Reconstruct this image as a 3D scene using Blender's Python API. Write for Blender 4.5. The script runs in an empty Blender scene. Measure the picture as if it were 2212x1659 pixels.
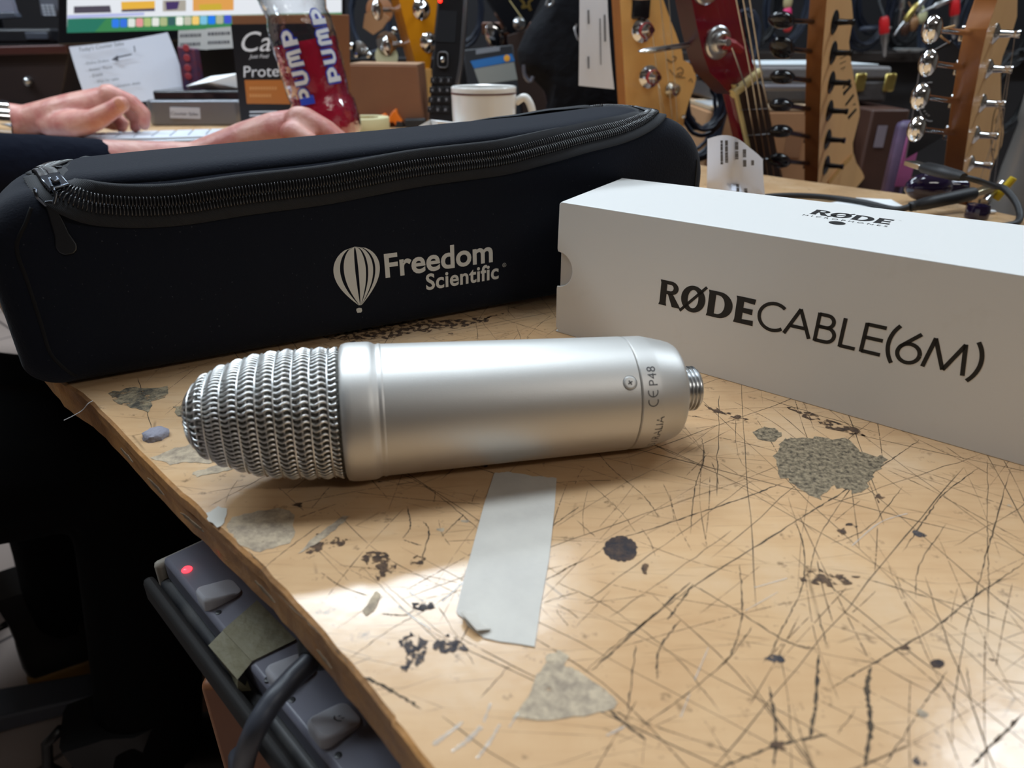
import bpy, bmesh, math, random
from mathutils import Vector, Matrix
from mathutils.bvhtree import BVHTree

random.seed(7)
SC = bpy.context.scene
COL = SC.collection
PI = math.pi

# ------------------------------------------------------------------ camera, light, exposure
TZ = 0.75                      # counter height
HC = 0.152                     # lens above the counter
FPX = 1500.0
PITCH = math.radians(26.4)
CAMP = Vector((0, 0, TZ + HC))
cam_d = bpy.data.cameras.new('camera')
cam = bpy.data.objects.new('camera', cam_d)
COL.objects.link(cam)
cam.location = CAMP
cam.rotation_euler = (PI / 2 - PITCH, 0, 0)
cam_d.sensor_width = 36
cam_d.lens = FPX / 2212 * 36
cam_d.clip_start = 0.01
cam_d.dof.use_dof = True
cam_d.dof.focus_distance = 0.35
cam_d.dof.aperture_fstop = 12.0
SC.camera = cam

SC.view_settings.view_transform = 'Standard'
SC.view_settings.look = 'None'
SC.view_settings.gamma = 1
SC.view_settings.use_curve_mapping = False
SC.view_settings.exposure = 0.0

world = bpy.data.worlds.new('room_air')
SC.world = world
world.use_nodes = True
wb = world.node_tree.nodes['Background']
wb.inputs[0].default_value = (0.75, 0.8, 0.9, 1)
wb.inputs[1].default_value = 0.03

CEIL = TZ + 1.78
# (x, y, length, width, power): ceiling strips; last two added to brighten headstocks and left floor
STRIPS = [(-0.25, 0.66, 1.5, 0.24, 17.5), (-0.55, 1.98, 1.4, 0.13, 34), (1.5, -1.15, 1.3, 0.2, 10), (1.9, 1.3, 1.2, 0.2, 27),
          (-1.8, 1.0, 1.2, 0.2, 30)]
for i, (x, y, L, w, pw) in enumerate(STRIPS):
    ld = bpy.data.lights.new('strip_light', 'AREA')
    ld.shape = 'RECTANGLE'
    ld.size = L
    ld.size_y = w
    ld.energy = pw
    ld.color = (0.77, 0.895, 1.0) if i != 2 else (1.0, 0.93, 0.84)
    lo = bpy.data.objects.new('strip_light', ld)
    COL.objects.link(lo)
    lo.location = (x, y, CEIL - 0.075)


# ------------------------------------------------------------------ pixel -> place helpers
def ray(x, y):
    a = (x - 1106.0) / FPX
    b = (829.5 - y) / FPX
    return Vector((a, math.cos(PITCH) + b * math.sin(PITCH), -math.sin(PITCH) + b * math.cos(PITCH)))


def W(x, y, z=0.0):            # on a level plane z above the counter
    d = ray(x, y)
    return CAMP + d * ((z - HC) / d.z)


def WF(x, y, z):               # on a level plane z above the floor
    return W(x, y, z - TZ)


def PY(x, y, Y):               # on an upright plane at distance Y
    d = ray(x, y)
    return CAMP + d * (Y / d.y)


def PL(x, y, o, n):            # on any plane
    d = ray(x, y)
    return CAMP + d * ((o - CAMP).dot(n) / d.dot(n))


# ------------------------------------------------------------------ object helpers
ORG = {}


def tag(o, label=None, cat=None, group=None, kind=None):
    if label: o['label'] = label
    if cat: o['category'] = cat
    if group: o['group'] = group
    if kind: o['kind'] = kind
    return o


def thing(name, label, cat, loc, group=None):
    o = bpy.data.objects.new(name, None)
    COL.objects.link(o)
    o.location = loc
    o.empty_display_size = 0.02
    ORG[o] = Vector(loc)
    return tag(o, label, cat, group)


def frame(o, z, x=None):
    """matrix whose z axis is z, x axis near x, origin o"""
    z = Vector(z).normalized()
    x = Vector(x) if x is not None else (Vector((1, 0, 0)) if abs(z.x) < 0.9 else Vector((0, 1, 0)))
    y = z.cross(x).normalized()
    x = y.cross(z).normalized()
    m = Matrix((x, y, z)).transposed().to_4x4()
    m.translation = Vector(o)
    return m


class MB:
    def __init__(s):
        s.v = []; s.f = []; s.m = []; s.mi = 0

    def slot(s, i):
        s.mi = i
        return s

    def add(s, vs, fs, M=None):
        n = len(s.v)
        s.v += [(M @ Vector(p)) if M is not None else Vector(p) for p in vs]
        s.f += [tuple(i + n for i in f) for f in fs]
        s.m += [s.mi] * len(fs)
        return s

    def box(s, c, d, M=None):
        hx, hy, hz = d[0] / 2, d[1] / 2, d[2] / 2
        c = Vector(c)
        vs = [c + Vector((x * hx, y * hy, z * hz)) for x in (-1, 1) for y in (-1, 1) for z in (-1, 1)]
        return s.add(vs, [(0, 1, 3, 2), (4, 6, 7, 5), (0, 4, 5, 1), (2, 3, 7, 6), (0, 2, 6, 4), (1, 5, 7, 3)], M)

    def prism(s, pts, z0, z1, M=None):
        n = len(pts)
        a = sum(pts[i][0] * pts[(i + 1) % n][1] - pts[(i + 1) % n][0] * pts[i][1] for i in range(n))
        if a < 0: pts = pts[::-1]
        vs = [(p[0], p[1], z0) for p in pts] + [(p[0], p[1], z1) for p in pts]
        fs = [tuple(range(n))[::-1], tuple(range(n, 2 * n))] + [(i, (i + 1) % n, n + (i + 1) % n, n + i) for i in range(n)]
        return s.add(vs, fs, M)

    def slab(s, pts, off):
        """polygon of 3-D points pushed by the vector off"""
        n = len(pts)
        pts = [Vector(p) for p in pts]
        off = Vector(off)
        nn = sum((pts[i].cross(pts[(i + 1) % n]) for i in range(n)), Vector())
        if nn.dot(off) > 0: pts = pts[::-1]
        vs = pts + [p + off for p in pts]
        fs = [tuple(range(n)), tuple(range(n, 2 * n))[::-1]] + [(i, n + i, n + (i + 1) % n, (i + 1) % n) for i in range(n)]
        return s.add(vs, fs)

    def poly(s, pts):
        return s.add(pts, [tuple(range(len(pts)))])

    def rings(s, rings, closed=True, cap0=True, cap1=True):
        n = len(rings[0])
        vs = [p for r in rings for p in r]
        fs = []
        for i in range(len(rings) - 1):
            for j in range(n if closed else n - 1):
                k = (j + 1) % n
                fs.append((i * n + j, i * n + k, (i + 1) * n + k, (i + 1) * n + j))
        if cap0: fs.append(tuple(range(n))[::-1])
        if cap1: fs.append(tuple(range((len(rings) - 1) * n, len(rings) * n)))
        return s.add(vs, fs)

    def lathe(s, prof, M, n=32, cap0=True, cap1=True):
        rr = []
        for r, z in prof:
            rr.append([M @ Vector((r * math.cos(2 * PI * k / n), r * math.sin(2 * PI * k / n), z)) for k in range(n)])
        return s.rings(rr, True, cap0, cap1)

    def tube(s, path, r, n=8, closed=False):
        path = [Vector(p) for p in path]
        m = len(path)
        R = r if isinstance(r, (list, tuple)) else [r] * m
        rr = []
        prev = None
        for i in range(m):
            if closed:
                t = path[(i + 1) % m] - path[i - 1]
            else:
                t = path[min(i + 1, m - 1)] - path[max(i - 1, 0)]
            if t.length < 1e-12: t = Vector((0, 0, 1))
            t.normalize()
            if prev is None:
                a = Vector((0, 0, 1)) if abs(t.z) < 0.9 else Vector((1, 0, 0))
            else:
                a = prev
            a = (a - t * a.dot(t))
            if a.length < 1e-6: a = t.orthogonal()
            a.normalize()
            prev = a
            b = t.cross(a)
            rr.append([path[i] + (a * math.cos(2 * PI * k / n) + b * math.sin(2 * PI * k / n)) * R[i] for k in range(n)])
        if closed:
            rr.append(rr[0])
            return s.rings(rr, True, False, False)
        return s.rings(rr)

    def sphere(s, c, r, n=16, M=None):
        """r: number or 3-vector"""
        r = Vector((r, r, r)) if not hasattr(r, '__len__') else Vector(r)
        M = M or Matrix.Identity(4)
        c = Vector(c)
        h = n // 2
        rr = []
        for i in range(1, h):
            a = PI * i / h
            rr.append([c + (M.to_3x3() @ Vector((r.x * math.sin(a) * math.cos(2 * PI * k / n), r.y * math.sin(a) * math.sin(2 * PI * k / n), -r.z * math.cos(a)))) for k in range(n)])
        return s.rings(rr)

    def ribbon(s, path, w, nrm, t=0.0):
        """flat strip along path, width w (number or list), facing nrm"""
        path = [Vector(p) for p in path]
        m = len(path)
        ww = w if isinstance(w, (list, tuple)) else [w] * m
        nrm = Vector(nrm).normalized()
        vs = []
        for i in range(m):
            tt = (path[min(i + 1, m - 1)] - path[max(i - 1, 0)]).normalized()
            sd = tt.cross(nrm).normalized() * ww[i] / 2
            vs += [path[i] - sd, path[i] + sd]
        return s.add(vs, [(2 * i, 2 * i + 1, 2 * i + 3, 2 * i + 2) for i in range(m - 1)])

    def obj(s, name, mats, parent=None, org=None, smooth=None, bevel=0, seg=2, sub=0):
        o0 = ORG[parent] if parent is not None else (Vector(org) if org is not None else Vector())
        me = bpy.data.meshes.new(name)
        me.from_pydata([tuple(p - o0) for p in s.v], [], s.f)
        if not isinstance(mats, (list, tuple)): mats = [mats]
        for m in mats: me.materials.append(m)
        if len(mats) > 1: me.polygons.foreach_set('material_index', s.m)
        me.validate()
        me.update()
        if smooth is not None:
            me.polygons.foreach_set('use_smooth', [True] * len(me.polygons))
            if smooth < 180: me.set_sharp_from_angle(angle=math.radians(smooth))
        o = bpy.data.objects.new(name, me)
        COL.objects.link(o)
        if parent is not None:
            o.parent = parent
        else:
            o.location = o0
        ORG[o] = o0
        if bevel:
            b = o.modifiers.new('bevel', 'BEVEL')
            b.width = bevel; b.segments = seg; b.limit_method = 'ANGLE'; b.angle_limit = math.radians(35)
            b.harden_normals = False
            if smooth is None:
                me.polygons.foreach_set('use_smooth', [True] * len(me.polygons))
                me.set_sharp_from_angle(angle=math.radians(40))
        if sub:
            q = o.modifiers.new('sub', 'SUBSURF')
            q.levels = sub; q.render_levels = sub
        return o


def arc(cx, cy, r, a0, a1, n=10, ry=None):
    ry = r if ry is None else ry
    return [(cx + r * math.cos(math.radians(a0 + (a1 - a0) * i / n)), cy + ry * math.sin(math.radians(a0 + (a1 - a0) * i / n))) for i in range(n + 1)]


def spline(pts, n=6):
    """Catmull-Rom through points"""
    pts = [Vector(p) for p in pts]
    out = []
    for i in range(len(pts) - 1):
        p0 = pts[max(i - 1, 0)]; p1 = pts[i]; p2 = pts[i + 1]; p3 = pts[min(i + 2, len(pts) - 1)]
        for k in range(n):
            t = k / n
            out.append(0.5 * ((2 * p1) + (p2 - p0) * t + (2 * p0 - 5 * p1 + 4 * p2 - p3) * t * t + (3 * p1 - p0 - 3 * p2 + p3) * t ** 3))
    out.append(pts[-1])
    return out


def interp(tab, x):
    if x <= tab[0][0]: return tab[0][1]
    for (a, b), (c, d) in zip(tab, tab[1:]):
        if x <= c: return b + (d - b) * (x - a) / (c - a)
    return tab[-1][1]


_fc = {}


def text2d(body, size=1.0, offset=0.0, shear=0.0, spacing=1.0, res=4):
    """flat outline mesh of a line of text: (verts, faces), baseline at y=0, starting at x=0"""
    cu = bpy.data.curves.new('t', 'FONT')
    cu.body = body; cu.size = 1.0; cu.offset = offset; cu.shear = shear; cu.space_character = spacing
    cu.resolution_u = res; cu.fill_mode = 'FRONT'
    ob = bpy.data.objects.new('t', cu)
    COL.objects.link(ob)
    bpy.context.view_layer.update()
    me = bpy.data.meshes.new_from_object(ob.evaluated_get(bpy.context.evaluated_depsgraph_get()))
    vs = [Vector((v.co.x * size, v.co.y * size, 0)) for v in me.vertices]
    fs = [tuple(p.vertices) for p in me.polygons]
    bpy.data.objects.remove(ob); bpy.data.curves.remove(cu); bpy.data.meshes.remove(me)
    return vs, fs


def fit(vf, w, h=None, keep=False):
    """scale a 2-D mesh to width w (and height h)"""
    vs, fs = vf
    x0 = min(v.x for v in vs); x1 = max(v.x for v in vs); y0 = min(v.y for v in vs); y1 = max(v.y for v in vs)
    sx = w / (x1 - x0); sy = sx if h is None else h / (y1 - y0)
    by = 0 if keep else y0
    return [Vector(((v.x - x0) * sx, (v.y - by) * sy, 0)) for v in vs], fs


# ------------------------------------------------------------------ materials
MATS = {}


def nodes(m):
    m.use_nodes = True
    nt = m.node_tree
    return nt, nt.nodes, nt.links, nt.nodes['Principled BSDF']


def N(nt, kind, **kw):
    n = nt.nodes.new(kind)
    for k, v in kw.items():
        if k.startswith('i_'):
            key = k[2:]
            n.inputs[int(key) if key.isdigit() else key.replace('_', ' ')].default_value = v
        else:
            setattr(n, k, v)
    return n


def mat(name, col, rough=0.5, metal=0.0, spec=0.5, bump=None, var=None, coat=0.0, emit=None, trans=0.0, ior=1.45, sheen=0.0, stretch=None):
    """bump=(scale, strength, distance)  var=(scale, amount 0..1 darker colour mix, second colour)"""
    if name in MATS: return MATS[name]
    m = bpy.data.materials.new(name)
    nt, nd, lk, b = nodes(m)
    b.inputs['Base Color'].default_value = (*col, 1)
    b.inputs['Roughness'].default_value = rough
    b.inputs['Metallic'].default_value = metal
    b.inputs['Specular IOR Level'].default_value = spec
    b.inputs['IOR'].default_value = ior
    b.inputs['Coat Weight'].default_value = coat
    b.inputs['Coat Roughness'].default_value = 0.08
    b.inputs['Transmission Weight'].default_value = trans
    if sheen:
        b.inputs['Sheen Weight'].default_value = sheen
    if emit:
        b.inputs['Emission Color'].default_value = (*emit[:3], 1)
        b.inputs['Emission Strength'].default_value = emit[3]
    co = None
    if bump or var:
        tc = N(nt, 'ShaderNodeTexCoord')
        co = tc.outputs['Object']
        if stretch:
            mp = N(nt, 'ShaderNodeMapping')
            mp.inputs['Scale'].default_value = stretch
            lk.new(co, mp.inputs[0]); co = mp.outputs[0]
    if bump:
        n = N(nt, 'ShaderNodeTexNoise', i_Scale=bump[0], i_Detail=4.0)
        lk.new(co, n.inputs['Vector'])
        bp = N(nt, 'ShaderNodeBump', i_Strength=bump[1], i_Distance=bump[2])
        lk.new(n.outputs[0], bp.inputs['Height'])
        lk.new(bp.outputs[0], b.inputs['Normal'])
    if var:
        n = N(nt, 'ShaderNodeTexNoise', i_Scale=var[0], i_Detail=5.0, i_Roughness=0.6)
        lk.new(co, n.inputs['Vector'])
        rp = N(nt, 'ShaderNodeMapRange', i_1=0.35, i_2=0.7, i_3=0.0, i_4=var[1])
        lk.new(n.outputs[0], rp.inputs[0])
        mx = N(nt, 'ShaderNodeMix', data_type='RGBA')
        mx.inputs[6].default_value = (*col, 1)
        mx.inputs[7].default_value = (*var[2], 1)
        lk.new(rp.outputs[0], mx.inputs[0])
        lk.new(mx.outputs[2], b.inputs['Base Color'])
    MATS[name] = m
    return m


def srgb(r, g, b):
    f = lambda c: (c / 255 / 12.92) if c / 255 <= 0.04045 else ((c / 255 + 0.055) / 1.055) ** 2.4
    return (f(r), f(g), f(b))


black_plastic = mat('black_plastic', (0.012, 0.012, 0.014), 0.35)
black_gloss = mat('black_gloss', (0.008, 0.008, 0.01), 0.12)
black_rubber = mat('black_rubber', (0.014, 0.014, 0.016), 0.55)
chrome = mat('chrome', (0.78, 0.79, 0.8), 0.09, 1.0)
steel = mat('steel', (0.55, 0.56, 0.57), 0.28, 1.0)
paper = mat('paper', (0.78, 0.79, 0.8), 0.7, bump=(60, 0.15, 0.001))
ink = mat('ink', (0.012, 0.011, 0.011), 0.5)
grey_ink = mat('grey_ink', (0.16, 0.16, 0.18), 0.6)

# ------------------------------------------------------------------ the room
def tile_mat():
    m = bpy.data.materials.new('floor_tiles')
    nt, nd, lk, b = nodes(m)
    tc = N(nt, 'ShaderNodeTexCoord')
    mp = N(nt, 'ShaderNodeMapping')
    mp.inputs['Rotation'].default_value = (0, 0, math.radians(40))
    br = N(nt, 'ShaderNodeTexBrick', offset=0.0, squash=1.0)
    br.inputs['Color1'].default_value = (*srgb(178, 160, 150), 1)
    br.inputs['Color2'].default_value = (*srgb(168, 152, 144), 1)
    br.inputs['Mortar'].default_value = (*srgb(92, 82, 80), 1)
    br.inputs['Scale'].default_value = 1.0
    br.inputs['Mortar Size'].default_value = 0.004
    br.inputs['Brick Width'].default_value = 0.3
    br.inputs['Row Height'].default_value = 0.3
    lk.new(tc.outputs['Object'], mp.inputs[0]); lk.new(mp.outputs[0], br.inputs[0])
    lk.new(br.outputs[0], b.inputs['Base Color'])
    b.inputs['Roughness'].default_value = 0.45
    return m


def struct(name, mb, m, **k):
    return tag(mb.obj(name, m, **k), kind='structure')


XL, XR, YB, YF = -3.0, 3.4, 3.3, -3.2
wallm = mat('dark_wall', srgb(30, 28, 31), 0.8, var=(3, 0.5, srgb(20, 19, 22)))
sidem = mat('side_wall', srgb(120, 110, 100), 0.85, var=(2, 0.4, srgb(90, 82, 76)))
ceilm = mat('ceiling_board', srgb(200, 200, 198), 0.9)
struct('floor', MB().box(((XL + XR) / 2, (YB + YF) / 2, -0.05), (XR - XL, YB - YF, 0.1)), tile_mat())
struct('ceiling', MB().box(((XL + XR) / 2, (YB + YF) / 2, CEIL + 0.05), (XR - XL, YB - YF, 0.1)), ceilm)
struct('wall_back', MB().box(((XL + XR) / 2, YB + 0.05, CEIL / 2), (XR - XL, 0.1, CEIL)), wallm)
struct('wall_front', MB().box(((XL + XR) / 2, YF - 0.05, CEIL / 2), (XR - XL, 0.1, CEIL)), sidem)
struct('wall_left', MB().box((XL - 0.05, (YB + YF) / 2, CEIL / 2), (0.1, YB - YF, CEIL)), sidem)
struct('wall_right', MB().box((XR + 0.05, (YB + YF) / 2, CEIL / 2), (0.1, YB - YF, CEIL)), sidem)
lampm = mat('lamp_diffuser', (0.9, 0.95, 1), 0.4, emit=(0.86, 0.94, 1.0, 3.0))
lamph = mat('lamp_housing', (0.7, 0.7, 0.7), 0.5)
where = ['above the counter', 'above the far end of the counter', 'behind the customer side, to the right', 'added on the right to brighten the headstocks',
         'added at far left to brighten the floor']
for (x, y, L, w, pw), wh in zip(STRIPS, where):
    t = thing('ceiling_light', 'white fluorescent strip light on the ceiling ' + wh, 'ceiling light', (x, y, CEIL), 'strip lights on the ceiling')
    MB().box((x, y, CEIL - 0.02), (L + 0.04, w + 0.03, 0.04)).obj('housing', lamph, t, bevel=0.004)
    MB().box((x, y, CEIL - 0.054), (L, w, 0.028)).obj('diffuser', lampm, t, bevel=0.008)

# ------------------------------------------------------------------ the counter
def wood_top():
    m = bpy.data.materials.new('worn_counter_wood')
    nt, nd, lk, b = nodes(m)
    tc = N(nt, 'ShaderNodeTexCoord')
    co = tc.outputs['Object']
    n1 = N(nt, 'ShaderNodeTexNoise', i_Scale=22.0, i_Detail=6.0, i_Roughness=0.6)
    lk.new(co, n1.inputs['Vector'])
    r1 = nd.new('ShaderNodeValToRGB')
    e = r1.color_ramp.elements
    e[0].position = 0.3; e[0].color = (*srgb(204, 164, 122), 1)
    e[1].position = 0.72; e[1].color = (*srgb(216, 184, 148), 1)
    q = e.new(0.52); q.color = (*srgb(212, 174, 132), 1)
    lk.new(n1.outputs[0], r1.inputs[0])
    # streaky grain
    mp = N(nt, 'ShaderNodeMapping')
    mp.inputs['Rotation'].default_value = (0, 0, math.radians(42))
    mp.inputs['Scale'].default_value = (25, 260, 20)
    lk.new(co, mp.inputs[0])
    n2 = N(nt, 'ShaderNodeTexNoise', i_Scale=1.0, i_Detail=3.0)
    lk.new(mp.outputs[0], n2.inputs['Vector'])
    g = N(nt, 'ShaderNodeMapRange', i_1=0.45, i_2=0.8, i_3=0.0, i_4=0.3)
    lk.new(n2.outputs[0], g.inputs[0])
    m1 = N(nt, 'ShaderNodeMix', data_type='RGBA', blend_type='MULTIPLY')
    lk.new(g.outputs[0], m1.inputs[0]); lk.new(r1.outputs[0], m1.inputs[6])
    m1.inputs[7].default_value = (0.75, 0.66, 0.55, 1)
    # hair-fine crazing, three crossing sets of long cuts
    last = m1.outputs[2]
    for ang, sc, amt, th in ((28, 60, 0.7, 0.008), (-36, 46, 0.7, 0.007), (68, 52, 0.6, 0.007)):
        mp = N(nt, 'ShaderNodeMapping')
        mp.inputs['Rotation'].default_value = (0, 0, math.radians(ang))
        mp.inputs['Location'].default_value = (ang * 0.13, ang * 0.31, 0)
        mp.inputs['Scale'].default_value = (0.16, 1, 1)
        lk.new(co, mp.inputs[0])
        vo = N(nt, 'ShaderNodeTexVoronoi', feature='DISTANCE_TO_EDGE', voronoi_dimensions='2D')
        vo.inputs['Scale'].default_value = sc
        lk.new(mp.outputs[0], vo.inputs['Vector'])
        nb = N(nt, 'ShaderNodeTexNoise', i_Scale=30.0 + sc, i_Detail=2.0)
        lk.new(co, nb.inputs['Vector'])
        rp = N(nt, 'ShaderNodeMapRange', i_1=0.0, i_2=th, i_3=1.0, i_4=0.0)
        lk.new(vo.outputs[0], rp.inputs[0])
        br = N(nt, 'ShaderNodeMapRange', i_1=0.42, i_2=0.68, i_3=0.0, i_4=amt)
        lk.new(nb.outputs[0], br.inputs[0])
        mu = N(nt, 'ShaderNodeMath', operation='MULTIPLY')
        lk.new(rp.outputs[0], mu.inputs[0]); lk.new(br.outputs[0], mu.inputs[1])
        mx = N(nt, 'ShaderNodeMix', data_type='RGBA')
        mx.inputs[7].default_value = (*srgb(92, 74, 54), 1)
        lk.new(mu.outputs[0], mx.inputs[0]); lk.new(last, mx.inputs[6])
        last = mx.outputs[2]
    # ingrained dirt specks
    n4 = N(nt, 'ShaderNodeTexNoise', i_Scale=150.0, i_Detail=3.0, i_Roughness=0.7)
    lk.new(co, n4.inputs['Vector'])
    d4 = N(nt, 'ShaderNodeMapRange', i_1=0.62, i_2=0.74, i_3=0.0, i_4=0.7)
    lk.new(n4.outputs[0], d4.inputs[0])
    mx = N(nt, 'ShaderNodeMix', data_type='RGBA')
    mx.inputs[7].default_value = (*srgb(110, 88, 66), 1)
    lk.new(d4.outputs[0], mx.inputs[0]); lk.new(last, mx.inputs[6])
    lk.new(mx.outputs[2], b.inputs['Base Color'])
    rr = N(nt, 'ShaderNodeMapRange', i_1=0.3, i_2=0.7, i_3=0.15, i_4=0.25)
    lk.new(n1.outputs[0], rr.inputs[0]); lk.new(rr.outputs[0], b.inputs['Roughness'])
    bp = N(nt, 'ShaderNodeBump', i_Strength=0.25, i_Distance=0.0004)
    n5 = N(nt, 'ShaderNodeTexNoise', i_Scale=90.0, i_Detail=5.0)
    lk.new(co, n5.inputs['Vector']); lk.new(n5.outputs[0], bp.inputs['Height'])
    lk.new(bp.outputs[0], b.inputs['Normal'])
    return m


def rough_mark(name, col, col2, scale, rough=0.8, lo=0.4, hi=0.62, edge=None, bump=0.6):
    """worn mark; edge=(scale, lo, hi) lets the wood show through in speckles"""
    m = bpy.data.materials.new(name)
    nt, nd, lk, b = nodes(m)
    tc = N(nt, 'ShaderNodeTexCoord')
    n = N(nt, 'ShaderNodeTexNoise', i_Scale=scale, i_Detail=6.0, i_Roughness=0.7)
    lk.new(tc.outputs['Object'], n.inputs['Vector'])
    r = N(nt, 'ShaderNodeMapRange', i_1=lo, i_2=hi)
    lk.new(n.outputs[0], r.inputs[0])
    mx = N(nt, 'ShaderNodeMix', data_type='RGBA')
    mx.inputs[6].default_value = (*col, 1); mx.inputs[7].default_value = (*col2, 1)
    lk.new(r.outputs[0], mx.inputs[0]); lk.new(mx.outputs[2], b.inputs['Base Color'])
    b.inputs['Roughness'].default_value = rough
    bp = N(nt, 'ShaderNodeBump', i_Strength=bump, i_Distance=0.001)
    lk.new(n.outputs[0], bp.inputs['Height']); lk.new(bp.outputs[0], b.inputs['Normal'])
    if edge:
        n2 = N(nt, 'ShaderNodeTexNoise', i_Scale=edge[0], i_Detail=4.0)
        lk.new(tc.outputs['Object'], n2.inputs['Vector'])
        r2 = N(nt, 'ShaderNodeMapRange', i_1=edge[1], i_2=edge[2])
        lk.new(n2.outputs[0], r2.inputs[0]); lk.new(r2.outputs[0], b.inputs['Alpha'])
    return m


def jag(pts, amp, n=5, seed=1):
    """roughen a closed pixel outline"""
    rr = random.Random(seed)
    out = []
    for i in range(len(pts)):
        a = pts[i]; c = pts[(i + 1) % len(pts)]
        for k in range(n):
            t = k / n
            out.append((a[0] + (c[0] - a[0]) * t + rr.uniform(-amp, amp), a[1] + (c[1] - a[1]) * t + rr.uniform(-amp, amp) * 0.7))
    return out


LEFT = [(0.1, -0.05), (0.03, 0.044), (-0.0226, 0.1085), (-0.0367, 0.1257), (-0.0759, 0.1685), (-0.1155, 0.2062), (-0.1487, 0.2382),
        (-0.2016, 0.2912), (-0.2404, 0.3247), (-0.3321, 0.4274), (-0.65, 0.8), (-1.02, 1.24), (-1.22, 1.48)]
RIGHT = [(-0.66, 2.05), (-0.3, 1.66), (0.0, 1.28), (0.3359, 0.8715), (0.4461, 0.7601), (0.4874, 0.6625), (0.62, 0.42), (0.92, -0.2)]
lp = [(p.x, p.y) for p in spline([(x, y, 0) for x, y in LEFT], 8)]
rw = random.Random(3)
lp = [(x + rw.uniform(-.0003, .0003), y + rw.uniform(-.0003, .0003)) for x, y in lp]
outline = lp + RIGHT
TH = 0.019
top = MB()


def inset(pts, d):
    n = len(pts)
    a = sum(pts[i][0] * pts[(i + 1) % n][1] - pts[(i + 1) % n][0] * pts[i][1] for i in range(n))
    sg = 1 if a > 0 else -1
    out = []
    for i in range(n):
        t = Vector((pts[(i + 1) % n][0] - pts[i - 1][0], pts[(i + 1) % n][1] - pts[i - 1][1], 0))
        if t.length < 1e-9: out.append(pts[i]); continue
        t.normalize()
        out.append((pts[i][0] - t.y * d * sg, pts[i][1] + t.x * d * sg))
    return out


in1 = inset(outline, 0.0012)
rings_ = [[Vector((x, y, TZ)) for x, y in in1], [Vector((x, y, TZ - 0.0012)) for x, y in outline],
          [Vector((x, y, TZ - 0.006)) for x, y in outline], [Vector((x, y, TZ - 0.0065)) for x, y in in1],
          [Vector((x, y, TZ - TH)) for x, y in in1]]
top.slot(0).poly(rings_[0] if sum(0 for _ in ()) == 0 else [])
top.slot(1).rings(rings_, True, False, True)
# the long cuts, traced
cuts_r = [((130, 1210), (370, 1010), (700, 770), (1140, 490), (1350, 360), (1560, 220), (1720, 110), 5), ((220, 590), (390, 550), (660, 460), (900, 380), (1080, 310), 5),
          ((0, 740), (190, 650), (240, 600), 3), ((690, 100), (700, 200), (660, 330), (635, 560), 4), ((200, 170), (270, 250), (420, 380), (490, 480), 3),
          ((100, 490), (190, 570), 3), ((300, 330), (830, 60), 1.5), ((0, 520), (320, 320), 2), ((1130, 500), (1170, 600), (1165, 800), (1080, 980), (1000, 1160), 4),
          ((870, 700), (880, 920), (840, 1100), (760, 1200), 5), ((400, 1470), (780, 1180), (930, 990), 4), ((2000, 240), (1840, 360), (1760, 460), (1640, 640), 4),
          ((2040, 200), (2040, 560), (2045, 720), (2040, 1050), 3), ((2150, 240), (2060, 560), (1985, 830), (1940, 1000), (1890, 1280), (1870, 1560), 3.5),
          ((2212, 690), (1980, 850), (1780, 1000), (1490, 1170), (1290, 1290), 5), ((1240, 1120), (1230, 1350), (1200, 1530), 11), ((1490, 1180), (1470, 1300), (1490, 1450), (1460, 1659), 16),
          ((780, 1659), (1030, 1560), (1290, 1500), 8), ((1010, 1270), (1040, 1480), (1030, 1659), 9), ((1850, 1200), (1700, 1420), (1550, 1659), 4),
          ((0, 780), (250, 900), (560, 1130), (780, 1400), 3), ((640, 790), (860, 920), (1090, 1060), (1250, 1100), 5), ((1450, 760), (1680, 830), (1960, 910), (2212, 1000), 4),
          ((1560, 250), (1760, 340), (1960, 450), (2212, 590), 3), ((250, 1390), (430, 1530), 9), ((2212, 1400), (2080, 1530), (1960, 1659), 9),
          ((340, 1400), (380, 1080), 6), ((480, 1240), (490, 1100), (590, 960), 6), ((1240, 930), (1280, 1080), 6), ((1420, 1380), (1330, 1500), 3),
          ((1700, 860), (1720, 700), (1850, 500), 3), ((1940, 1180), (1960, 1330), 4), ((380, 550), (290, 430), (130, 290), 2), ((640, 780), (380, 1010), (170, 1200), 7),
          ((530, 960), (650, 790), 8), ((850, 0), (880, 220), (1100, 310), 1.5), ((550, 200), (760, 40), 1.5), ((620, 180), (1000, 210), 1.5), ((1100, 380), (1180, 640), 2),
          ((1420, 300), (1250, 560), (1200, 760), 2.5), ((1640, 330), (1480, 520), (1300, 600), 2.5), ((60, 990), (0, 910), 3), ((90, 1000), (260, 820), 2)]
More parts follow.
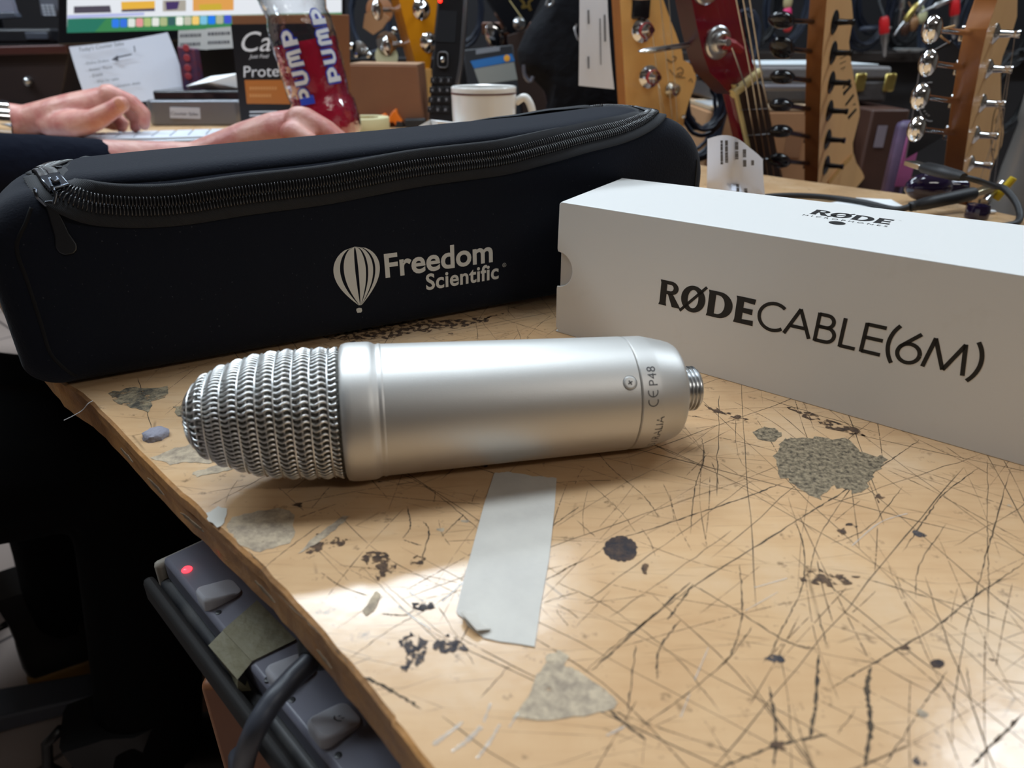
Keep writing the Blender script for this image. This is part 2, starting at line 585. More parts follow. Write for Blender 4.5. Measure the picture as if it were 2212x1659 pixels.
cuts_l = [((0, 160), (220, 120), 2), ((1030, 50), (1150, 110), (1280, 200), (1480, 370), 3), ((1080, 240), (1100, 340), (1060, 410), 5), ((1170, 320), (1200, 380), (1150, 560), 5),
          ((1390, 280), (1270, 400), 5), ((270, 600), (440, 460), (620, 330), 3), ((560, 440), (760, 640), 2), ((300, 560), (220, 480), 3), ((760, 1070), (1000, 900), (1200, 790), (1350, 690), 3),
          ((1250, 780), (1450, 1100), 3), ((840, 1160), (1000, 1240), (1160, 1340), 12), ((350, 690), (640, 960), (800, 1140), 3), ((830, 560), (1100, 830), (1400, 1100), 2),
          ((940, 640), (1300, 960), 2), ((700, 900), (960, 720), 2), ((1060, 420), (1160, 450), 5), ((940, 820), (1060, 830), (1120, 800), 6), ((0, 240), (330, 60), 2), ((420, 170), (620, 20), 2),
          ((380, 130), (520, 260), 2), ((660, 130), (560, 250), 3), ((1480, 1280), (1640, 1100), 3), ((1860, 350), (2014, 240), 4), ((1830, 640), (2014, 540), 5), ((1820, 760), (2014, 700), 3)]
rc = random.Random(11)


def add_cut(pp, wpx, conv):
    pts = [W(*conv(p)) for p in pp]
    pts = spline(pts, 14)
    ww = []
    for i, p in enumerate(pts):
        t = i / (len(pts) - 1)
        d = (p - CAMP).length
        w = wpx * d / FPX * 0.62
        ww.append(w * (0.35 + 0.9 * rc.random() ** 1.4) * min(1, 6 * t + 0.15, 6 * (1 - t) + 0.15))
    pts = [p + Vector((rc.uniform(-1, 1), rc.uniform(-1, 1), 0)) * 0.0002 + Vector((0, 0, 0.00005)) for p in pts]
    top.ribbon(pts, ww, (0, 0, 1))


top.slot(2)
for c in cuts_r: add_cut(c[:-1], c[-1], lambda p: (1200 + p[0] / 2.186, 900 + p[1] / 2.186))
for c in cuts_l: add_cut(c[:-1], c[-1], lambda p: (450 + p[0] / 2.5175, 1000 + p[1] / 2.5175))
# more knife cuts, at random
top.slot(3)
for i in range(1900):
    x = rc.uniform(-0.25, 0.62); y = rc.uniform(0.06, 0.75)
    a = math.radians(rc.choice([rc.gauss(40, 14), rc.gauss(-42, 14), rc.gauss(75, 12), rc.uniform(0, 180)]))
    L = rc.uniform(0.008, 0.07) * (1.4 if rc.random() < 0.15 else 1)
    w = rc.uniform(0.00014, 0.00042)
    dx, dy = math.cos(a) * L / 2, math.sin(a) * L / 2
    cv = rc.uniform(-0.05, 0.05) * L
    pts = [Vector((x - dx, y - dy, 0)), Vector((x - dy * 0 + cv, y + cv, 0)), Vector((x + dx, y + dy, 0))]
    if any((p.x + 0.0) * 0.725 + (p.y - 0.11) * 0.69 < -0.009 for p in pts): continue
    pts = [p + Vector((0, 0, TZ + 0.00003)) for p in spline(pts, 5)]
    top.ribbon(pts, [w * rc.uniform(0.4, 1.2) * (0.2 if k in (0, len(pts) - 1) else 1) for k in range(len(pts))], (0, 0, 1))
# longer straight blade cuts
top.slot(2)
for i in range(230):
    x = rc.uniform(-0.22, 0.5); y = rc.uniform(0.07, 0.5)
    a = math.radians(rc.choice([rc.gauss(38, 10), rc.gauss(-40, 12), rc.gauss(72, 9), rc.gauss(105, 10)]))
    L = rc.uniform(0.05, 0.2)
    w = rc.uniform(0.0002, 0.00042)
    dx, dy = math.cos(a) * L / 2, math.sin(a) * L / 2
    if any(px_ * 0.725 + (py_ - 0.11) * 0.69 < -0.010 for px_, py_ in ((x - dx, y - dy), (x + dx, y + dy))): continue
    pts = [Vector((x + dx * (2 * k / 12 - 1) + rc.uniform(-1, 1) * .0004, y + dy * (2 * k / 12 - 1) + rc.uniform(-1, 1) * .0004, TZ + 0.00004)) for k in range(13)]
    top.ribbon(pts, [w * rc.uniform(0.5, 1.2) * (0.2 if k in (0, 12) else 1) for k in range(13)], (0, 0, 1))
# small chips and stains
for i in range(70):
    x = rc.uniform(-0.2, 0.45); y = rc.uniform(0.08, 0.42)
    if x * 0.725 + (y - 0.11) * 0.69 < -0.006: continue
    r_ = rc.uniform(0.0006, 0.0026)
    top.slot(rc.choice([7, 7, 6, 9]))
    ang = rc.uniform(0, 6)
    top.poly([Vector((x + math.cos(ang + 2 * PI * k / 9) * r_ * rc.uniform(.5, 1.6), y + math.sin(ang + 2 * PI * k / 9) * r_ * rc.uniform(.4, 1.1), TZ + .00006)) for k in range(9)])
# chips, burns, paper residue, plus painted box shade and a painted reflection
MARKS = [(4, [(1668, 985), (1690, 950), (1725, 943), (1790, 948), (1830, 945), (1860, 975), (1915, 990), (1905, 1010), (1880, 1040), (1862, 1068), (1830, 1060), (1800, 1050), (1770, 1078), (1735, 1060), (1690, 1030)], 6, 5),
         (4, [(1626, 935), (1645, 923), (1675, 925), (1690, 940), (1672, 953), (1640, 949)], 3, 4),
         (5, [(1341 + 36 * math.cos(k * PI / 12), 1186 + 27 * math.sin(k * PI / 12)) for k in range(24)], 3, 2),
         (5, [(2025 + 16 * math.cos(k * PI / 8), 1434 + 10 * math.sin(k * PI / 8)) for k in range(16)], 1.5, 2),
         (6, [(487, 1138), (500, 1118), (560, 1104), (612, 1098), (634, 1112), (636, 1160), (622, 1176), (560, 1192), (520, 1180), (505, 1160)], 3, 4),
         (6, [(642, 1198), (680, 1160), (735, 1118), (757, 1114), (748, 1126), (715, 1150), (690, 1172)], 3, 4),
         (7, [(655, 1194), (690, 1172), (722, 1160), (758, 1164), (742, 1178), (700, 1188), (672, 1198)], 4, 4),
         (6, [(326, 990), (380, 968), (420, 958), (470, 965), (496, 985), (450, 1002), (400, 998), (370, 1004)], 3, 4),
         (6, [(415, 1022), (470, 1005), (520, 1000), (515, 1012), (470, 1022), (425, 1030)], 3, 4),
         (8, [(235, 850), (290, 838), (360, 836), (362, 856), (330, 870), (318, 890), (285, 880), (250, 870)], 4, 4),
         (8, [(375, 880), (420, 868), (410, 895), (385, 900)], 4, 4),
         (7, [(775, 1212), (800, 1190), (830, 1195), (856, 1222), (836, 1248), (822, 1258), (806, 1232)], 6, 4),
         (7, [(884, 1212), (900, 1200), (918, 1208), (912, 1224), (895, 1228)], 3, 3),
         (9, [(862, 1385), (890, 1366), (918, 1380), (925, 1410), (905, 1440), (880, 1450), (858, 1440), (880, 1420), (872, 1400)], 6, 4),
         (9, [(930, 1392), (965, 1372), (1000, 1384), (1015, 1412), (985, 1405), (960, 1412), (940, 1402)], 5, 4),
         (9, [(890, 1303), (935, 1301), (940, 1312), (918, 1322), (892, 1314)], 1.5, 3),
         (6, [(796, 1300), (812, 1276), (822, 1286), (808, 1322), (790, 1332), (784, 1320)], 2, 3),
         (6, [(1108, 1550), (1150, 1490), (1165, 1450), (1200, 1412), (1222, 1440), (1250, 1452), (1310, 1490), (1338, 1520), (1320, 1536), (1262, 1546), (1180, 1556)], 4, 4),
         (6, [(1178, 1418), (1208, 1404), (1226, 1420), (1215, 1450), (1186, 1444)], 4, 3),
         (7, [(1515, 872), (1560, 885), (1620, 905), (1600, 908), (1540, 890)], 3, 4), (7, [(1700, 880), (1760, 895), (1850, 925), (1880, 945), (1800, 930), (1730, 900)], 5, 5),  # box shadow painted on the wood along its lower edge
         (7, [(700, 730), (790, 700), (900, 690), (1010, 690), (1100, 678), (1000, 705), (880, 722), (760, 742)], 7, 6),  # brown strip along the foot of the case
         (10, [(1000, 1310), (1012, 1300), (1016, 1318), (1004, 1324)], 3, 3),
         (11, [(445, 1110), (470, 1095), (492, 1100), (486, 1130), (470, 1140), (452, 1128)], 3, 3),  # gloss reflection on the wood, painted as a white patch
         (7, [(1728, 1245), (1760, 1232), (1850, 1240), (1830, 1262), (1760, 1268)], 12, 5), (7, [(1384, 1222), (1408, 1215), (1404, 1236), (1390, 1240)], 4, 3),
         (7, [(1805, 1145), (1824, 1140), (1830, 1152), (1812, 1160)], 3, 3), (7, [(1890, 1075), (1905, 1062), (1912, 1075), (1896, 1088)], 3, 3)]
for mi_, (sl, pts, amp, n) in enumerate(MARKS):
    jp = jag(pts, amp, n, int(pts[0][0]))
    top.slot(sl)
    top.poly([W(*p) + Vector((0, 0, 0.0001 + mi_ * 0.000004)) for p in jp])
# shiny smears of old glue near the front corner
top.slot(10)
for pp, w in [([(935, 1610), (975, 1580), (1000, 1560)], 12), ([(975, 1625), (1010, 1600), (1040, 1570)], 14), ([(1030, 1640), (1060, 1600), (1080, 1565)], 10), ([(1045, 1560), (1060, 1520)], 8),
              ([(1100, 1572), (1120, 1540)], 6), ([(955, 1300), (1000, 1260), (1040, 1225)], 7), ([(1500, 1470), (1530, 1400)], 4), ([(860, 1310), (900, 1340), (930, 1360)], 6), ([(1310, 1590), (1350, 1570)], 8),
              ([(885, 1280), (915, 1300)], 6), ([(1470, 1550), (1490, 1500)], 4), ([(1840, 1180), (1900, 1130), (1960, 1110)], 4), ([(1610, 1320), (1680, 1280)], 4), ([(1630, 1270), (1700, 1250)], 5)]:
    pts = spline([W(*p) + Vector((0, 0, 0.0002)) for p in pp], 8)
    top.ribbon(pts, [w * (p - CAMP).length / FPX * rc.uniform(0.3, 0.9) for p in pts], (0, 0, 1))

edge_m = mat('counter_edge', srgb(206, 150, 92), 0.4, var=(38, 0.9, srgb(150, 112, 80)), bump=(120, 0.6, 0.002))
under_m = mat('counter_underside', srgb(90, 72, 54), 0.8)
cutm = rough_mark('dirty_cut', srgb(52, 42, 32), srgb(96, 78, 56), 300, edge=(420, 0.26, 0.38))
cut2 = rough_mark('faint_cut', srgb(84, 66, 48), srgb(140, 110, 78), 260, edge=(500, 0.36, 0.5))
chip = rough_mark('chipboard', srgb(66, 56, 44), srgb(186, 166, 134), 520, lo=0.36, hi=0.68, bump=1.0)
burn = rough_mark('burn', srgb(34, 30, 36), srgb(78, 58, 46), 300)
resid = rough_mark('paper_residue', srgb(146, 130, 112), srgb(198, 178, 150), 200, lo=0.36, hi=0.64, edge=(240, 0.2, 0.36), bump=0.4)
brown = rough_mark('brown_dirt_shade', srgb(58, 42, 32), srgb(104, 78, 56), 260, edge=(300, 0.46, 0.54))  # brown dirt marks, and the shade painted under the cable box
greyp = rough_mark('torn_laminate', srgb(70, 66, 58), srgb(160, 144, 116), 230, edge=(190, 0.3, 0.45))
dblue = rough_mark('dark_stain', srgb(44, 42, 48), srgb(92, 82, 78), 240, edge=(420, 0.42, 0.50))
glue = mat('dried_glue', (0.62, 0.62, 0.6), 0.1, bump=(200, 0.6, 0.001))
glue.node_tree.nodes['Principled BSDF'].inputs['Alpha'].default_value = 0.4
wht = mat('white_reflection', srgb(214, 210, 200), 0.5)  # colour of the painted reflection only
CZ_ = Vector((0, 0, 1))
counter = thing('shop_counter', 'scratched light-wood shop counter running away to the left, its top covered in cuts', 'counter', (0.1, 0.5, 0))
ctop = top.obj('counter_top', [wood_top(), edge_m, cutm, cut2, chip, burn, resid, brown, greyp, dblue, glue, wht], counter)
lamm = mat('edge_lip', srgb(206, 150, 92), 0.35, var=(40, 0.9, srgb(150, 112, 76)))
# pale flakes stuck along the worn edge
flm = mat('peeling_trim', srgb(150, 128, 100), 0.6, var=(160, 1.0, srgb(96, 78, 60)))
rf = random.Random(4)
for (x, y, w_, h_) in [(285, 975, 70, 12), (345, 1050, 80, 14), (410, 1120, 90, 16), (560, 1290, 80, 14), (690, 1440, 60, 14)]:
    p = W(x, y, -0.009)
    nn = Vector((-0.715, -0.7, 0))
    best = min(range(len(lp)), key=lambda i: (lp[i][0] - p.x) ** 2 + (lp[i][1] - p.y) ** 2)
    best = min(max(best, 1), len(lp) - 2)
    e = Vector((lp[best + 1][0] - lp[best - 1][0], lp[best + 1][1] - lp[best - 1][1], 0)).normalized()
    nn = Vector((-e.y, e.x, 0))
    if nn.dot(Vector((-0.7, -0.7, 0))) < 0: nn = -nn
    sx = w_ * (p - CAMP).length / FPX / 2; sz = min(0.0085, h_ * (p - CAMP).length / FPX / 2)
    c = Vector((lp[best][0], lp[best][1], TZ - 0.010)) + nn * 0.0003
    pts = [c + e * sx * math.cos(2 * PI * k / 23) * rf.uniform(.85, 1.1) + CZ_ * sz * math.sin(2 * PI * k / 23) * rf.uniform(.4, 1.0) for k in range(23)]
    MB().slab(pts, nn * 0.0003).obj('edge_flake', flm, counter)
# body of the counter: panel set back under the top, and a post
pan = inset(LEFT + RIGHT, 0.27)
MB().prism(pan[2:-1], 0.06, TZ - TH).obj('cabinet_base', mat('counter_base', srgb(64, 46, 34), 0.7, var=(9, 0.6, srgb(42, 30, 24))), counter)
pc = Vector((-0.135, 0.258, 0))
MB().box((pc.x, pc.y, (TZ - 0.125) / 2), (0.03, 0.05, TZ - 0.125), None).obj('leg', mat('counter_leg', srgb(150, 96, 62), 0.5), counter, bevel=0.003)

# ------------------------------------------------------------------ microphone
A0 = Vector((-0.0486, 0.2324, TZ + 0.0258)); A1 = Vector((0.046, 0.2518, TZ + 0.0230))
AX = (A1 - A0).normalized()
AL = (A1 - A0).length
R0, R1 = 0.02498, 0.0230
MM = frame(A0, AX, (0, 0, 1))          # local x is up, local z runs along the microphone
mic = thing('microphone', 'silver studio microphone with a wire mesh head lying on the scratched counter', 'microphone', (0, 0.242, TZ))
rad = lambda s: R0 + (R1 - R0) * s / AL
satin = bpy.data.materials.new('satin_nickel')
nt, nd, lk, b = nodes(satin)
b.inputs['Base Color'].default_value = (0.66, 0.645, 0.62, 1)
b.inputs['Metallic'].default_value = 0.9
b.inputs['Roughness'].default_value = 0.5
tc = N(nt, 'ShaderNodeTexCoord')
n_ = N(nt, 'ShaderNodeTexNoise', i_Scale=2600.0, i_Detail=2.0)
lk.new(tc.outputs['Object'], n_.inputs['Vector'])
bp = N(nt, 'ShaderNodeBump', i_Strength=0.12, i_Distance=0.0002)
lk.new(n_.outputs[0], bp.inputs['Height']); lk.new(bp.outputs[0], b.inputs['Normal'])


def axpx(px):                          # distance along the axis that shows at pixel column px
    lo, hi = -0.2, 0.3
    for _ in range(40):
        m_ = (lo + hi) / 2
        p = A0 + AX * m_ - CAMP
        zc = p.y * math.cos(PITCH) - p.z * math.sin(PITCH)
        if 1106 + FPX * p.x / zc < px: lo = m_
        else: hi = m_
    return lo


sR0, sR1, sB1, sG, sCh, sEnd, sCon = axpx(742), axpx(815), axpx(830), axpx(1341), axpx(1386), axpx(1447), axpx(1500)
r0 = rad(sR0)
RR = R0 * 1.045
MB().lathe([(rad(sR1) * .98, sR1 - 0.001), (rad(sR1) * 1.0, sR1 + .002), (rad(sG), sG - 0.0003), (rad(sG) - 0.0005, sG), (rad(sG) - 0.0012, sG)], MM, 96).obj('body', satin, mic, smooth=30)
MB().lathe([(RR * 0.86, sR0 + 0.002), (RR * 0.93, sR0), (RR * 0.975, sR0 + 0.0007), (RR * 0.995, sR0 + 0.0022), (RR, sR0 + 0.004), (RR, sR1 - 0.0032), (RR * 0.997, sR1 - 0.002), (RR * 0.985, sR1 - 0.0008),
            (RR * 0.958, sR1 + 0.0004), (RR * 0.957, sR1 + 0.0009), (RR * 0.967, sR1 + 0.0016), (RR * 0.967, sR1 + 0.0022), (RR * 0.945, sR1 + 0.0032)], MM, 96).obj('collar', satin, mic, smooth=60)
cr = rad(sG) * 0.998
MB().lathe([(cr - 0.0012, sG + 0.0001), (cr - 0.0006, sG + 0.0003), (cr - .0001, sG + 0.0008), (cr * 0.995, sCh - 0.0012), (cr * 0.985, sCh), (cr * 0.955, sCh + 0.003), (cr * 0.90, sEnd - 0.0042), (cr * 0.865, sEnd - 0.0018), (cr * 0.83, sEnd - 0.0005), (cr * 0.80, sEnd),
            (cr * 0.36, sEnd + 0.0002)], MM, 96).obj('base_cap', satin, mic, smooth=35)
con_r = cr * 0.405
prof = [(con_r * 0.9, sEnd - 0.0005)]
k = 6
for i in range(k):
    z = sEnd + 0.0008 + (sCon - sEnd - 0.0012) * i / k
    d = (sCon - sEnd - 0.0012) / k
    prof += [(con_r * 0.925, z), (con_r, z + d * 0.35), (con_r, z + d * 0.6), (con_r * 0.925, z + d * 0.95)]
prof += [(con_r * 0.9, sCon), (con_r * 0.74, sCon), (con_r * 0.72, sCon - 0.004)]
MB().lathe(prof, MM, 64).obj('threaded_connector', steel, mic, smooth=40)
for k in range(3):                    # the pins inside the plug
    a = 2 * PI * k / 3
    MB().tube([MM @ Vector((math.cos(a) * con_r * .4, math.sin(a) * con_r * .4, sCon - 0.004)), MM @ Vector((math.cos(a) * con_r * .4, math.sin(a) * con_r * .4, sCon - 0.001))], 0.0007, 8).obj('contact_pin', chrome, mic)


def micpt(px, py, off=0.0):           # where a pixel meets the round body
    d = ray(px, py).normalized()
    o = CAMP - A0
    for r_ in range(1):
        dd = d - AX * d.dot(AX); oo = o - AX * o.dot(AX)
        s0 = 0.09
        for _ in range(6):
            r = rad(s0) + off
            a = dd.dot(dd); bb = 2 * dd.dot(oo); c = oo.dot(oo) - r * r
            disc = max(bb * bb - 4 * a * c, 0)
            t = (-bb - math.sqrt(disc)) / (2 * a)
            p = CAMP + d * t
            s0 = (p - A0).dot(AX)
    nrm = (p - A0) - AX * s0
    return p, nrm.normalized(), s0


# the small crosshead screw
p, nrm, s_ = micpt(1361, 827)
sm = frame(p - nrm * 0.0004, nrm, AX)
MB().lathe([(0.0026, -0.0004), (0.0026, 0.00045), (0.0024, 0.0006), (0.0016, 0.0007), (0.0002, 0.00072)], sm, 28).obj('screw', satin, mic, smooth=40)
MB().tube([sm @ Vector((0.0027 * math.cos(k * PI / 12), 0.0027 * math.sin(k * PI / 12), 0.00040)) for k in range(24)], 0.00014, 6, closed=True).obj('screw_recess', mat('recess_grey', (0.2, 0.2, 0.2), 0.5, 0.5), mic)
x_ = MB()
for a in (0.5, 0.5 + PI / 2):
    x_.box((0, 0, 0), (0.0019, 0.0005, 0.0003), sm @ Matrix.Translation((0, 0, 0.00070)) @ Matrix.Rotation(a, 4, 'Z'))
x_.obj('screw_slot', black_plastic, mic)


def wrap_text(vf, px, py, up_px, name):
    """print turned a quarter round the cap, reading towards the top of the picture"""
    p, nrm, s_ = micpt(px, py)
    ang0 = math.atan2((p - A0).dot(MM.to_3x3() @ Vector((0, 1, 0))), (p - A0).dot(MM.to_3x3() @ Vector((1, 0, 0))))
    vs, fs = vf
    mb = MB()
    r = rad(s_) * 1.0 + 0.00003
    out = []
    for v in vs:
        a = ang0 + v.x / r * up_px
        out.append(MM @ Vector(((r) * math.cos(a), (r) * math.sin(a), s_ - v.y)))
    mb.add(out, fs)
    mb2 = MB()
    for f in fs:
        pass
    return mb.obj(name, grey_print, mic)


grey_print = mat('grey_print', (0.1, 0.1, 0.105), 0.5)
SGN = -1
vf = text2d('P48', 0.0050, spacing=1.1)
wrap_text(vf, 1421, 834, SGN, 'printed_mark')
ce = MB()
for dx, bar in ((0, 0), (0.0036, 1)):   # the round C and E of the conformity mark
    pts = arc(dx + 0.0021, 0.0021, 0.0019, 70, 290, 12)
    ce.ribbon([Vector((x, y, 0)) for x, y in pts], 0.00042, (0, 0, 1))
    if bar: ce.ribbon([Vector((dx + 0.0004, 0.0021, 0)), Vector((dx + 0.0024, 0.0021, 0))], 0.0004, (0, 0, 1))
wrap_text((ce.v, ce.f), 1423, 878, SGN, 'printed_mark')
wrap_text(text2d('AUSTRALIA', 0.0044, spacing=1.05), 1404, 990, SGN, 'printed_mark')

# wire head: a wedge of woven wire over a fine dark mesh
sT = axpx(404)
LH = sR0 - sT


def head(s, a):
    """cross-section of the head, a measured from up"""
    t = (sR0 - s) / LH                # 0 at the collar, 1 at the tip
    t = min(max(t, 0), 1)
    hv = 0.0241 * interp([(0, .99), (0.2, 0.965), (0.41, 0.91), (0.585, 0.83), (0.79, 0.67), (0.88, 0.56), (0.94, 0.45), (0.977, 0.33), (0.99, 0.22), (1, 0.05)], t)
    hd = 0.0240 * interp([(0, .99), (0.3, 0.93), (0.6, 0.83), (0.8, 0.70), (0.9, 0.57), (0.96, 0.42), (0.985, 0.28), (1, 0.05)], t)
    ex = 2.0 + 0.6 * min(1, t * 2.0)
    c, q = math.cos(a), math.sin(a)
    k = (abs(c) ** ex + abs(q) ** ex) ** (-1 / ex)
    dz = -0.0050 * t                  # the tip sits a touch high
    return Vector((hv * k * c - dz * 0.55, hd * k * q, s))


wire = mat('head_wire', (0.86, 0.86, 0.85), 0.34, 1.0)
liner = mat('inner_mesh', (0.22, 0.21, 0.19), 0.4, 0.8, bump=(900, 1.0, 0.002))
mb = MB()
rr_ = []
for i in range(26):
    s = sR0 + 0.002 - (LH + 0.0005) * (i / 25) ** 0.8
    rr_.append([MM @ (Vector((0, 0, s)) + (head(s, 2 * PI * k / 48) - Vector((0, 0, s))) * 0.93) for k in range(48)])
mb.rings(rr_).obj('inner_mesh', liner, mic, smooth=60)
mb = MB()
NW = 66
RW = 0.00047
nweft = 19
wz = [sR0 - 0.001 - (LH - 0.0012) * (i / (nweft - 1)) for i in range(nweft)]
for w_ in range(NW):
    a = 2 * PI * w_ / NW
    rj = random.Random(w_).uniform(-.12, .12)
    stop = 0.985 if w_ % 4 == 0 else (0.95 if w_ % 2 == 0 else 0.84)
    path = []
    m_ = int(nweft * 4 * stop)
    for j in range(m_):
        ff = j / 4
        i0 = min(int(ff), nweft - 2)
        s = wz[i0] + (wz[i0 + 1] - wz[i0]) * (ff - i0)
        off = RW * 1.15 * math.cos(PI * ff + rj)
        p = head(s, a + 0.028 * math.sin(PI * ff))
        n = Vector((p.x, p.y, 0)).normalized()
        path.append(MM @ (p + n * off))
    mb.tube(path, RW, 5)
for i, s in enumerate(wz[1:], 1):
    path = []
    for k in range(NW * 2):
        a = 2 * PI * k / (NW * 2)
        off = -RW * 1.0 * math.cos(PI * i) * 0.6
        p = head(s, a)
        n = Vector((p.x, p.y, 0)).normalized()
        path.append(MM @ (p + n * off))
    mb.tube(path, RW * 0.7, 5, closed=True)
mb.obj('wire_grille', wire, mic, smooth=180)

# ------------------------------------------------------------------ black zip case
CO = Vector((0.0230, 0.4226, TZ + 0.001)); CU = Vector((0.883, 0.469, 0)); CV = Vector((-0.469, 0.883, 0)); CZ = Vector((0, 0, 1))
CS0, CS1, CD, CHT = -0.272, 0.118, 0.084, 0.111
case = thing('zip_case', 'long black fabric zip case with a white balloon logo, standing behind the microphone', 'case', CO + CU * -0.08 + CV * 0.06)
neo = bpy.data.materials.new('neoprene')
nt, nd, lk, b = nodes(neo)
tc = N(nt, 'ShaderNodeTexCoord')
n1 = N(nt, 'ShaderNodeTexNoise', i_Scale=900.0, i_Detail=2.0)
lk.new(tc.outputs['Object'], n1.inputs['Vector'])
n2 = N(nt, 'ShaderNodeTexNoise', i_Scale=700.0, i_Detail=1.0)
lk.new(tc.outputs['Object'], n2.inputs['Vector'])
r2 = N(nt, 'ShaderNodeMapRange', i_1=0.74, i_2=0.82)
lk.new(n2.outputs[0], r2.inputs[0])
mx = N(nt, 'ShaderNodeMix', data_type='RGBA')
mx.inputs[6].default_value = (0.008, 0.0102, 0.0175, 1); mx.inputs[7].default_value = (0.045, 0.05, 0.06, 1)
lk.new(r2.outputs[0], mx.inputs[0]); lk.new(mx.outputs[2], b.inputs['Base Color'])
b.inputs['Roughness'].default_value = 0.85
b.inputs['Sheen Weight'].default_value = 0.06
b.inputs['Sheen Roughness'].default_value = 0.45
b.inputs['Specular IOR Level'].default_value = 0.14
bp = N(nt, 'ShaderNodeBump', i_Strength=0.35, i_Distance=0.0006)
lk.new(n1.outputs[0], bp.inputs['Height']); lk.new(bp.outputs[0], b.inputs['Normal'])


def rrect(d, n=14):
    """outline in (s, z) of the case, inset by d, big round top corners, tighter bottom ones"""
    rt, rtl, rb = max(0.042 - d, 0.004), max(0.03 - d, 0.004), max(0.016 - d, 0.003)
    s0, s1, z0, z1 = CS0 - 0.012 + d, CS1 + 0.006 - d, 0.0 + d, CHT - d
    p = []
    for cx, cz, r, a0 in ((s1 - rb, z0 + rb, rb, -90), (s1 - rt, z1 - rt, rt, 0), (s0 + rtl, z1 - rtl, rtl, 90), (s0 + rb, z0 + rb, rb, 180)):
        p += arc(cx, cz, r, a0, a0 + 90, n)
    # extra points along the long runs
    q = []
    for i in range(len(p)):
        a = p[i]; c = p[(i + 1) % len(p)]
        q.append(a)
        L = math.hypot(c[0] - a[0], c[1] - a[1])
        m = int(L / 0.012)
        for k in range(1, m): q.append((a[0] + (c[0] - a[0]) * k / m, a[1] + (c[1] - a[1]) * k / m))
    return q


base = rrect(0)


def ring_at(d, v):
    s0, s1, z0, z1 = CS0 - 0.012, CS1 + 0.006, 0.0, CHT
    cs, cz, hs, hz = (s0 + s1) / 2, (z0 + z1) / 2, (s1 - s0) / 2, (z1 - z0) / 2
    out = []
    for s, z in base:
        z *= interp([(-.284, .092), (-.2, .0950), (-.08, .0985), (.02, .1025), (.09, .1075), (.124, .1075)], s) / CHT
        # shrink towards the middle, evenly in both directions
        fs = (hs - d) / hs; fz = (hz - d) / hz
        out.append(CO + CU * (cs + (s - cs) * fs) + CV * v + CZ * (cz + (z - cz) * fz))
    return out


ER = 0.013
rgs = []
for d, v in [(0.0545, -0.0012), (0.05, -0.0012), (0.042, -0.0011), (0.032, -0.001), (0.024, -0.0007), (0.017, -0.0003)]: rgs.append(ring_at(d, v))
for i in range(7):
    a = PI / 2 * i / 6
    rgs.append(ring_at(ER * (1 - math.sin(a)) , ER * (1 - math.cos(a))))
for i in range(1, 8): rgs.append(ring_at(-0.0008 * math.sin(PI * i / 8), ER + (CD - 2 * ER) * i / 8))
for i in range(7):
    a = PI / 2 * (1 - i / 6)
    rgs.append(ring_at(ER * (1 - math.sin(a)), CD - ER * (1 - math.cos(a))))
rgs.append(ring_at(0.03, CD + 0.001)); rgs.append(ring_at(0.054, CD + 0.001))
cb = MB().rings(rgs)
cbody = cb.obj('shell', neo, case, smooth=60)
bvh = BVHTree.FromPolygons([tuple(v) for v in cb.v], cb.f)


def oncase(px, py):
    hit = bvh.ray_cast(CAMP, ray(px, py).normalized())
    if hit[0] is None: return None, None
    return hit[0], (hit[1] if hit[1].dot(CAMP - hit[0]) > 0 else -hit[1])


def front_at(s, z, out=0.0):          # point of the front face at (s, z)
    o = CO + CU * s + CZ * z - CV * 0.1
    h = bvh.ray_cast(o, CV)
    return h[0] - CV * out


# end seam
seam = []
for z in [0.006, 0.01, 0.02, 0.035, 0.055, 0.07, 0.08, 0.086]:
    q = front_at(-0.2695 + max(0, 0.016 - z) * 0.7 + max(0, z - 0.07) * 0.6, z, -0.0002)
    seam.append(q)
MB().tube(spline(seam, 5), 0.0009, 6).obj('seam', mat('case_seam', (0.004, 0.004, 0.005), 0.9), case, smooth=180)
seam = [front_at(0.1125, z, -0.0002) for z in (0.01, 0.03, 0.05, 0.07, 0.08)]
MB().tube(spline(seam, 5), 0.0009, 6).obj('seam', MATS['case_seam'], case, smooth=180)

# lid and zip: angle of the zip round the long middle axis, for every s
AXV, AXZ = 0.042, 0.04


def surf(s, th):
    """surface point at angle th (0 = front, 90 = up) round the middle axis"""
    o = CO + CU * s + CV * AXV + CZ * AXZ
    d = -CV * math.cos(th) + CZ * math.sin(th)
    h = bvh.ray_cast(o + d * 0.2, -d)
    if h[0] is None: return o + d * 0.06, d
    return h[0], h[1] if h[1].dot(d) > 0 else -h[1]


ZPX = [(112, 404), (128, 415), (145, 423), (162, 429), (200, 439), (256, 446), (320, 446), (383, 443), (511, 422), (700, 400), (894, 363), (1089, 340), (1283, 293), (1361, 276), (1400, 257), (1411, 248)]
ZT = [(-0.2535, PI / 2)]
for x, y in ZPX:
    p, n = oncase(x, y)
    if p is None: continue
    d = p - (CO + CV * AXV + CZ * AXZ)
    ZT.append((d.dot(CU), math.atan2(d.z, -d.dot(CV))))
ZT.sort()
ZT.append((ZT[-1][0] + 0.003, PI / 2))
S_END = ZT[-1][0]
zip_th = lambda s: min(interp(ZT, s), PI / 2)
ss = []
s = -0.2535
while s < S_END:
    ss.append(s)
    s += 0.0015 if (s < -0.235 or s > S_END - 0.02) else 0.006
ths = [zip_th(s) for s in ss]
# soften the turn at both ends
front = [surf(s, t) for s, t in zip(ss, ths)]


def back_mirror(t): return PI - t


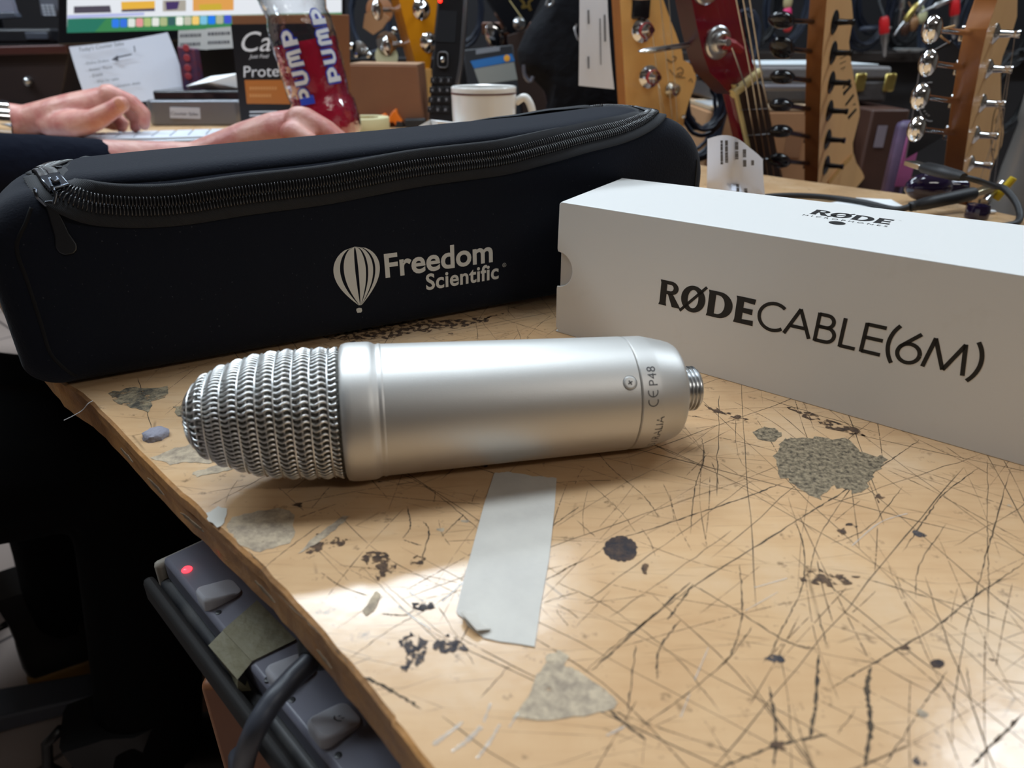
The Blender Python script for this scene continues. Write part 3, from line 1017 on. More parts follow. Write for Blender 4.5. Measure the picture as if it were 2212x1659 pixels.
loop = [(s, t) for s, t in zip(ss, ths)]
sR_, tR_ = loop[-1]
for k in range(1, 9):
    t = tR_ + (PI - 2 * tR_) * k / 9
    loop.append((sR_ + 0.004 * math.sin(PI * k / 9), t))
loop += [(s, PI - t) for s, t in zip(ss[::-1], ths[::-1])]
sL_, tL_ = ss[0], ths[0]
for k in range(1, 9):
    t = PI - tL_ - (PI - 2 * tL_) * k / 9
    loop.append((sL_ - 0.004 * math.sin(PI * k / 9), t))
zl = [surf(s, t) for s, t in loop]
# smooth the loop
zp = [p.copy() for p, n in zl]; zn = [n.copy() for p, n in zl]
for _ in range(3):
    m = len(zp)
    zp = [(zp[i - 1] + zp[i] * 2 + zp[(i + 1) % m]) / 4 for i in range(m)]
    zn = [(zn[i - 1] + zn[i] * 2 + zn[(i + 1) % m]).normalized() for i in range(m)]
# resample evenly
cum = [0]
for i in range(len(zp)): cum.append(cum[-1] + (zp[(i + 1) % len(zp)] - zp[i]).length)
tot = cum[-1]


def at_len(d):
    d %= tot
    lo, hi = 0, len(cum) - 2
    while lo < hi:
        m_ = (lo + hi + 1) // 2
        if cum[m_] <= d: lo = m_
        else: hi = m_ - 1
    f = (d - cum[lo]) / max(cum[lo + 1] - cum[lo], 1e-9)
    a, c = zp[lo], zp[(lo + 1) % len(zp)]
    na, nc = zn[lo], zn[(lo + 1) % len(zn)]
    return a.lerp(c, f), na.lerp(nc, f).normalized(), (c - a).normalized()


tape_m = bpy.data.materials.new('zip_tape')
nt, nd, lk, b = nodes(tape_m)
tc = N(nt, 'ShaderNodeTexCoord')
wv = N(nt, 'ShaderNodeTexWave', i_Scale=650.0, i_Distortion=2.0, wave_type='BANDS', bands_direction='DIAGONAL')
lk.new(tc.outputs['Object'], wv.inputs['Vector'])
bp = N(nt, 'ShaderNodeBump', i_Strength=0.4, i_Distance=0.0004)
lk.new(wv.outputs[1], bp.inputs['Height']); lk.new(bp.outputs[0], b.inputs['Normal'])
b.inputs['Base Color'].default_value = (0.014, 0.015, 0.019, 1)
b.inputs['Roughness'].default_value = 0.8
coilm = mat('zip_coil', (0.014, 0.014, 0.017), 0.22, spec=1.0)
tp = MB(); coil = MB()
M_ = 260
prof_t = [(-0.0098, 0.0001), (-0.0094, 0.0011), (-0.005, 0.0014), (0, 0.0010), (0.005, 0.0016), (0.0085, 0.0026), (0.0096, 0.0004)]
rows = []
for i in range(M_):
    p, n, t = at_len(tot * i / M_)
    sd = n.cross(t).normalized()       # towards the lid
    rows.append([p + sd * (a * 1.0) + n * h for a, h in prof_t])
rows.append(rows[0])
tp.rings(rows, False, False, False).obj('zipper_tape', tape_m, case, smooth=180)
# stitched spiral teeth, two rows of loops meeting in the middle
pitch = 0.00150
nt_ = int(tot / pitch)
for i in range(nt_):
    p, n, t = at_len(tot * i / nt_)
    sd = n.cross(t).normalized()
    b0 = p + n * 0.0021
    for sg in (1, -1):
        q = b0 + t * (pitch * 0.25 * sg)
        coil.tube([q + sd * sg * 0.0042 - n * 0.0006, q + sd * sg * 0.0041 + n * 0.0006, q + sd * sg * 0.0034 + n * 0.0010, q + sd * sg * 0.0012 + n * 0.0010, q - sd * sg * 0.0006 + n * 0.0004], [0.00036, 0.00044, 0.00044, 0.00042, 0.0005], 5)
coil.obj('zipper_teeth', coilm, case, smooth=180)
# padded lid
lidm = MB()
rows = []
K = 20
for s in [ss[0] + 0.006 + (ss[-1] - ss[0] - 0.011) * (0.5 - 0.5 * math.cos(PI * i / 64)) for i in range(65)]:
    t0 = interp(list(zip(ss, ths)), s)
    gap = 0.0098 / 0.06
    t0 = min(t0 + gap, PI / 2 - 0.03)
    row = []
    e = min(1, (s - ss[0] - 0.006) / 0.008, (ss[-1] - 0.005 - s) / 0.008)
    e = math.sqrt(max(0, 1 - (1 - max(0, min(1, e))) ** 2))
    for k in range(K + 1):
        f = k / K
        f = 0.5 - 0.5 * math.cos(PI * f)
        t = t0 + (PI - 2 * t0) * f
        p, n = surf(s, t)
        x = min(f, 1 - f) * (PI - 2 * t0) * 0.06 / 0.008
        hgt = 0.0036 * math.sqrt(max(0, 1 - (1 - min(1, x)) ** 2)) * e
        row.append(p + n * (hgt - 0.0004))
    rows.append(row)
lidm.rings(rows, False, False, False).obj('lid', neo, case, smooth=180)
# slider and its long pull
p, n = oncase(112, 408)
p = min(((q, (q - p).length) for q in zp), key=lambda z: z[1])[0] if p else zp[0]
i_ = zp.index(p); n = zn[i_]; t = (zp[(i_ + 1) % len(zp)] - zp[i_ - 1]).normalized()
gun = mat('gun_metal', (0.16, 0.18, 0.22), 0.16, 1.0)
sf = frame(p + n * 0.0042, n, t)
sl = thing_part = MB().box((0, 0, 0), (0.011, 0.0085, 0.0016), sf).box((0, 0, -0.0030), (0.0095, 0.0080, 0.0012), sf).box((0.001, 0, 0.0016), (0.0045, 0.0034, 0.002), sf).obj('zipper_slider', gun, case, bevel=0.0006)
pa, _n1 = oncase(106, 425); pb, _n2 = oncase(150, 549)
dn = (pb - pa).normalized()
nn = _n2
pa += nn * 0.0035; pb += nn * 0.0022
ringp = [p + n * 0.006 - dn * 0.001, pa + nn * 0.0012 + dn * 0.001]
rw_ = dn.cross(nn).normalized()
MB().tube([pa + rw_ * 0.0034 - dn * 0.005 + nn * .002, pa + rw_ * 0.0038 - dn * 0.001 + nn * .001, pa + rw_ * 0.002 + dn * 0.0028, pa - rw_ * 0.001 + dn * 0.003, pa - rw_ * 0.0034 - dn * 0.001 + nn * .001, pa - rw_ * 0.003 - dn * 0.005 + nn * .002], 0.0008, 8).obj('pull_ring', gun, sl, smooth=180)
pl_ = (pb - pa).length
pf = frame(pa, nn, dn)
o_ = [(0.001, 0.0020), (0.006, 0.0022), (0.016, 0.0030), (pl_ - 0.004, 0.0043), (pl_ - 0.0015, 0.0036), (pl_, 0.0018)]
MB().prism([(x, -y) for x, y in o_] + [(x, y) for x, y in o_[::-1]], -0.0009, 0.0009, pf).obj('zipper_pull', mat('pull_black', (0.07, 0.075, 0.085), 0.3, 1.0), sl, bevel=0.0006)

# the printed emblem and name on the front
logo_m = mat('logo_white', srgb(214, 216, 214), 0.6)


def onfront(vf, s, z, mb, out=0.00025):
    vs, fs = vf
    mb.add([front_at(s + v.x, z + v.y, out) for v in vs], fs)


lg = MB()
onfront(fit(text2d('Freedom', 1, offset=0.022, spacing=1.0), 0.0665, 0.0138), -0.1062, 0.0320, lg)
onfront(fit(text2d('Scientific', 1, offset=0.022, spacing=1.04), 0.0468, 0.0100), -0.0825, 0.0210, lg)
onfront(fit(text2d('R', 1, offset=0.01), 0.0008, 0.0010), -0.0323, 0.0287, lg)
onfront(([Vector((x, y, 0)) for x, y in arc(0, 0, 0.00125, 0, 360, 20) + arc(0, 0, 0.00105, 0, 360, 20)], [(i, i + 1, 22 + i, 21 + i) for i in range(20)]), -0.0319, 0.0292, lg)
# balloon: upright gores between curved gaps, and a basket
bx, bz, bw, bh = -0.1218, 0.0395, 0.0128, 0.0125


def edge(u):                           # half width at height u, 1 top .. -1.9 bottom tip
    if u > 0: return math.sqrt(max(0, 1 - u * u))
    return max(0, math.cos(min(1, -u / 1.72) * PI / 2) ** 0.95)


gores = [(-1.0, -0.72), (-0.56, -0.08), (0.06, 0.38), (0.48, 0.70), (0.80, 1.0)]
for a, c in gores:
    L, Rr = [], []
    for k in range(25):
        u = 1.0 - 2.66 * k / 24
        e = edge(u)
        L.append((bx + bw * a * e, bz + bh * u)); Rr.append((bx + bw * c * e, bz + bh * u))
    vs = [Vector((x, z, 0)) for x, z in L + Rr]
    fs = [(i, i + 1, 25 + i + 1, 25 + i) for i in range(24)]
    lg.add([front_at(v.x, v.y, 0.00025) for v in vs], fs)
q = [(-0.0015, 0.0013), (-0.0017, 0.0002), (-0.0012, -0.0012), (0.0010, -0.0014), (0.0016, -0.0004), (0.0014, 0.0011), (0, 0.0016)]
lg.poly([front_at(bx - 0.0008 + x, 0.0157 + z, 0.00025) for x, z in q])
lg.obj('printed_logo', logo_m, case)
# lint lying on the lid
lint_m = mat('lint', (0.5, 0.5, 0.5), 0.8)


def lint(pts, label):
    vs = []
    for x, y in pts:
        h = lid_bvh.ray_cast(CAMP, ray(x, y).normalized())
        if h[0] is None: return
        vs.append(h[0] + h[1] * 0.0003)
    mb = MB().tube(spline(vs, 5), 0.0002, 5)
    tag(mb.obj('lint_thread', lint_m, None, org=vs[0]), label, 'lint', 'lint threads on the black case')


lid_bvh = BVHTree.FromPolygons([tuple(v) for v in lidm.v], lidm.f)
lint([(512, 313), (530, 311), (550, 311), (570, 309)], 'short white lint thread on the case lid, the one farthest left')
lint([(632, 315), (650, 314), (670, 313)], 'shortest white lint thread on the case lid, between the other two')
lint([(717, 341), (727, 335), (734, 326), (746, 323), (756, 319), (764, 312), (780, 310), (800, 309)], 'long curly white lint thread on the case lid')

# ------------------------------------------------------------------ white cable box
BA = Vector((0.0253, 0.3748, TZ)); BU = Vector((0.782, -0.6233, 0)).normalized(); BN = Vector((0.6233, 0.782, 0)).normalized()
BL, BD, BH = 0.33, 0.082, 0.0745
BDR = 0.098
box = thing('cable_box', 'long white cardboard cable box with black lettering, on the right of the counter', 'box', BA + BU * 0.15 + BN * 0.045)
card = bpy.data.materials.new('white_card')
nt, nd, lk, b = nodes(card)
tc = N(nt, 'ShaderNodeTexCoord')
n1 = N(nt, 'ShaderNodeTexNoise', i_Scale=28.0, i_Detail=5.0, i_Roughness=0.7)
lk.new(tc.outputs['Object'], n1.inputs['Vector'])
r1 = N(nt, 'ShaderNodeMapRange', i_1=0.62, i_2=0.8, i_3=0.0, i_4=0.25)
lk.new(n1.outputs[0], r1.inputs[0])
mx = N(nt, 'ShaderNodeMix', data_type='RGBA')
mx.inputs[6].default_value = (0.80, 0.79, 0.77, 1); mx.inputs[7].default_value = (0.60, 0.55, 0.48, 1)
lk.new(r1.outputs[0], mx.inputs[0]); lk.new(mx.outputs[2], b.inputs['Base Color'])
b.inputs['Roughness'].default_value = 0.38
MBX = Matrix((BU, CZ, -BN)).transposed().to_4x4(); MBX.translation = BA      # local x along, y up, z towards us
sk = 0.010                             # the left end is a little out of square
notch = arc(0.0, 0.0375, 0.0098, 90, -90, 16)
ft = [(0.0012, BH), (0, BH - 0.0012)] + [(-0.0005, 0.0375 + 0.0115)] + [(x - 0.0005 * 0, y) for x, y in notch] + [(-0.0003, 0.0375 - 0.0115), (0, 0.003), (0.0022, 0.0004), (BL, 0.0), (BL, BH)]
slv = MB()
T = 0.0008
slv.prism(ft, -T, 0, MBX)
P3 = lambda s, v, z: BA + BU * s + BN * v + CZ * z
topf = [P3(0.001, 0, BH), P3(BL, 0, BH), P3(BL, BDR, BH), P3(-sk + 0.0, BD, BH), P3(-sk * 0.9, BD * 0.93, BH)]
slv.slab(topf, Vector((0, 0, -T)))
slv.slab([P3(-sk, BD, 0), P3(BL, BDR, 0), P3(BL, BDR, BH), P3(-sk, BD, BH)], -BN * T)
slv.slab([P3(0, 0, 0), P3(BL, 0, 0), P3(BL, BDR, 0), P3(-sk, BD, 0)], Vector((0, 0, T)))
slv.slab([P3(BL, 0, 0), P3(BL, BDR, 0), P3(BL, BDR, BH), P3(BL, 0, BH)], -BU * T)
slv.obj('sleeve', card, box, bevel=0.0006, seg=3)
MB().slab([P3(0.0012, 0.0012, 0.0012), P3(BL - 0.002, 0.0012, 0.0012), P3(BL - 0.002, BDR - 0.0012, 0.0012), P3(-sk + 0.001, BD - 0.0012, 0.0012)], Vector((0, 0, BH - 0.0024))).obj('inner_tray', mat('inner_card', (0.62, 0.60, 0.58), 0.6), box, bevel=0.0006)

# lettering on the front: heavy flared R Ø D E, then light CABLE(6M)
lt = MB()
F3 = lambda x, y, d=0.00008: BA + BU * x + CZ * y - BN * d


def put(vs, fs, ox, oy, sc, mb=lt, f=F3):
    mb.add([f(ox + v[0] * sc, oy + v[1] * sc) for v in vs], fs)


def poly_letter(pts, ox, oy, sc, mb=lt, f=F3):
    put(pts, [tuple(range(len(pts)))], ox, oy, sc, mb, f)


def strip_letter(outer, inner, ox, oy, sc, closed=True, mb=lt, f=F3):
    n = len(outer)
    put(outer + inner, [(i, (i + 1) % n, n + (i + 1) % n, n + i) for i in range(n if closed else n - 1)], ox, oy, sc, mb, f)


def rode(ox, oy, sc, mb, f):
    """R Ø D E, cap height 1, heavy strokes with flared ends; returns the width"""
    k = dict(mb=mb, f=f)
    # R
    poly_letter([(-.02, 0), (.30, 0), (.265, .12), (.26, .88), (.28, 1), (-.02, 1), (.015, .88), (.015, .12)], ox, oy, sc, **k)
    o = [(.26, 1)] + arc(.42, .735, .30, 90, -90, 12, .265) + [(.26, .47)]
    i = [(.26, .86)] + arc(.40, .735, .12, 90, -90, 12, .125) + [(.26, .61)]
    strip_letter(o, i, ox, oy, sc, False, **k)
    poly_letter([(.30, .52), (.52, .50), (.87, 0), (.52, 0)], ox, oy, sc, **k)
    # Ø
    x = 1.30
    o = arc(x, .5, .46, 0, 360, 36, .52)[:-1]; i = arc(x, .5, .20, 0, 360, 36, .36)[:-1]
    strip_letter(o, i, ox, oy, sc, True, **k)
    poly_letter([(x - .50, -.03), (x - .42, -.10), (x + .50, 1.03), (x + .42, 1.10)], ox, oy, sc, **k)
    # D
    x = 1.86
    poly_letter([(x - .02, 0), (x + .29, 0), (x + .265, .12), (x + .265, .88), (x + .29, 1), (x - .02, 1), (x + .01, .88), (x + .01, .12)], ox, oy, sc, **k)
    o = [(x + .26, 1)] + arc(x + .40, .5, .50, 90, -90, 20, .5) + [(x + .26, 0)]
    i = [(x + .26, .86)] + arc(x + .36, .5, .25, 90, -90, 20, .36) + [(x + .26, .14)]
    strip_letter(o, i, ox, oy, sc, False, **k)
    # E
    x = 2.86
    poly_letter([(x - .02, 0), (x + .29, 0), (x + .27, .12), (x + .27, .88), (x + .29, 1), (x - .02, 1), (x + .01, .88), (x + .01, .12)], ox, oy, sc, **k)
    poly_letter([(x + .26, 0), (x + .68, 0), (x + .66, .20), (x + .26, .17)], ox, oy, sc, **k)
    poly_letter([(x + .26, 1), (x + .66, 1), (x + .64, .80), (x + .26, .83)], ox, oy, sc, **k)
    poly_letter([(x + .26, .60), (x + .60, .61), (x + .60, .40), (x + .26, .42)], ox, oy, sc, **k)
    return x + .68


capH = 0.0131
rx, ry = 0.0634, 0.0311
scx = 0.0490 / 3.54


def F3r(x, y, d=0.00008): return F3(rx + (x - rx) * 1.0, y, d)


rode(rx, ry, capH, lt, lambda x, y: F3(rx + (x - rx) * (0.0490 / (3.54 * capH)), y))


def stroke(pts, w, ox, oy, sc, mb=lt, f=F3):
    mb.ribbon([f(ox + x * sc, oy + y * sc) for x, y in pts], w, -BN)


lw = 0.00165
H_ = capH * 1.02
cx = 0.1143
stroke(arc(.52, .5, .50, 48, 312, 26, .48), lw, cx, ry, H_); cx += .93 * H_
stroke([(.02, 0.02), (.44, .98)], lw, cx, ry, H_); stroke([(.86, 0.02), (.43, .98)], lw, cx, ry, H_); stroke([(.18, .34), (.70, .34)], lw, cx, ry, H_); cx += 1.0 * H_
stroke([(.05, 0), (.05, 1)], lw, cx, ry, H_)
stroke([(.05, .955), (.30, .955)] + arc(.32, .745, .21, 90, -90, 12)[1:] + [(.05, .535)], lw, cx, ry, H_)
stroke([(.05, .535), (.34, .535)] + arc(.38, .29, .245, 90, -90, 12)[1:] + [(.05, .045)], lw, cx, ry, H_); cx += .80 * H_
stroke([(.05, 1), (.05, .0)], lw, cx, ry, H_); stroke([(.05, .045), (.52, .045)], lw, cx, ry, H_); cx += .66 * H_
stroke([(.05, 1), (.05, .0)], lw, cx, ry, H_)
for yy in (.045, .52, .955): stroke([(.05, yy), (.62 if yy != .52 else .60, yy)], lw, cx, ry, H_)
cx += .72 * H_
stroke(arc(1.05, .5, 1.0, 142, 218, 16, 1.02), lw, cx, ry, H_); cx += .30 * H_
stroke(arc(.36, .31, .31, 0, 360, 26), lw, cx, ry, H_); stroke([(.58, 1), (.085, .47)], lw, cx, ry, H_); cx += .80 * H_
stroke([(.02, 0), (.17, .98)], lw, cx, ry, H_); stroke([(.16, .97), (.56, .04)], lw, cx, ry, H_); stroke([(.56, .04), (.96, .97)], lw, cx, ry, H_); stroke([(.95, .98), (1.10, 0)], lw, cx, ry, H_); cx += 1.2 * H_
stroke(arc(-.75, .5, 1.0, 38, -38, 16, 1.02), lw, cx, ry, H_)
lt.obj('printed_lettering', ink, box)
# logo on the lid
tl = MB()
FT = lambda x, y: P3(x, y, BH + 0.00008)
rode(0.1135, 0.0535, 0.0120, tl, lambda x, y: FT(0.1135 + (x - 0.1135) * 0.86, y))
vs, fs = fit(text2d('MICROPHONES', 0.004, spacing=1.6), 0.0385, 0.0028)
tl.add([FT(0.1118 + v.x, 0.0477 + v.y) for v in vs], fs)
tl.poly([FT(0.1300 + x, 0.0418 + y) for x, y in arc(0, 0, 0.0037, 0, 360, 28)[:-1]])
vs, fs = fit(text2d('TM', 0.0015), 0.0012, 0.0007)
tl.add([FT(0.1515 + v.x, 0.0650 + v.y) for v in vs], fs)
tl.obj('printed_logo', ink, box)

# ------------------------------------------------------------------ strip of masking tape on the counter
tm = mat('masking_tape', srgb(206, 200, 190), 0.62, bump=(70, 0.6, 0.0015), var=(45, 0.5, srgb(182, 176, 170)))
tpx = jag([(1066, 1024), (1100, 1021), (1150, 1030), (1201, 1034)], 1.5, 6, 2)[:19] + [(1198, 1100), (1186, 1210), (1168, 1310), (1155, 1399), (1120, 1393), (1080, 1388), (1045, 1380), (1010, 1352), (1004, 1340), (990, 1330), (986, 1322), (1000, 1260), (1022, 1180), (1046, 1090)]
t_ = MB().slab([W(x, y) + Vector((0, 0, 0.0004)) for x, y in tpx], Vector((0, 0, -0.00035)))
cx_ = [W(1004, 1325), W(1040, 1330), W(1060, 1365), W(1030, 1374), W(1006, 1352), W(996, 1338)]
t_.slab([p + Vector((0, 0, h)) for p, h in zip(cx_, (0.001, 0.0008, 0.0008, 0.002, 0.003, 0.0025))], Vector((0, 0, 0.0003)))
tag(t_.obj('masking_tape_strip', tm, None, org=W(1095, 1200)), 'torn strip of white masking tape stuck to the counter in front of the microphone', 'tape')
# ball of lilac putty by the edge
mb = MB()
pc_ = W(336, 938, 0.001)
rp_ = random.Random(5)
rg = []
for i in range(5):
    f = [1.0, 1.0, 0.85, 0.5, 0.12][i]; z = [-.001, .0004, .0014, .002, .0022][i]
    rg.append([pc_ + Vector((math.cos(2 * PI * k / 18) * 0.0052 * f * (1 + rw.uniform(-.16, .16)), math.sin(2 * PI * k / 18) * 0.0052 * f * (1 + rw.uniform(-.16, .16)), z)) for k in range(18)])
tag(mb.rings(rg).obj('chewing_gum', mat('gum', srgb(150, 148, 160), 0.7, bump=(400, .8, .001)), None, org=pc_, smooth=50), 'dried lilac grey gum blob on the counter near its left edge', 'gum')
# loose thread at the edge
pts = [W(138, 908, -0.004), W(160, 897, -0.003), W(178, 886, -0.002), W(190, 872, 0.0008), W(200, 866, 0.0006)]
tag(MB().tube(spline(pts, 6), 0.0002, 5).obj('loose_thread', lint_m, None, org=pts[-1]), 'loose pale thread hanging off the left counter edge', 'thread')

# ------------------------------------------------------------------ power strip under the edge
PO = Vector((-0.1525, 0.2372, TZ - 0.05)); PD = Vector((0.705, -0.709, 0)); PC = Vector((0.709, 0.705, 0))
ps = thing('power_strip', 'grey wall-type power strip with rocker switches below the counter edge', 'power strip', PO + PD * 0.15 + PC * 0.03 - CZ * 0.03)
psm = Matrix((PD, PC, CZ)).transposed().to_4x4()
if psm.determinant() < 0: psm = Matrix((PD, PC, CZ)).transposed().to_4x4()
psm.translation = PO
Q = lambda d, c, z: PO + PD * d + PC * c + CZ * z
greyw = mat('grey_white_plastic', srgb(108, 108, 120), 0.4, var=(60, 0.3, srgb(110, 108, 114)))
PLn = 0.30
MB().slab([Q(0, 0, -0.012), Q(PLn, 0, -0.012), Q(PLn, 0.06, -0.012), Q(0, 0.06, -0.012)], CZ * 0.012).obj('face_plate', greyw, ps, bevel=0.002)
dk = mat('strip_body', srgb(24, 24, 28), 0.5, var=(50, 0.7, srgb(70, 68, 66)))
MB().slab([Q(-0.002, -0.004, -0.034), Q(PLn, -0.004, -0.034), Q(PLn, 0.06, -0.034), Q(-0.002, 0.06, -0.034)], CZ * 0.0225).obj('housing', dk, ps, bevel=0.003)
MB().slab([Q(-0.003, -0.0095, -0.020), Q(PLn, -0.0095, -0.020), Q(PLn, -0.0045, -0.020), Q(-0.003, -0.0045, -0.020)], CZ * 0.012).obj('cable_channel', mat('channel', srgb(36, 34, 33), 0.6, spec=0.25), ps, bevel=0.002)
MB().slab([Q(-0.006, -0.003, -0.03), Q(-0.001, -0.003, -0.03), Q(-0.001, 0.05, -0.03), Q(-0.006, 0.05, -0.03)], CZ * 0.026).obj('end_cap', mat('end_cap', srgb(160, 152, 140), 0.5), ps, bevel=0.002)


def dc(px, py, z=-0.05):
    p = W(px, py, z) - PO
    return p.dot(PD), p.dot(PC)


for px, py in ((472, 1278), (628, 1447), (722, 1560)):
    d, c = dc(px, py, -0.048)
    w2, l2 = 0.0058, 0.0075
    ol = []
    for cx2, cy2, a0 in ((1, 1, 0), (-1, 1, 90), (-1, -1, 180), (1, -1, 270)):
        ol += [(d + cx2 * (w2 - .003) + x, c + cy2 * (l2 - .003) + y) for x, y in arc(0, 0, 0.003, a0, a0 + 90, 5)]
    hs = lambda y: 0.0032 - 0.0022 * (y - c) / l2
    sw = MB().rings([[Q(x, y, -0.002) for x, y in ol], [Q(x, y, hs(y) * 0.7) for x, y in ol], [Q(d + (x - d) * .9, c + (y - c) * .92, hs(y) * .92) for x, y in ol], [Q(d + (x - d) * .8, c + (y - c) * .84, hs(y)) for x, y in ol]])
    so = sw.obj('rocker_switch', mat('switch_white', srgb(178, 178, 184), 0.3), ps, smooth=40)
    if px == 722:                      # someone drew a little face
        mk = MB()
        e = lambda x, y: Q(d + x, c + y, 0.0034 - 0.0022 * y / l2)
        for x, y in ((-0.0004, 0.0018), (0.0010, 0.0022)): mk.ribbon([e(x, y), e(x + 0.0003, y + 0.0009)], 0.0003, CZ)
        mk.ribbon([e(-0.0012, 0.001), e(-0.0002, 0.0002), e(0.0012, 0.0006), e(0.002, 0.0016)], 0.0003, CZ)
        mk.obj('pen_face', ink, so)
d, c = dc(404, 1231)
MB().sphere(Q(d, c, 0.0), (0.0022, 0.0022, 0.0012), 14).obj('indicator_light', mat('red_neon', (0.5, 0.0, 0.01), 0.3, emit=(1.0, 0.02, 0.03, 6.0)), ps, smooth=180)
for px, py in ((472, 1323), (631, 1512), (731, 1632), (578, 1468)):
    d, c = dc(px, py)
    MB().lathe([(0.0012, -0.002), (0.0012, 0.0002), (0.0006, 0.0003)], frame(Q(d, c, 0), CZ), 12).obj('screw_hole', black_plastic, ps)
# tape wrapped over the strip, its torn end hanging down
tg = mat('old_tape', srgb(122, 116, 92), 0.6, bump=(90, 0.8, 0.002))
a1 = [Q(*dc(482, 1365), 0.0006), Q(*dc(545, 1432), 0.0006), Q(*dc(640, 1385), 0.0006), Q(*dc(556, 1300), 0.0006)]
tp_ = MB().slab([q + CZ * 0.0003 for q in a1], -CZ * 0.0004)
a2 = [a1[0] - PC * 0.0052, a1[1] - PC * 0.0052]
tp_.poly([a1[0], a1[1], a1[1] - PC * 0.0062 - CZ * 0.004, a1[0] - PC * 0.0062 - CZ * 0.003])
low = [W(*q, -0.060) for q in ((543, 1492), (534, 1470), (527, 1488), (514, 1494), (500, 1460))]
tp_.poly([a1[0] - PC * 0.0062 - CZ * 0.003, a1[1] - PC * 0.0062 - CZ * 0.004] + low)
tag(tp_.obj('masking_tape_piece', tg, None, org=a1[0]), 'yellowed masking tape wrapped across the power strip, torn end hanging', 'tape')
# grey lead looping out of the strip
pts = [W(690, 1402, -0.03), W(668, 1430, -0.03), W(630, 1468, -0.032), W(585, 1520, -0.034), W(545, 1590, -0.042), W(524, 1660, -0.07), W(515, 1740, -0.13)]
end = pts[-1]
pts += [Vector((end.x - 0.03, end.y - 0.03, TZ - 0.4)), Vector((end.x - 0.05, end.y - 0.05, TZ - 0.68)), Vector((end.x - 0.09, end.y - 0.10, 0.0045)), Vector((end.x - 0.05, end.y - 0.35, 0.0045))]
ld_ = thing('power_lead', 'thick grey power lead looping out from under the counter edge over the power strip', 'cable', pts[2])
MB().tube(spline(pts, 8), 0.0036, 12).obj('lead', mat('lead_grey', srgb(58, 60, 68), 0.42), ld_, smooth=180)
pp = pts[0]
MB().lathe([(0.004, 0), (0.0075, 0.004), (0.009, 0.012), (0.009, 0.02)], frame(pts[1], pts[0] - pts[1]), 16).obj('plug', black_rubber, ld_, smooth=40)

# ------------------------------------------------------------------ mug
def px_m(Zd, n): return n * Zd / FPX


mY = 0.93
mtop = PY(1045, 186, mY)
mr = 0.0405
mugm = mat('mug_glaze', srgb(226, 224, 220), 0.15, coat=0.5)
mug = thing('mug', 'white mug with a thin brown line under its rim, behind the case', 'mug', (mtop.x, mtop.y, TZ))
h = mtop.z - TZ
mm_ = Matrix.Translation((mtop.x, mtop.y, TZ))
MB().lathe([(0.026, 0.0), (0.033, 0.001), (0.0365, 0.006), (0.0385, 0.02), (0.0395, 0.05), (mr, h - 0.003), (mr, h - 0.001), (mr - 0.001, h), (mr - 0.003, h - 0.001), (mr - 0.0035, h - 0.01), (0.036, 0.03), (0.03, 0.008), (0.004, 0.006)], mm_, 48).obj('cup', mugm, mug, smooth=60)
MB().lathe([(mr + 0.0002, h - 0.0085), (mr + 0.0003, h - 0.0065)], mm_, 48, False, False).obj('rim_line', mat('mug_line', srgb(96, 64, 60), 0.3), mug, smooth=60)
hx = mtop.x + mr - 0.001
MB().tube(spline([(hx, mtop.y, TZ + h - 0.018), (hx + 0.012, mtop.y - .002, TZ + h - 0.013), (hx + 0.0205, mtop.y - .004, TZ + h - 0.028), (hx + 0.021, mtop.y - .004, TZ + h - 0.054), (hx + 0.012, mtop.y - .002, TZ + h - 0.073), (hx - 0.002, mtop.y, TZ + h - 0.082)], 6), 0.0048, 12).obj('handle', mugm, mug, smooth=180)

# ------------------------------------------------------------------ cordless phone
phY = 1.04
po = PY(960, 120, phY); pn = Vector((-0.12, -0.99, 0.1)).normalized()
PX = lambda x, y, off=0.0: PL(x, y, po, pn) + pn * off
ph = thing('cordless_phone', 'black cordless phone handset standing upright in its cradle, left of the mug', 'phone', (po.x, po.y, TZ))
pho = [(948, -55), (1004, -55), (1003, 60), (994, 150), (984, 230), (981, 282), (924, 282), (928, 220), (936, 120), (943, 40)]
MB().slab([PX(*q) for q in pho], -pn * 0.022).obj('body', black_plastic, ph, bevel=0.003, seg=3)
MB().slab([PX(x, y, 0.0008) for x, y in [(1006, -50), (1013, -50), (998, 140), (991, 182), (983, 182), (992, 130)]], -pn * 0.012).obj('side_trim', mat('trim_grey', srgb(120, 120, 124), 0.3, 0.8), ph, bevel=0.001)
MB().slab([PX(x, y, 0.0004) for x, y in [(947, 22), (988, 24), (983, 92), (940, 90)]], -pn * 0.001).obj('screen', mat('phone_screen', srgb(44, 46, 50), 0.12), ph)
MB().sphere(PX(951, 2, 0.001), 0.0028, 12).obj('indicator_light', mat('red_led', (0.5, 0, 0), 0.3, emit=(1, 0.02, 0.01, 4)), ph)
cpx = (957, 129)
rg = []
for k in range(24):
    a = 2 * PI * k / 24
    q = abs(math.cos(a)) ** 4 + abs(math.sin(a)) ** 4
    rg.append(PX(cpx[0] + 11 * math.cos(a) * q ** -.25, cpx[1] + 17 * math.sin(a) * q ** -.25, 0.0012))
MB().tube(rg, 0.0009, 6, closed=True).obj('navigation_ring', mat('ring_grey', srgb(120, 122, 128), 0.3, 0.6), ph)
MB().sphere(PX(957, 129, 0.001), (0.003, 0.003, 0.004), 10).obj('navigation_button', steel, ph)
keym = mat('phone_key', (0.02, 0.02, 0.023), 0.3)
keyt = mat('key_print', srgb(170, 172, 180), 0.5)
labs = '123456789*0#'
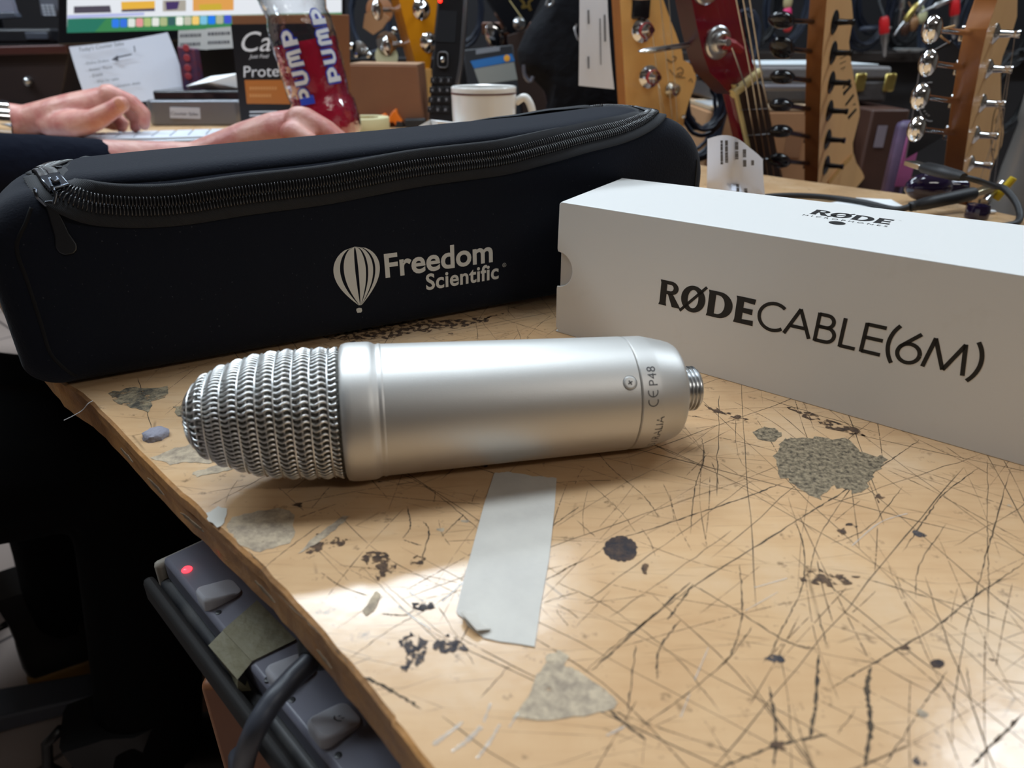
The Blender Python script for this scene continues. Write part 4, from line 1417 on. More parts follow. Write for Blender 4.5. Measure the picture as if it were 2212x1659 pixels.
for r in range(4):
    for c in range(3):
        kx = 937 + c * 16.3 - r * 2.2; ky = 173 + r * 21
        k_ = MB().slab([PX(kx - 6.5, ky - 6, 0.0012), PX(kx + 6.5, ky - 6, 0.0012), PX(kx + 6, ky + 7, 0.0012), PX(kx - 7, ky + 7, 0.0012)], -pn * 0.0015).obj('key', keym, ph, bevel=0.0004)
        vs, fs = text2d(labs[r * 3 + c], 9)
        MB().add([PX(kx - 3 + v.x, ky + 3.5 - v.y, 0.0014) for v in vs], fs).obj('key_print', keyt, k_)
cr_ = PX(952, 276)
MB().box((cr_.x, cr_.y + 0.012, TZ + (cr_.z - TZ) * 0.5), (0.062, 0.07, cr_.z - TZ)).obj('cradle', black_plastic, ph, bevel=0.006, seg=3)

# ------------------------------------------------------------------ drink bottle
bY = 1.13
t0 = PY(622, -40, bY); t1 = PY(712, 285, bY)
bax = (t0 - t1).normalized()
foot = t1 - bax * 0.02
low_r = 0.05
foot = foot - bax * ((foot.z - TZ - low_r * math.sqrt(1 - bax.z ** 2) - 0.001) / bax.z)
bm = frame(foot, bax, (1, 0, 0))
clear = bpy.data.materials.new('clear_plastic')
nt, nd, lk, b = nodes(clear)
out = nd['Material Output']
tr = N(nt, 'ShaderNodeBsdfTransparent'); tr.inputs[0].default_value = (0.93, 0.95, 0.97, 1)
gl = N(nt, 'ShaderNodeBsdfGlossy'); gl.inputs['Roughness'].default_value = 0.06
fr = N(nt, 'ShaderNodeLayerWeight'); fr.inputs[0].default_value = 0.5
tc = N(nt, 'ShaderNodeTexCoord'); nz = N(nt, 'ShaderNodeTexNoise', i_Scale=45.0, i_Detail=2.0); lk.new(tc.outputs['Object'], nz.inputs['Vector'])
bp = N(nt, 'ShaderNodeBump', i_Strength=0.9, i_Distance=0.004); lk.new(nz.outputs[0], bp.inputs['Height'])
lk.new(bp.outputs[0], gl.inputs['Normal']); lk.new(bp.outputs[0], fr.inputs['Normal'])
ms = N(nt, 'ShaderNodeMixShader'); lk.new(fr.outputs[1], ms.inputs[0]); lk.new(tr.outputs[0], ms.inputs[1]); lk.new(gl.outputs[0], ms.inputs[2])
lk.new(ms.outputs[0], out.inputs[0])
bot = thing('drink_bottle', 'clear plastic bottle with red drink and blue and white label, leaning on the black box', 'bottle', foot)
R_ = 0.0515
prof = [(R_ * .55, 0), (R_ * .82, 0.002), (R_ * .95, 0.012), (R_, 0.03), (R_ * .97, 0.055), (R_ * .88, 0.064), (R_ * .9, 0.075), (R_ * .92, 0.10), (R_ * .93, 0.14), (R_ * .91, 0.165), (R_ * .84, 0.178), (R_ * .9, 0.192), (R_ * .97, 0.215),
        (R_ * .93, 0.245), (R_ * .75, 0.27), (R_ * .45, 0.29), (R_ * .3, 0.30), (R_ * .3, 0.315)]
MB().lathe(prof, bm, 40).obj('bottle_wall', clear, bot, smooth=60)
MB().lathe([(R_ * .33, 0.313), (R_ * .33, 0.335), (R_ * .3, 0.338), (R_ * .2, 0.34), (R_ * .2, 0.36), (0.002, 0.361)], bm, 24).obj('cap', mat('blue_cap', srgb(30, 60, 170), 0.35), bot, smooth=40)
MB().lathe([(max(r - 0.002, .004), z + 0.001) for r, z in prof[:9]] + [(R_ * .89, 0.135)], bm, 40).obj('drink', mat('berry_drink', srgb(178, 34, 62), 0.15), bot, smooth=60)
lblw = mat('label_white', srgb(208, 212, 218), 0.4)
lblb = mat('label_blue', srgb(40, 62, 168), 0.4)


def onbottle(u, ang, off):             # u along the bottle from its foot, ang round it (0 faces us)
    r = interp([(z, r) for r, z in prof[2:16]], u) + off
    toward = (CAMP - foot); toward -= bax * toward.dot(bax); toward.normalize()
    side = bax.cross(toward)           # to the right hand
    return foot + bax * u + (toward * math.cos(ang) + side * math.sin(ang)) * r


for a0, u0, ht in ((-0.42, 0.062, 0.021), (0.62, 0.082, 0.021)):
    bgm = MB()
    g = []
    for i in range(9):
        g.append([onbottle(u0 - 0.004 + (0.108) * j / 16, a0 - (ht * .62 - ht * 1.24 * i / 8) / R_, 0.0006) for j in range(17)])
    for ii, off_, mm2 in ((0, 0.0006, lblb), (1, 0.0012, lblw)):
        lw_ = MB()
        hh = 0.0245
        st = 0.0068
        fat = 1.75 if ii == 0 else 1.0
        X = u0
        L_ = lambda x, y, a0=a0: onbottle(X + x, a0 + (hh / 2 - y) / R_, off_)

        def bar(pts, w=st):
            # slender strips bent round the bottle
            pts2 = []
            for (x0, y0), (x1, y1) in zip(pts, pts[1:]):
                for k in range(6): pts2.append((x0 + (x1 - x0) * k / 6, y0 + (y1 - y0) * k / 6))
            pts2.append(pts[-1])
            vs = []
            for i, (x, y) in enumerate(pts2):
                xa, ya = pts2[max(i - 1, 0)]; xb, yb = pts2[min(i + 1, len(pts2) - 1)]
                tx, ty = xb - xa, yb - ya; l = math.hypot(tx, ty) or 1
                nx, ny = -ty / l * w * fat / 2, tx / l * w * fat / 2
                vs += [L_(x - nx, y - ny), L_(x + nx, y + ny)]
            lw_.add(vs, [(2 * i, 2 * i + 1, 2 * i + 3, 2 * i + 2) for i in range(len(pts2) - 1)])
        e = st / 2
        # P
        bar([(e, 0), (e, hh)]); bar([(0, hh - e), (0.013, hh - e), (0.0165, hh - e - 0.004), (0.0165, hh * .5), (0.013, hh * .38), (0, hh * .38)], st * .8); X += 0.0235
        bar([(e, hh), (e, 0.006), (0.007, e * .8), (0.013, e * .8), (0.0165, 0.006), (0.0165, hh)], st * .8); X += 0.0245
        bar([(e, 0), (e, hh - 0.003), (0.006, hh - e * .7), (0.011, hh - 0.004), (0.0118, 0.004)], st * .75); bar([(0.0118, hh - 0.006), (0.0135, hh - e * .7), (0.018, hh - 0.003), (0.0195, 0)], st * .75); X += 0.0275
        bar([(e, 0), (e, hh)]); bar([(0, hh - e), (0.013, hh - e), (0.0165, hh - e - 0.004), (0.0165, hh * .5), (0.013, hh * .38), (0, hh * .38)], st * .8)
        lw_.obj('label' if ii == 0 else 'label_lettering', mm2, bot)

# ------------------------------------------------------------------ black carton of powder behind the bottle
cY = 1.3
co_ = PY(600, 140, cY); cn = Vector((-0.22, -0.97, 0.0)).normalized()
CX_ = lambda x, y, off=0.0: PL(x, y, co_, cn) + cn * off
ca = thing('protein_box', 'black and brown carton lettered Prote, behind the bottle', 'box', (co_.x, co_.y, TZ))
bt = [CX_(499, 33), CX_(703, 30)]
bot_ = [Vector((CX_(526, 300).x, CX_(526, 300).y, TZ + 0.0005)), Vector((CX_(712, 300).x, CX_(712, 300).y, TZ + 0.0005))]
MB().slab([bt[0], bt[1], bot_[1], bot_[0]], -cn * 0.045 + Vector((0.02, 0.0, 0))).obj('carton', mat('kraft', srgb(122, 78, 48), 0.6), ca, bevel=0.0015)
MB().slab([CX_(499, 53, .0008), CX_(703, 50, .0008), CX_(711, 290, .0008), CX_(524, 290, .0008)], -cn * 0.0006).obj('black_front', mat('carton_black', srgb(22, 22, 26), 0.4), ca)
MB().slab([CX_(529, 173, .0012), CX_(704, 172, .0012), CX_(706, 226, .0012), CX_(534, 224, .0012)], -cn * 0.0003).obj('orange_panel', mat('carton_orange', srgb(176, 104, 44), 0.45), ca)
tx = MB()
whi = mat('print_white', srgb(222, 222, 224), 0.5)
for body, size, x, y, sh, off in (('Ca', 62, 515, 112, 0.25, 0.4), ('Just Feel', 12, 540, 126, 0.3, 0.1), ('Protein', 35, 525, 167, 0.0, 1.0)):
    vs, fs = text2d(body, size, offset=0.0, shear=sh)
    tx.add([CX_(x + v.x + (y - 40) * 0.0, y - v.y - v.x * 0.03, .0014) for v in vs], fs)
tx.obj('printed_words', whi, ca)
tx = MB()
for k in range(3):
    tx.poly([CX_(540, 240 + k * 8, .0014), CX_(600, 239 + k * 8, .0014), CX_(600, 242 + k * 8, .0014), CX_(540, 243 + k * 8, .0014)])
tx.obj('small_print', whi, ca)
ty_ = MB()
for k, (a, w_) in enumerate(((187, 62), (203, 50))):
    for j in range(int(w_ / 6)):
        ty_.poly([CX_(540 + j * 6, a, .0015), CX_(544.5 + j * 6, a, .0015), CX_(544.5 + j * 6, a + 7, .0015), CX_(540 + j * 6, a + 7, .0015)])
ty_.obj('small_print', mat('print_tan', srgb(206, 140, 80), 0.5), ca)

# ------------------------------------------------------------------ roll of tape, orange clip
p = W(790, 283)
tr_ = Matrix.Translation(p)
mb = MB().lathe([(0.026, 0), (0.044, 0), (0.0445, 0.001), (0.0445, 0.023), (0.044, 0.024), (0.026, 0.024), (0.026, 0)], tr_, 40, False, False)
tag(mb.obj('masking_tape_roll', mat('cream_tape', srgb(206, 200, 158), 0.6), None, org=p, smooth=40), 'cream roll of masking tape lying beside the bottle foot', 'tape roll')
p = W(824, 282) + Vector((0.012, 0.06, 0))
oc = thing('orange_clamp', 'small orange plastic spring clamp with black tips beside the brown carton', 'clamp', p)
orm = mat('orange_plastic', srgb(224, 112, 20), 0.35)
fm = frame(p + Vector((0, 0, 0.0)), (0, -1, 0), (1, 0, 0))
MB().prism([(-0.026, 0.004), (-0.024, 0.02), (-0.012, 0.026), (-0.006, 0.016), (0.002, 0.028), (0.010, 0.034), (0.012, 0.024), (0.020, 0.012), (0.018, 0.0), (0.008, 0.0), (0.004, 0.010), (-0.008, 0.008), (-0.014, 0.0)], -0.012, 0.012, Matrix((Vector((1, 0, 0)), Vector((0, 0, 1)), Vector((0, -1, 0)))).transposed().to_4x4() if False else Matrix.Translation(p) @ Matrix.Rotation(PI / 2, 4, 'X')).obj('jaw', orm, oc, bevel=0.002)
MB().prism([(0.006, -0.0), (0.022, 0.0), (0.021, 0.010), (0.010, 0.012)], -0.013, 0.013, Matrix.Translation(p) @ Matrix.Rotation(PI / 2, 4, 'X')).obj('tip', black_rubber, oc, bevel=0.001)
MB().box(p + Vector((0.045, -0.005, 0.008)), (0.04, 0.02, 0.016)).obj('spring_arm', black_rubber, oc, bevel=0.003)

# ------------------------------------------------------------------ brown cardboard carton behind phone
o = W(828, 274); bn = Vector((0.02, -1, 0)).normalized()
bq = [PL(x, y, o, bn) for x, y in [(752, 140), (902, 142), (914, 270), (744, 272)]]
bq[2].z = bq[3].z = TZ + 0.0005
br_ = thing('cardboard_box', 'plain brown cardboard box standing on the counter behind the orange clamp', 'box', (o.x, o.y, TZ))
MB().slab(bq, -bn * 0.15).obj('box_walls', mat('brown_board', srgb(124, 82, 56), 0.75, var=(12, 0.4, srgb(104, 66, 44))), br_, bevel=0.002)
MB().slab([bq[0] + CZ * 0.0006 - bn * 0.002, bq[1] + CZ * 0.0006 - bn * 0.002, bq[1] + CZ * 0.0006 - bn * 0.145, bq[0] + CZ * 0.0006 - bn * 0.145], CZ * 0.0015).obj('top_flap', mat('pale_board', srgb(150, 118, 92), 0.75), br_)
# loose papers on the counter in front of the mug and phone
for pts, lab in (([(905, 272), (930, 258), (945, 262), (1000, 266), (1040, 282), (900, 290)], 'creased white paper lying in front of the phone'), ([(1150, 252), (1172, 238), (1195, 246), (1205, 236), (1225, 262), (1160, 268)], 'white scrap of paper beside the mug handle')):
    Yp = 0.88 if pts[0][0] < 1000 else 0.95
    q = [PY(x, y, Yp + 0.03 * (i % 2)) for i, (x, y) in enumerate(pts)]
    lo_ = [Vector((v.x + .004, v.y + 0.012, TZ + 0.0006)) for v in q]
    mb = MB()
    n = len(q)
    mb.add(q + lo_, [tuple(range(n))] + [(i, (i + 1) % n, n + (i + 1) % n, n + i) for i in range(n)])
    tag(mb.obj('paper_sheet', paper, None, org=lo_[0]), lab, 'paper')

# ------------------------------------------------------------------ monitor, with notes on its edge
mY = 1.66
mo = PY(440, 40, mY); mn = Vector((0.05, -1, 0.06)).normalized()
M3 = lambda x, y, off=0.0: PL(x, y, mo, mn) + mn * off
mon = thing('computer_monitor', 'computer monitor showing photos and a row of coloured icons, at the back left', 'monitor', (mo.x, mo.y, TZ))
MB().slab([M3(126, -330), M3(742, -330), M3(742, 78), M3(124, 97)], -mn * 0.03).obj('bezel', black_gloss, mon, bevel=0.003)


def scr(name, col, pts, off, st=1.0):
    m = mat('screen_' + name, (0.02, 0.02, 0.02), 0.3, emit=(*col, st))
    return m, [M3(x, y, off) for x, y in pts]


sm_, q = scr('white', srgb(226, 230, 236), [(146, -310), (738, -310), (738, 56), (145, 71)], 0.0006, 1.0)
screen = MB().poly(q[::-1]).obj('screen', sm_, mon)


def pane(name, col, pts, off):
    m, q = scr(name, col, pts, off)
    return MB().poly(q[::-1]).obj('screen_picture', m, screen)


pane('green', srgb(52, 128, 76), [(146, 40), (738, 27), (738, 56), (145, 71)], 0.0008)
pane('teal', srgb(28, 112, 92), [(146, 42), (230, 41), (205, 69), (145, 71)], 0.0009)
pane('lilac', srgb(176, 182, 226), [(146, 33), (312, 27), (312, 33), (146, 41)], 0.0009)
pane('pic_dark', srgb(70, 64, 78), [(160, 14), (238, 12), (241, 27), (160, 29)], 0.0009)
pane('pic_gold', srgb(228, 176, 60), [(262, 4), (335, 2), (335, 20), (263, 22)], 0.0009)
pane('pic_navy', srgb(52, 48, 84), [(263, 21), (335, 18), (335, 24), (263, 26)], 0.0010)
pane('pic_grey', srgb(168, 162, 150), [(352, 1), (402, 0), (402, 24), (352, 25)], 0.0009)
pane('pic_purple', srgb(64, 44, 96), [(358, 4), (388, 3), (384, 20), (360, 22)], 0.0010)
pane('pic_orange', srgb(220, 156, 76), [(417, -10), (505, -12), (505, 22), (417, 24)], 0.0009)
pane('pic_yellow', srgb(200, 170, 50), [(430, 10), (478, 8), (480, 22), (432, 23)], 0.0010)
cols = [(40, 120, 230), (50, 110, 220), (220, 226, 220), (226, 150, 150), (170, 190, 120), (226, 228, 222), (170, 180, 130), (50, 90, 90), (235, 238, 230), (190, 190, 170), (240, 200, 110), (120, 190, 220), (20, 120, 235), (170, 176, 150), (60, 80, 200)]
for i, c in enumerate(cols):
    x = 250 + i * 17.3; y = 50.5 - i * 0.62
    pts = []
    for cx2, cy2, a0 in ((1, 1, 0), (-1, 1, 90), (-1, -1, 180), (1, -1, 270)): pts += [(x + cx2 * 4.5 + a, y + cy2 * 6 + b_) for a, b_ in arc(0, 0, 3.2, a0, a0 + 90, 3)]
    m, q = scr('icon%d' % i, srgb(*c), pts, 0.0011)
    o_i = MB().poly(q).obj('screen_icon', m, screen)
mb_ = M3(440, 90)
MB().box((mb_.x, mb_.y + 0.06, (TZ + mb_.z + 0.1) / 2), (0.2, 0.015, mb_.z + 0.1 - TZ)).obj('stand', mat('mon_stand', srgb(40, 40, 42), 0.4), mon, bevel=0.003)
MB().box((mb_.x, mb_.y + 0.05, TZ + 0.006), (0.22, 0.17, 0.012)).obj('foot', MATS['mon_stand'], mon, bevel=0.003)
for pts, lab in (([(386, 66), (446, 63), (449, 108), (386, 104)], 'left of two white notes stuck under the monitor screen'), ([(446, 62), (503, 57), (505, 104), (449, 107)], 'right of two white notes stuck under the monitor screen')):
    q = [M3(x, y, 0.002) for x, y in pts]
    n_o = thing('sticky_note', lab, 'note', q[0], 'notes under the monitor')
    MB().slab(q, mn * 0.0004).obj('sheet', mat('note_paper', srgb(200, 200, 198), 0.7), n_o)
    w_ = MB()
    x0, y0 = pts[0]
    for j, (yy, ln) in enumerate(((8, 50), (27, 52))):
        xx = 0
        while xx < ln - 8:
            wd = random.uniform(3, 7)
            w_.poly([M3(x0 + 4 + xx, y0 + yy - xx * .04, .0027), M3(x0 + 4 + xx + wd, y0 + yy - xx * .04, .0027), M3(x0 + 4 + xx + wd, y0 + yy + 7 - xx * .04, .0027), M3(x0 + 4 + xx, y0 + yy + 7 - xx * .04, .0027)])
            xx += wd + 1.5
    w_.obj('handwriting', mat('faded_ink', srgb(104, 104, 108), 0.7), n_o)

# ------------------------------------------------------------------ printed list leaning against the monitor
so_ = PY(280, 140, 1.58); sn = Vector((0.12, -0.95, 0.28)).normalized()
S3 = lambda x, y, off=0.0: PL(x, y, so_, sn) + sn * off
ls = thing('paper_list', 'white printed list of counter jobs with an arrow, leaning under the monitor', 'paper', S3(280, 210))
g = []
for i in range(9):
    f = i / 8
    row = []
    for j in range(7):
        k = j / 6
        x = (149 + (362 - 149) * f) * (1 - k) + (192 + (408 - 192) * f) * k + 6 * math.sin(PI * k) * (f - .3)
        y = (101 - 31 * f) * (1 - k) + (232 - 20 * f) * k + 5 * math.sin(PI * f) * (1 - k)
        row.append(S3(x, y, 0.004 * math.sin(PI * f) + 0.006 * k * f))
    g.append(row)
sh = MB().rings(g, False, False, False).obj('sheet', mat('list_paper', srgb(196, 200, 212), 0.7), ls, smooth=180)
tx = MB()
for body, size, x, y in (("Today's Counter Sales", 15, 176, 116), ('- Online Orders', 14, 187, 145), ('- Answer Phone', 14, 193, 159), ('- Emails', 14, 200, 171), ('- Wait for sales', 13, 210, 184), ('- Clean workstation desks', 13, 222, 198)):
    vs, fs = fit(text2d(body, size), {176: 97, 187: 54, 193: 55, 200: 28, 210: 52, 222: 86}[x], None, True)
    tx.add([S3(x + v.x + v.y * 0.0, y - v.y * 1.15 - v.x * 0.15, .0125) for v in vs], fs)
tx.obj('printed_words', mat('list_ink', srgb(62, 62, 72), 0.6), ls)
tx = MB()
tx.ribbon([S3(290, 121, .0125), S3(262, 127, .0125), S3(252, 131, .0125)], 0.0028, sn)
tx.poly([S3(246, 133, .0126), S3(260, 123, .0126), S3(262, 136, .0126)])
tx.obj('printed_arrow', MATS['list_ink'], ls)
MB().ribbon([S3(295, 103, .0125), S3(297, 116, .0125)], 0.002, sn).obj('exclamation_mark', MATS['list_ink'], ls)

# ------------------------------------------------------------------ silver label printer
pr_o = W(420, 272)
pn_ = Vector((0.04, -1, 0)).normalized()
R3 = lambda x, y, off=0.0: PL(x, y, pr_o, pn_) + pn_ * off
pr = thing('receipt_printer', 'silver and black receipt printer with a Counter Sales label, beside the keyboard', 'printer', (pr_o.x, pr_o.y, TZ))
a = R3(306, 217); c = R3(528, 222); top_z = a.z
yb = pr_o.y
MB().prism([(a.x, yb + 0.16), (a.x, yb + 0.012), (a.x + 0.012, yb), (c.x - 0.015, yb), (c.x, yb + 0.02), (c.x, yb + 0.16)], TZ + 0.0005, top_z).obj('case', mat('printer_silver', srgb(112, 114, 120), 0.3, 0.6), pr, bevel=0.004)
MB().prism([(a.x + .012, yb + 0.155), (a.x + .012, yb + 0.02), (c.x - .012, yb + 0.02), (c.x - .012, yb + 0.155)], top_z - 0.002, top_z + 0.016).obj('lid', black_gloss, pr, bevel=0.004)
MB().slab([R3(367, 231, .0012), R3(432, 233, .0012), R3(434, 257, .0012), R3(368, 255, .0012)], -pn_ * 0.001).obj('label', mat('label_sticker', srgb(170, 172, 182), 0.5), pr, bevel=0.0003)
vs, fs = fit(text2d('Counter Sales', 13), 58)
MB().add([R3(370 + v.x, 248 - v.y + v.x * .03, .0016) for v in vs], fs).obj('label_words', MATS['list_ink'], pr)
for pts, lab in (([(376, 190), (432, 168), (500, 160), (512, 198), (470, 206), (420, 188), (384, 194)], 'crumpled white paper lying on top of the printer'),):
    q = [R3(x, y, -0.06) for x, y in pts]
    lo_ = [Vector((v.x, v.y + .01, top_z + 0.017)) for v in q]
    mb = MB(); n = len(q)
    mid = sum(q, Vector()) / n + Vector((0, -.03, .006))
    mb.add(q + lo_ + [mid], [(i, (i + 1) % n, 2 * n) for i in range(n)] + [(i, (i + 1) % n, n + (i + 1) % n, n + i) for i in range(n)])
    tag(mb.obj('crumpled_paper', paper, None, org=lo_[0]), lab, 'paper')

# red patterned box and dark odds under the screen
q = [PY(x, y, 1.56) for x, y in [(382, 100), (418, 106), (430, 200), (392, 200)]]
for v in q[2:]: v.z = TZ + 0.001
rb = thing('patterned_box', 'dark red patterned box with round dots, under the monitor notes', 'box', q[2])
MB().slab(q, Vector((0, 0.03, 0))).obj('box_walls', mat('red_blue', srgb(96, 34, 50), 0.6, var=(60, 1.0, srgb(38, 42, 78))), rb, bevel=0.002)
d_ = MB()
for yy in (104, 125, 147, 165): d_.lathe([(0.007, 0), (0.006, 0.0008)], frame(PY(402 + (yy - 104) * .08, yy, 1.559), (0, -1, 0)), 14)
d_.obj('printed_dots', mat('dot_red', srgb(150, 52, 60), 0.5), rb)

# ------------------------------------------------------------------ keyboard
kc = W(340, 305); kdir = Vector((0.96, 0.28, 0)).normalized(); kup = Vector((-0.28, 0.96, 0)).normalized()
kb = thing('keyboard', 'slim white keyboard under the hands of the person typing', 'keyboard', (kc.x, kc.y, TZ))
K3 = lambda u, v, z: Vector((kc.x, kc.y, TZ)) + kdir * u + kup * v + CZ * z
kw = mat('key_white', srgb(206, 212, 222), 0.45)
MB().slab([K3(-0.2, -0.06, 0.0005), K3(0.2, -0.06, 0.0005), K3(0.2, 0.055, 0.0005), K3(-0.2, 0.055, 0.0005)], CZ * 0.008).obj('base', mat('kb_alu', srgb(150, 154, 160), 0.35, 0.6), kb, bevel=0.003)
for r in range(5):
    n = 14 if r else 5
    u = -0.192
    for c in range(n):
        w_ = 0.0274 - 0.003 if r else [.06, .025, .19, .025, .06][c]
        MB().slab([K3(u, -0.054 + r * 0.0212, 0.0085), K3(u + w_, -0.054 + r * 0.0212, 0.0085), K3(u + w_, -0.036 + r * 0.0212, 0.0085), K3(u, -0.036 + r * 0.0212, 0.0085)], CZ * 0.003).obj('key', kw, kb)
        u += w_ + 0.003

# ------------------------------------------------------------------ dark drawer unit at far left, with gear on it
o = PY(60, 180, 1.74)
dq = [PY(x, y, 1.74) for x, y in [(-160, 104), (152, 96), (152, 330), (-160, 330)]]
for v in dq[2:]: v.z = TZ + 0.0006
dw = thing('drawer_unit', 'dark brown wooden drawer unit at far left behind the hands', 'cabinet', (o.x, o.y, TZ))
MB().slab(dq, Vector((0, 0.3, 0))).obj('cabinet_body', mat('dark_wood', srgb(40, 27, 25), 0.5, var=(14, 0.5, srgb(28, 20, 20)), stretch=(1, 1, 6)), dw, bevel=0.003)
MB().slab([v + Vector((0, -0.012, 0)) for v in (dq[0], dq[1], PY(152, 116, 1.74), PY(-160, 124, 1.74))], Vector((0, 0.32, 0))).obj('top_edge', mat('red_wood', srgb(66, 34, 30), 0.4), dw, bevel=0.003)
MB().sphere(PY(61, 176, 1.735), (0.009, 0.012, 0.011), 14).obj('knob', steel, dw, smooth=180)
zt = max(dq[0].z, dq[1].z) + 0.002


def on_unit(name, label, cat, x0, x1, y0, Y, dep, m):
    a = PY(x0, y0, Y); b_ = PY(x1, y0, Y)
    t = thing(name, label, cat, ((a.x + b_.x) / 2, Y + dep / 2, zt))
    return t, a, b_


t, a, b_ = on_unit('black_tray', 'low black device lying on the drawer unit, far left', 'device', -100, 122, 62, 1.80, 0.14, None)
MB().box(((a.x + b_.x) / 2, 1.84, (zt + a.z) / 2), (b_.x - a.x, 0.14, a.z - zt)).obj('case', mat('dev_black', srgb(30, 30, 34), 0.4), t, bevel=0.006)
MB().box((b_.x - 0.03, 1.768, (zt + a.z) / 2), (0.05, 0.006, (a.z - zt) * .5)).obj('front_panel', mat('dev_grey', srgb(70, 74, 84), 0.3), t, bevel=0.002)
zt2 = a.z
q = [PY(x, y, 1.84) for x, y in [(70, -90), (112, -90), (130, 20), (118, 38), (88, 36)]]
t = thing('card_terminal', 'grey card terminal with pale keypad, tilted on the black device', 'card terminal', (q[3].x, q[3].y, zt2))
MB().slab(q, Vector((0, 0.05, 0.0))).obj('case', mat('term_grey', srgb(92, 94, 104), 0.4), t, bevel=0.004)
for r in range(4):
    for c in range(3):
        p_ = PY(94 + c * 9 + r * 1.5, 12 + r * 6.5, 1.837)
        MB().box(p_, (0.008, 0.004, 0.0048)).obj('key', mat('term_key', srgb(168, 172, 182), 0.4), t)
q = [PY(x, y, 1.82) for x, y in [(-60, -60), (6, -70), (36, 34), (-60, 42)]]
t = thing('laptop_stand', 'pale grey panel standing at the left frame edge on the black device', 'panel', (q[3].x, q[3].y, zt2))
MB().slab(q, Vector((0, 0.012, 0))).obj('panel', mat('panel_grey', srgb(128, 130, 146), 0.4), t, bevel=0.003)
MB().slab([PY(x, y, 1.815) for x, y in [(-60, 28), (30, 26), (37, 38), (-60, 46)]], Vector((0, 0.022, 0))).obj('foot', MATS['dev_grey'], t, bevel=0.002)
MB().box((q[3].x + .03, 1.832, (zt2 + q[3].z) / 2), (0.05, 0.02, max(q[3].z - zt2, .004))).obj('support', MATS['dev_black'], t)

# ------------------------------------------------------------------ guitars standing beyond the counter
maple = mat('maple', srgb(236, 184, 112), 0.22, var=(9, 0.5, srgb(222, 160, 86)), stretch=(4, 4, 1), coat=0.5)
maple_pale = mat('maple_pale', srgb(230, 182, 126), 0.3, var=(9, 0.4, srgb(216, 162, 106)), stretch=(4, 4, 1))
maple_side = mat('maple_side', srgb(156, 98, 50), 0.35, var=(14, 0.5, srgb(128, 76, 38)), stretch=(3, 3, 1))
amber = mat('amber_lacquer', srgb(214, 140, 26), 0.18, coat=0.5)
redm = mat('wine_red', srgb(112, 14, 36), 0.22, coat=0.6)
gblack = mat('guitar_black', (0.01, 0.01, 0.012), 0.15)
bone = mat('bone', srgb(214, 196, 140), 0.45)
rosew = mat('rosewood', srgb(58, 42, 36), 0.5)
stringm = mat('string_steel', (0.5, 0.5, 0.5), 0.25, 1.0)
decal = mat('decal_black', srgb(28, 24, 20), 0.4)


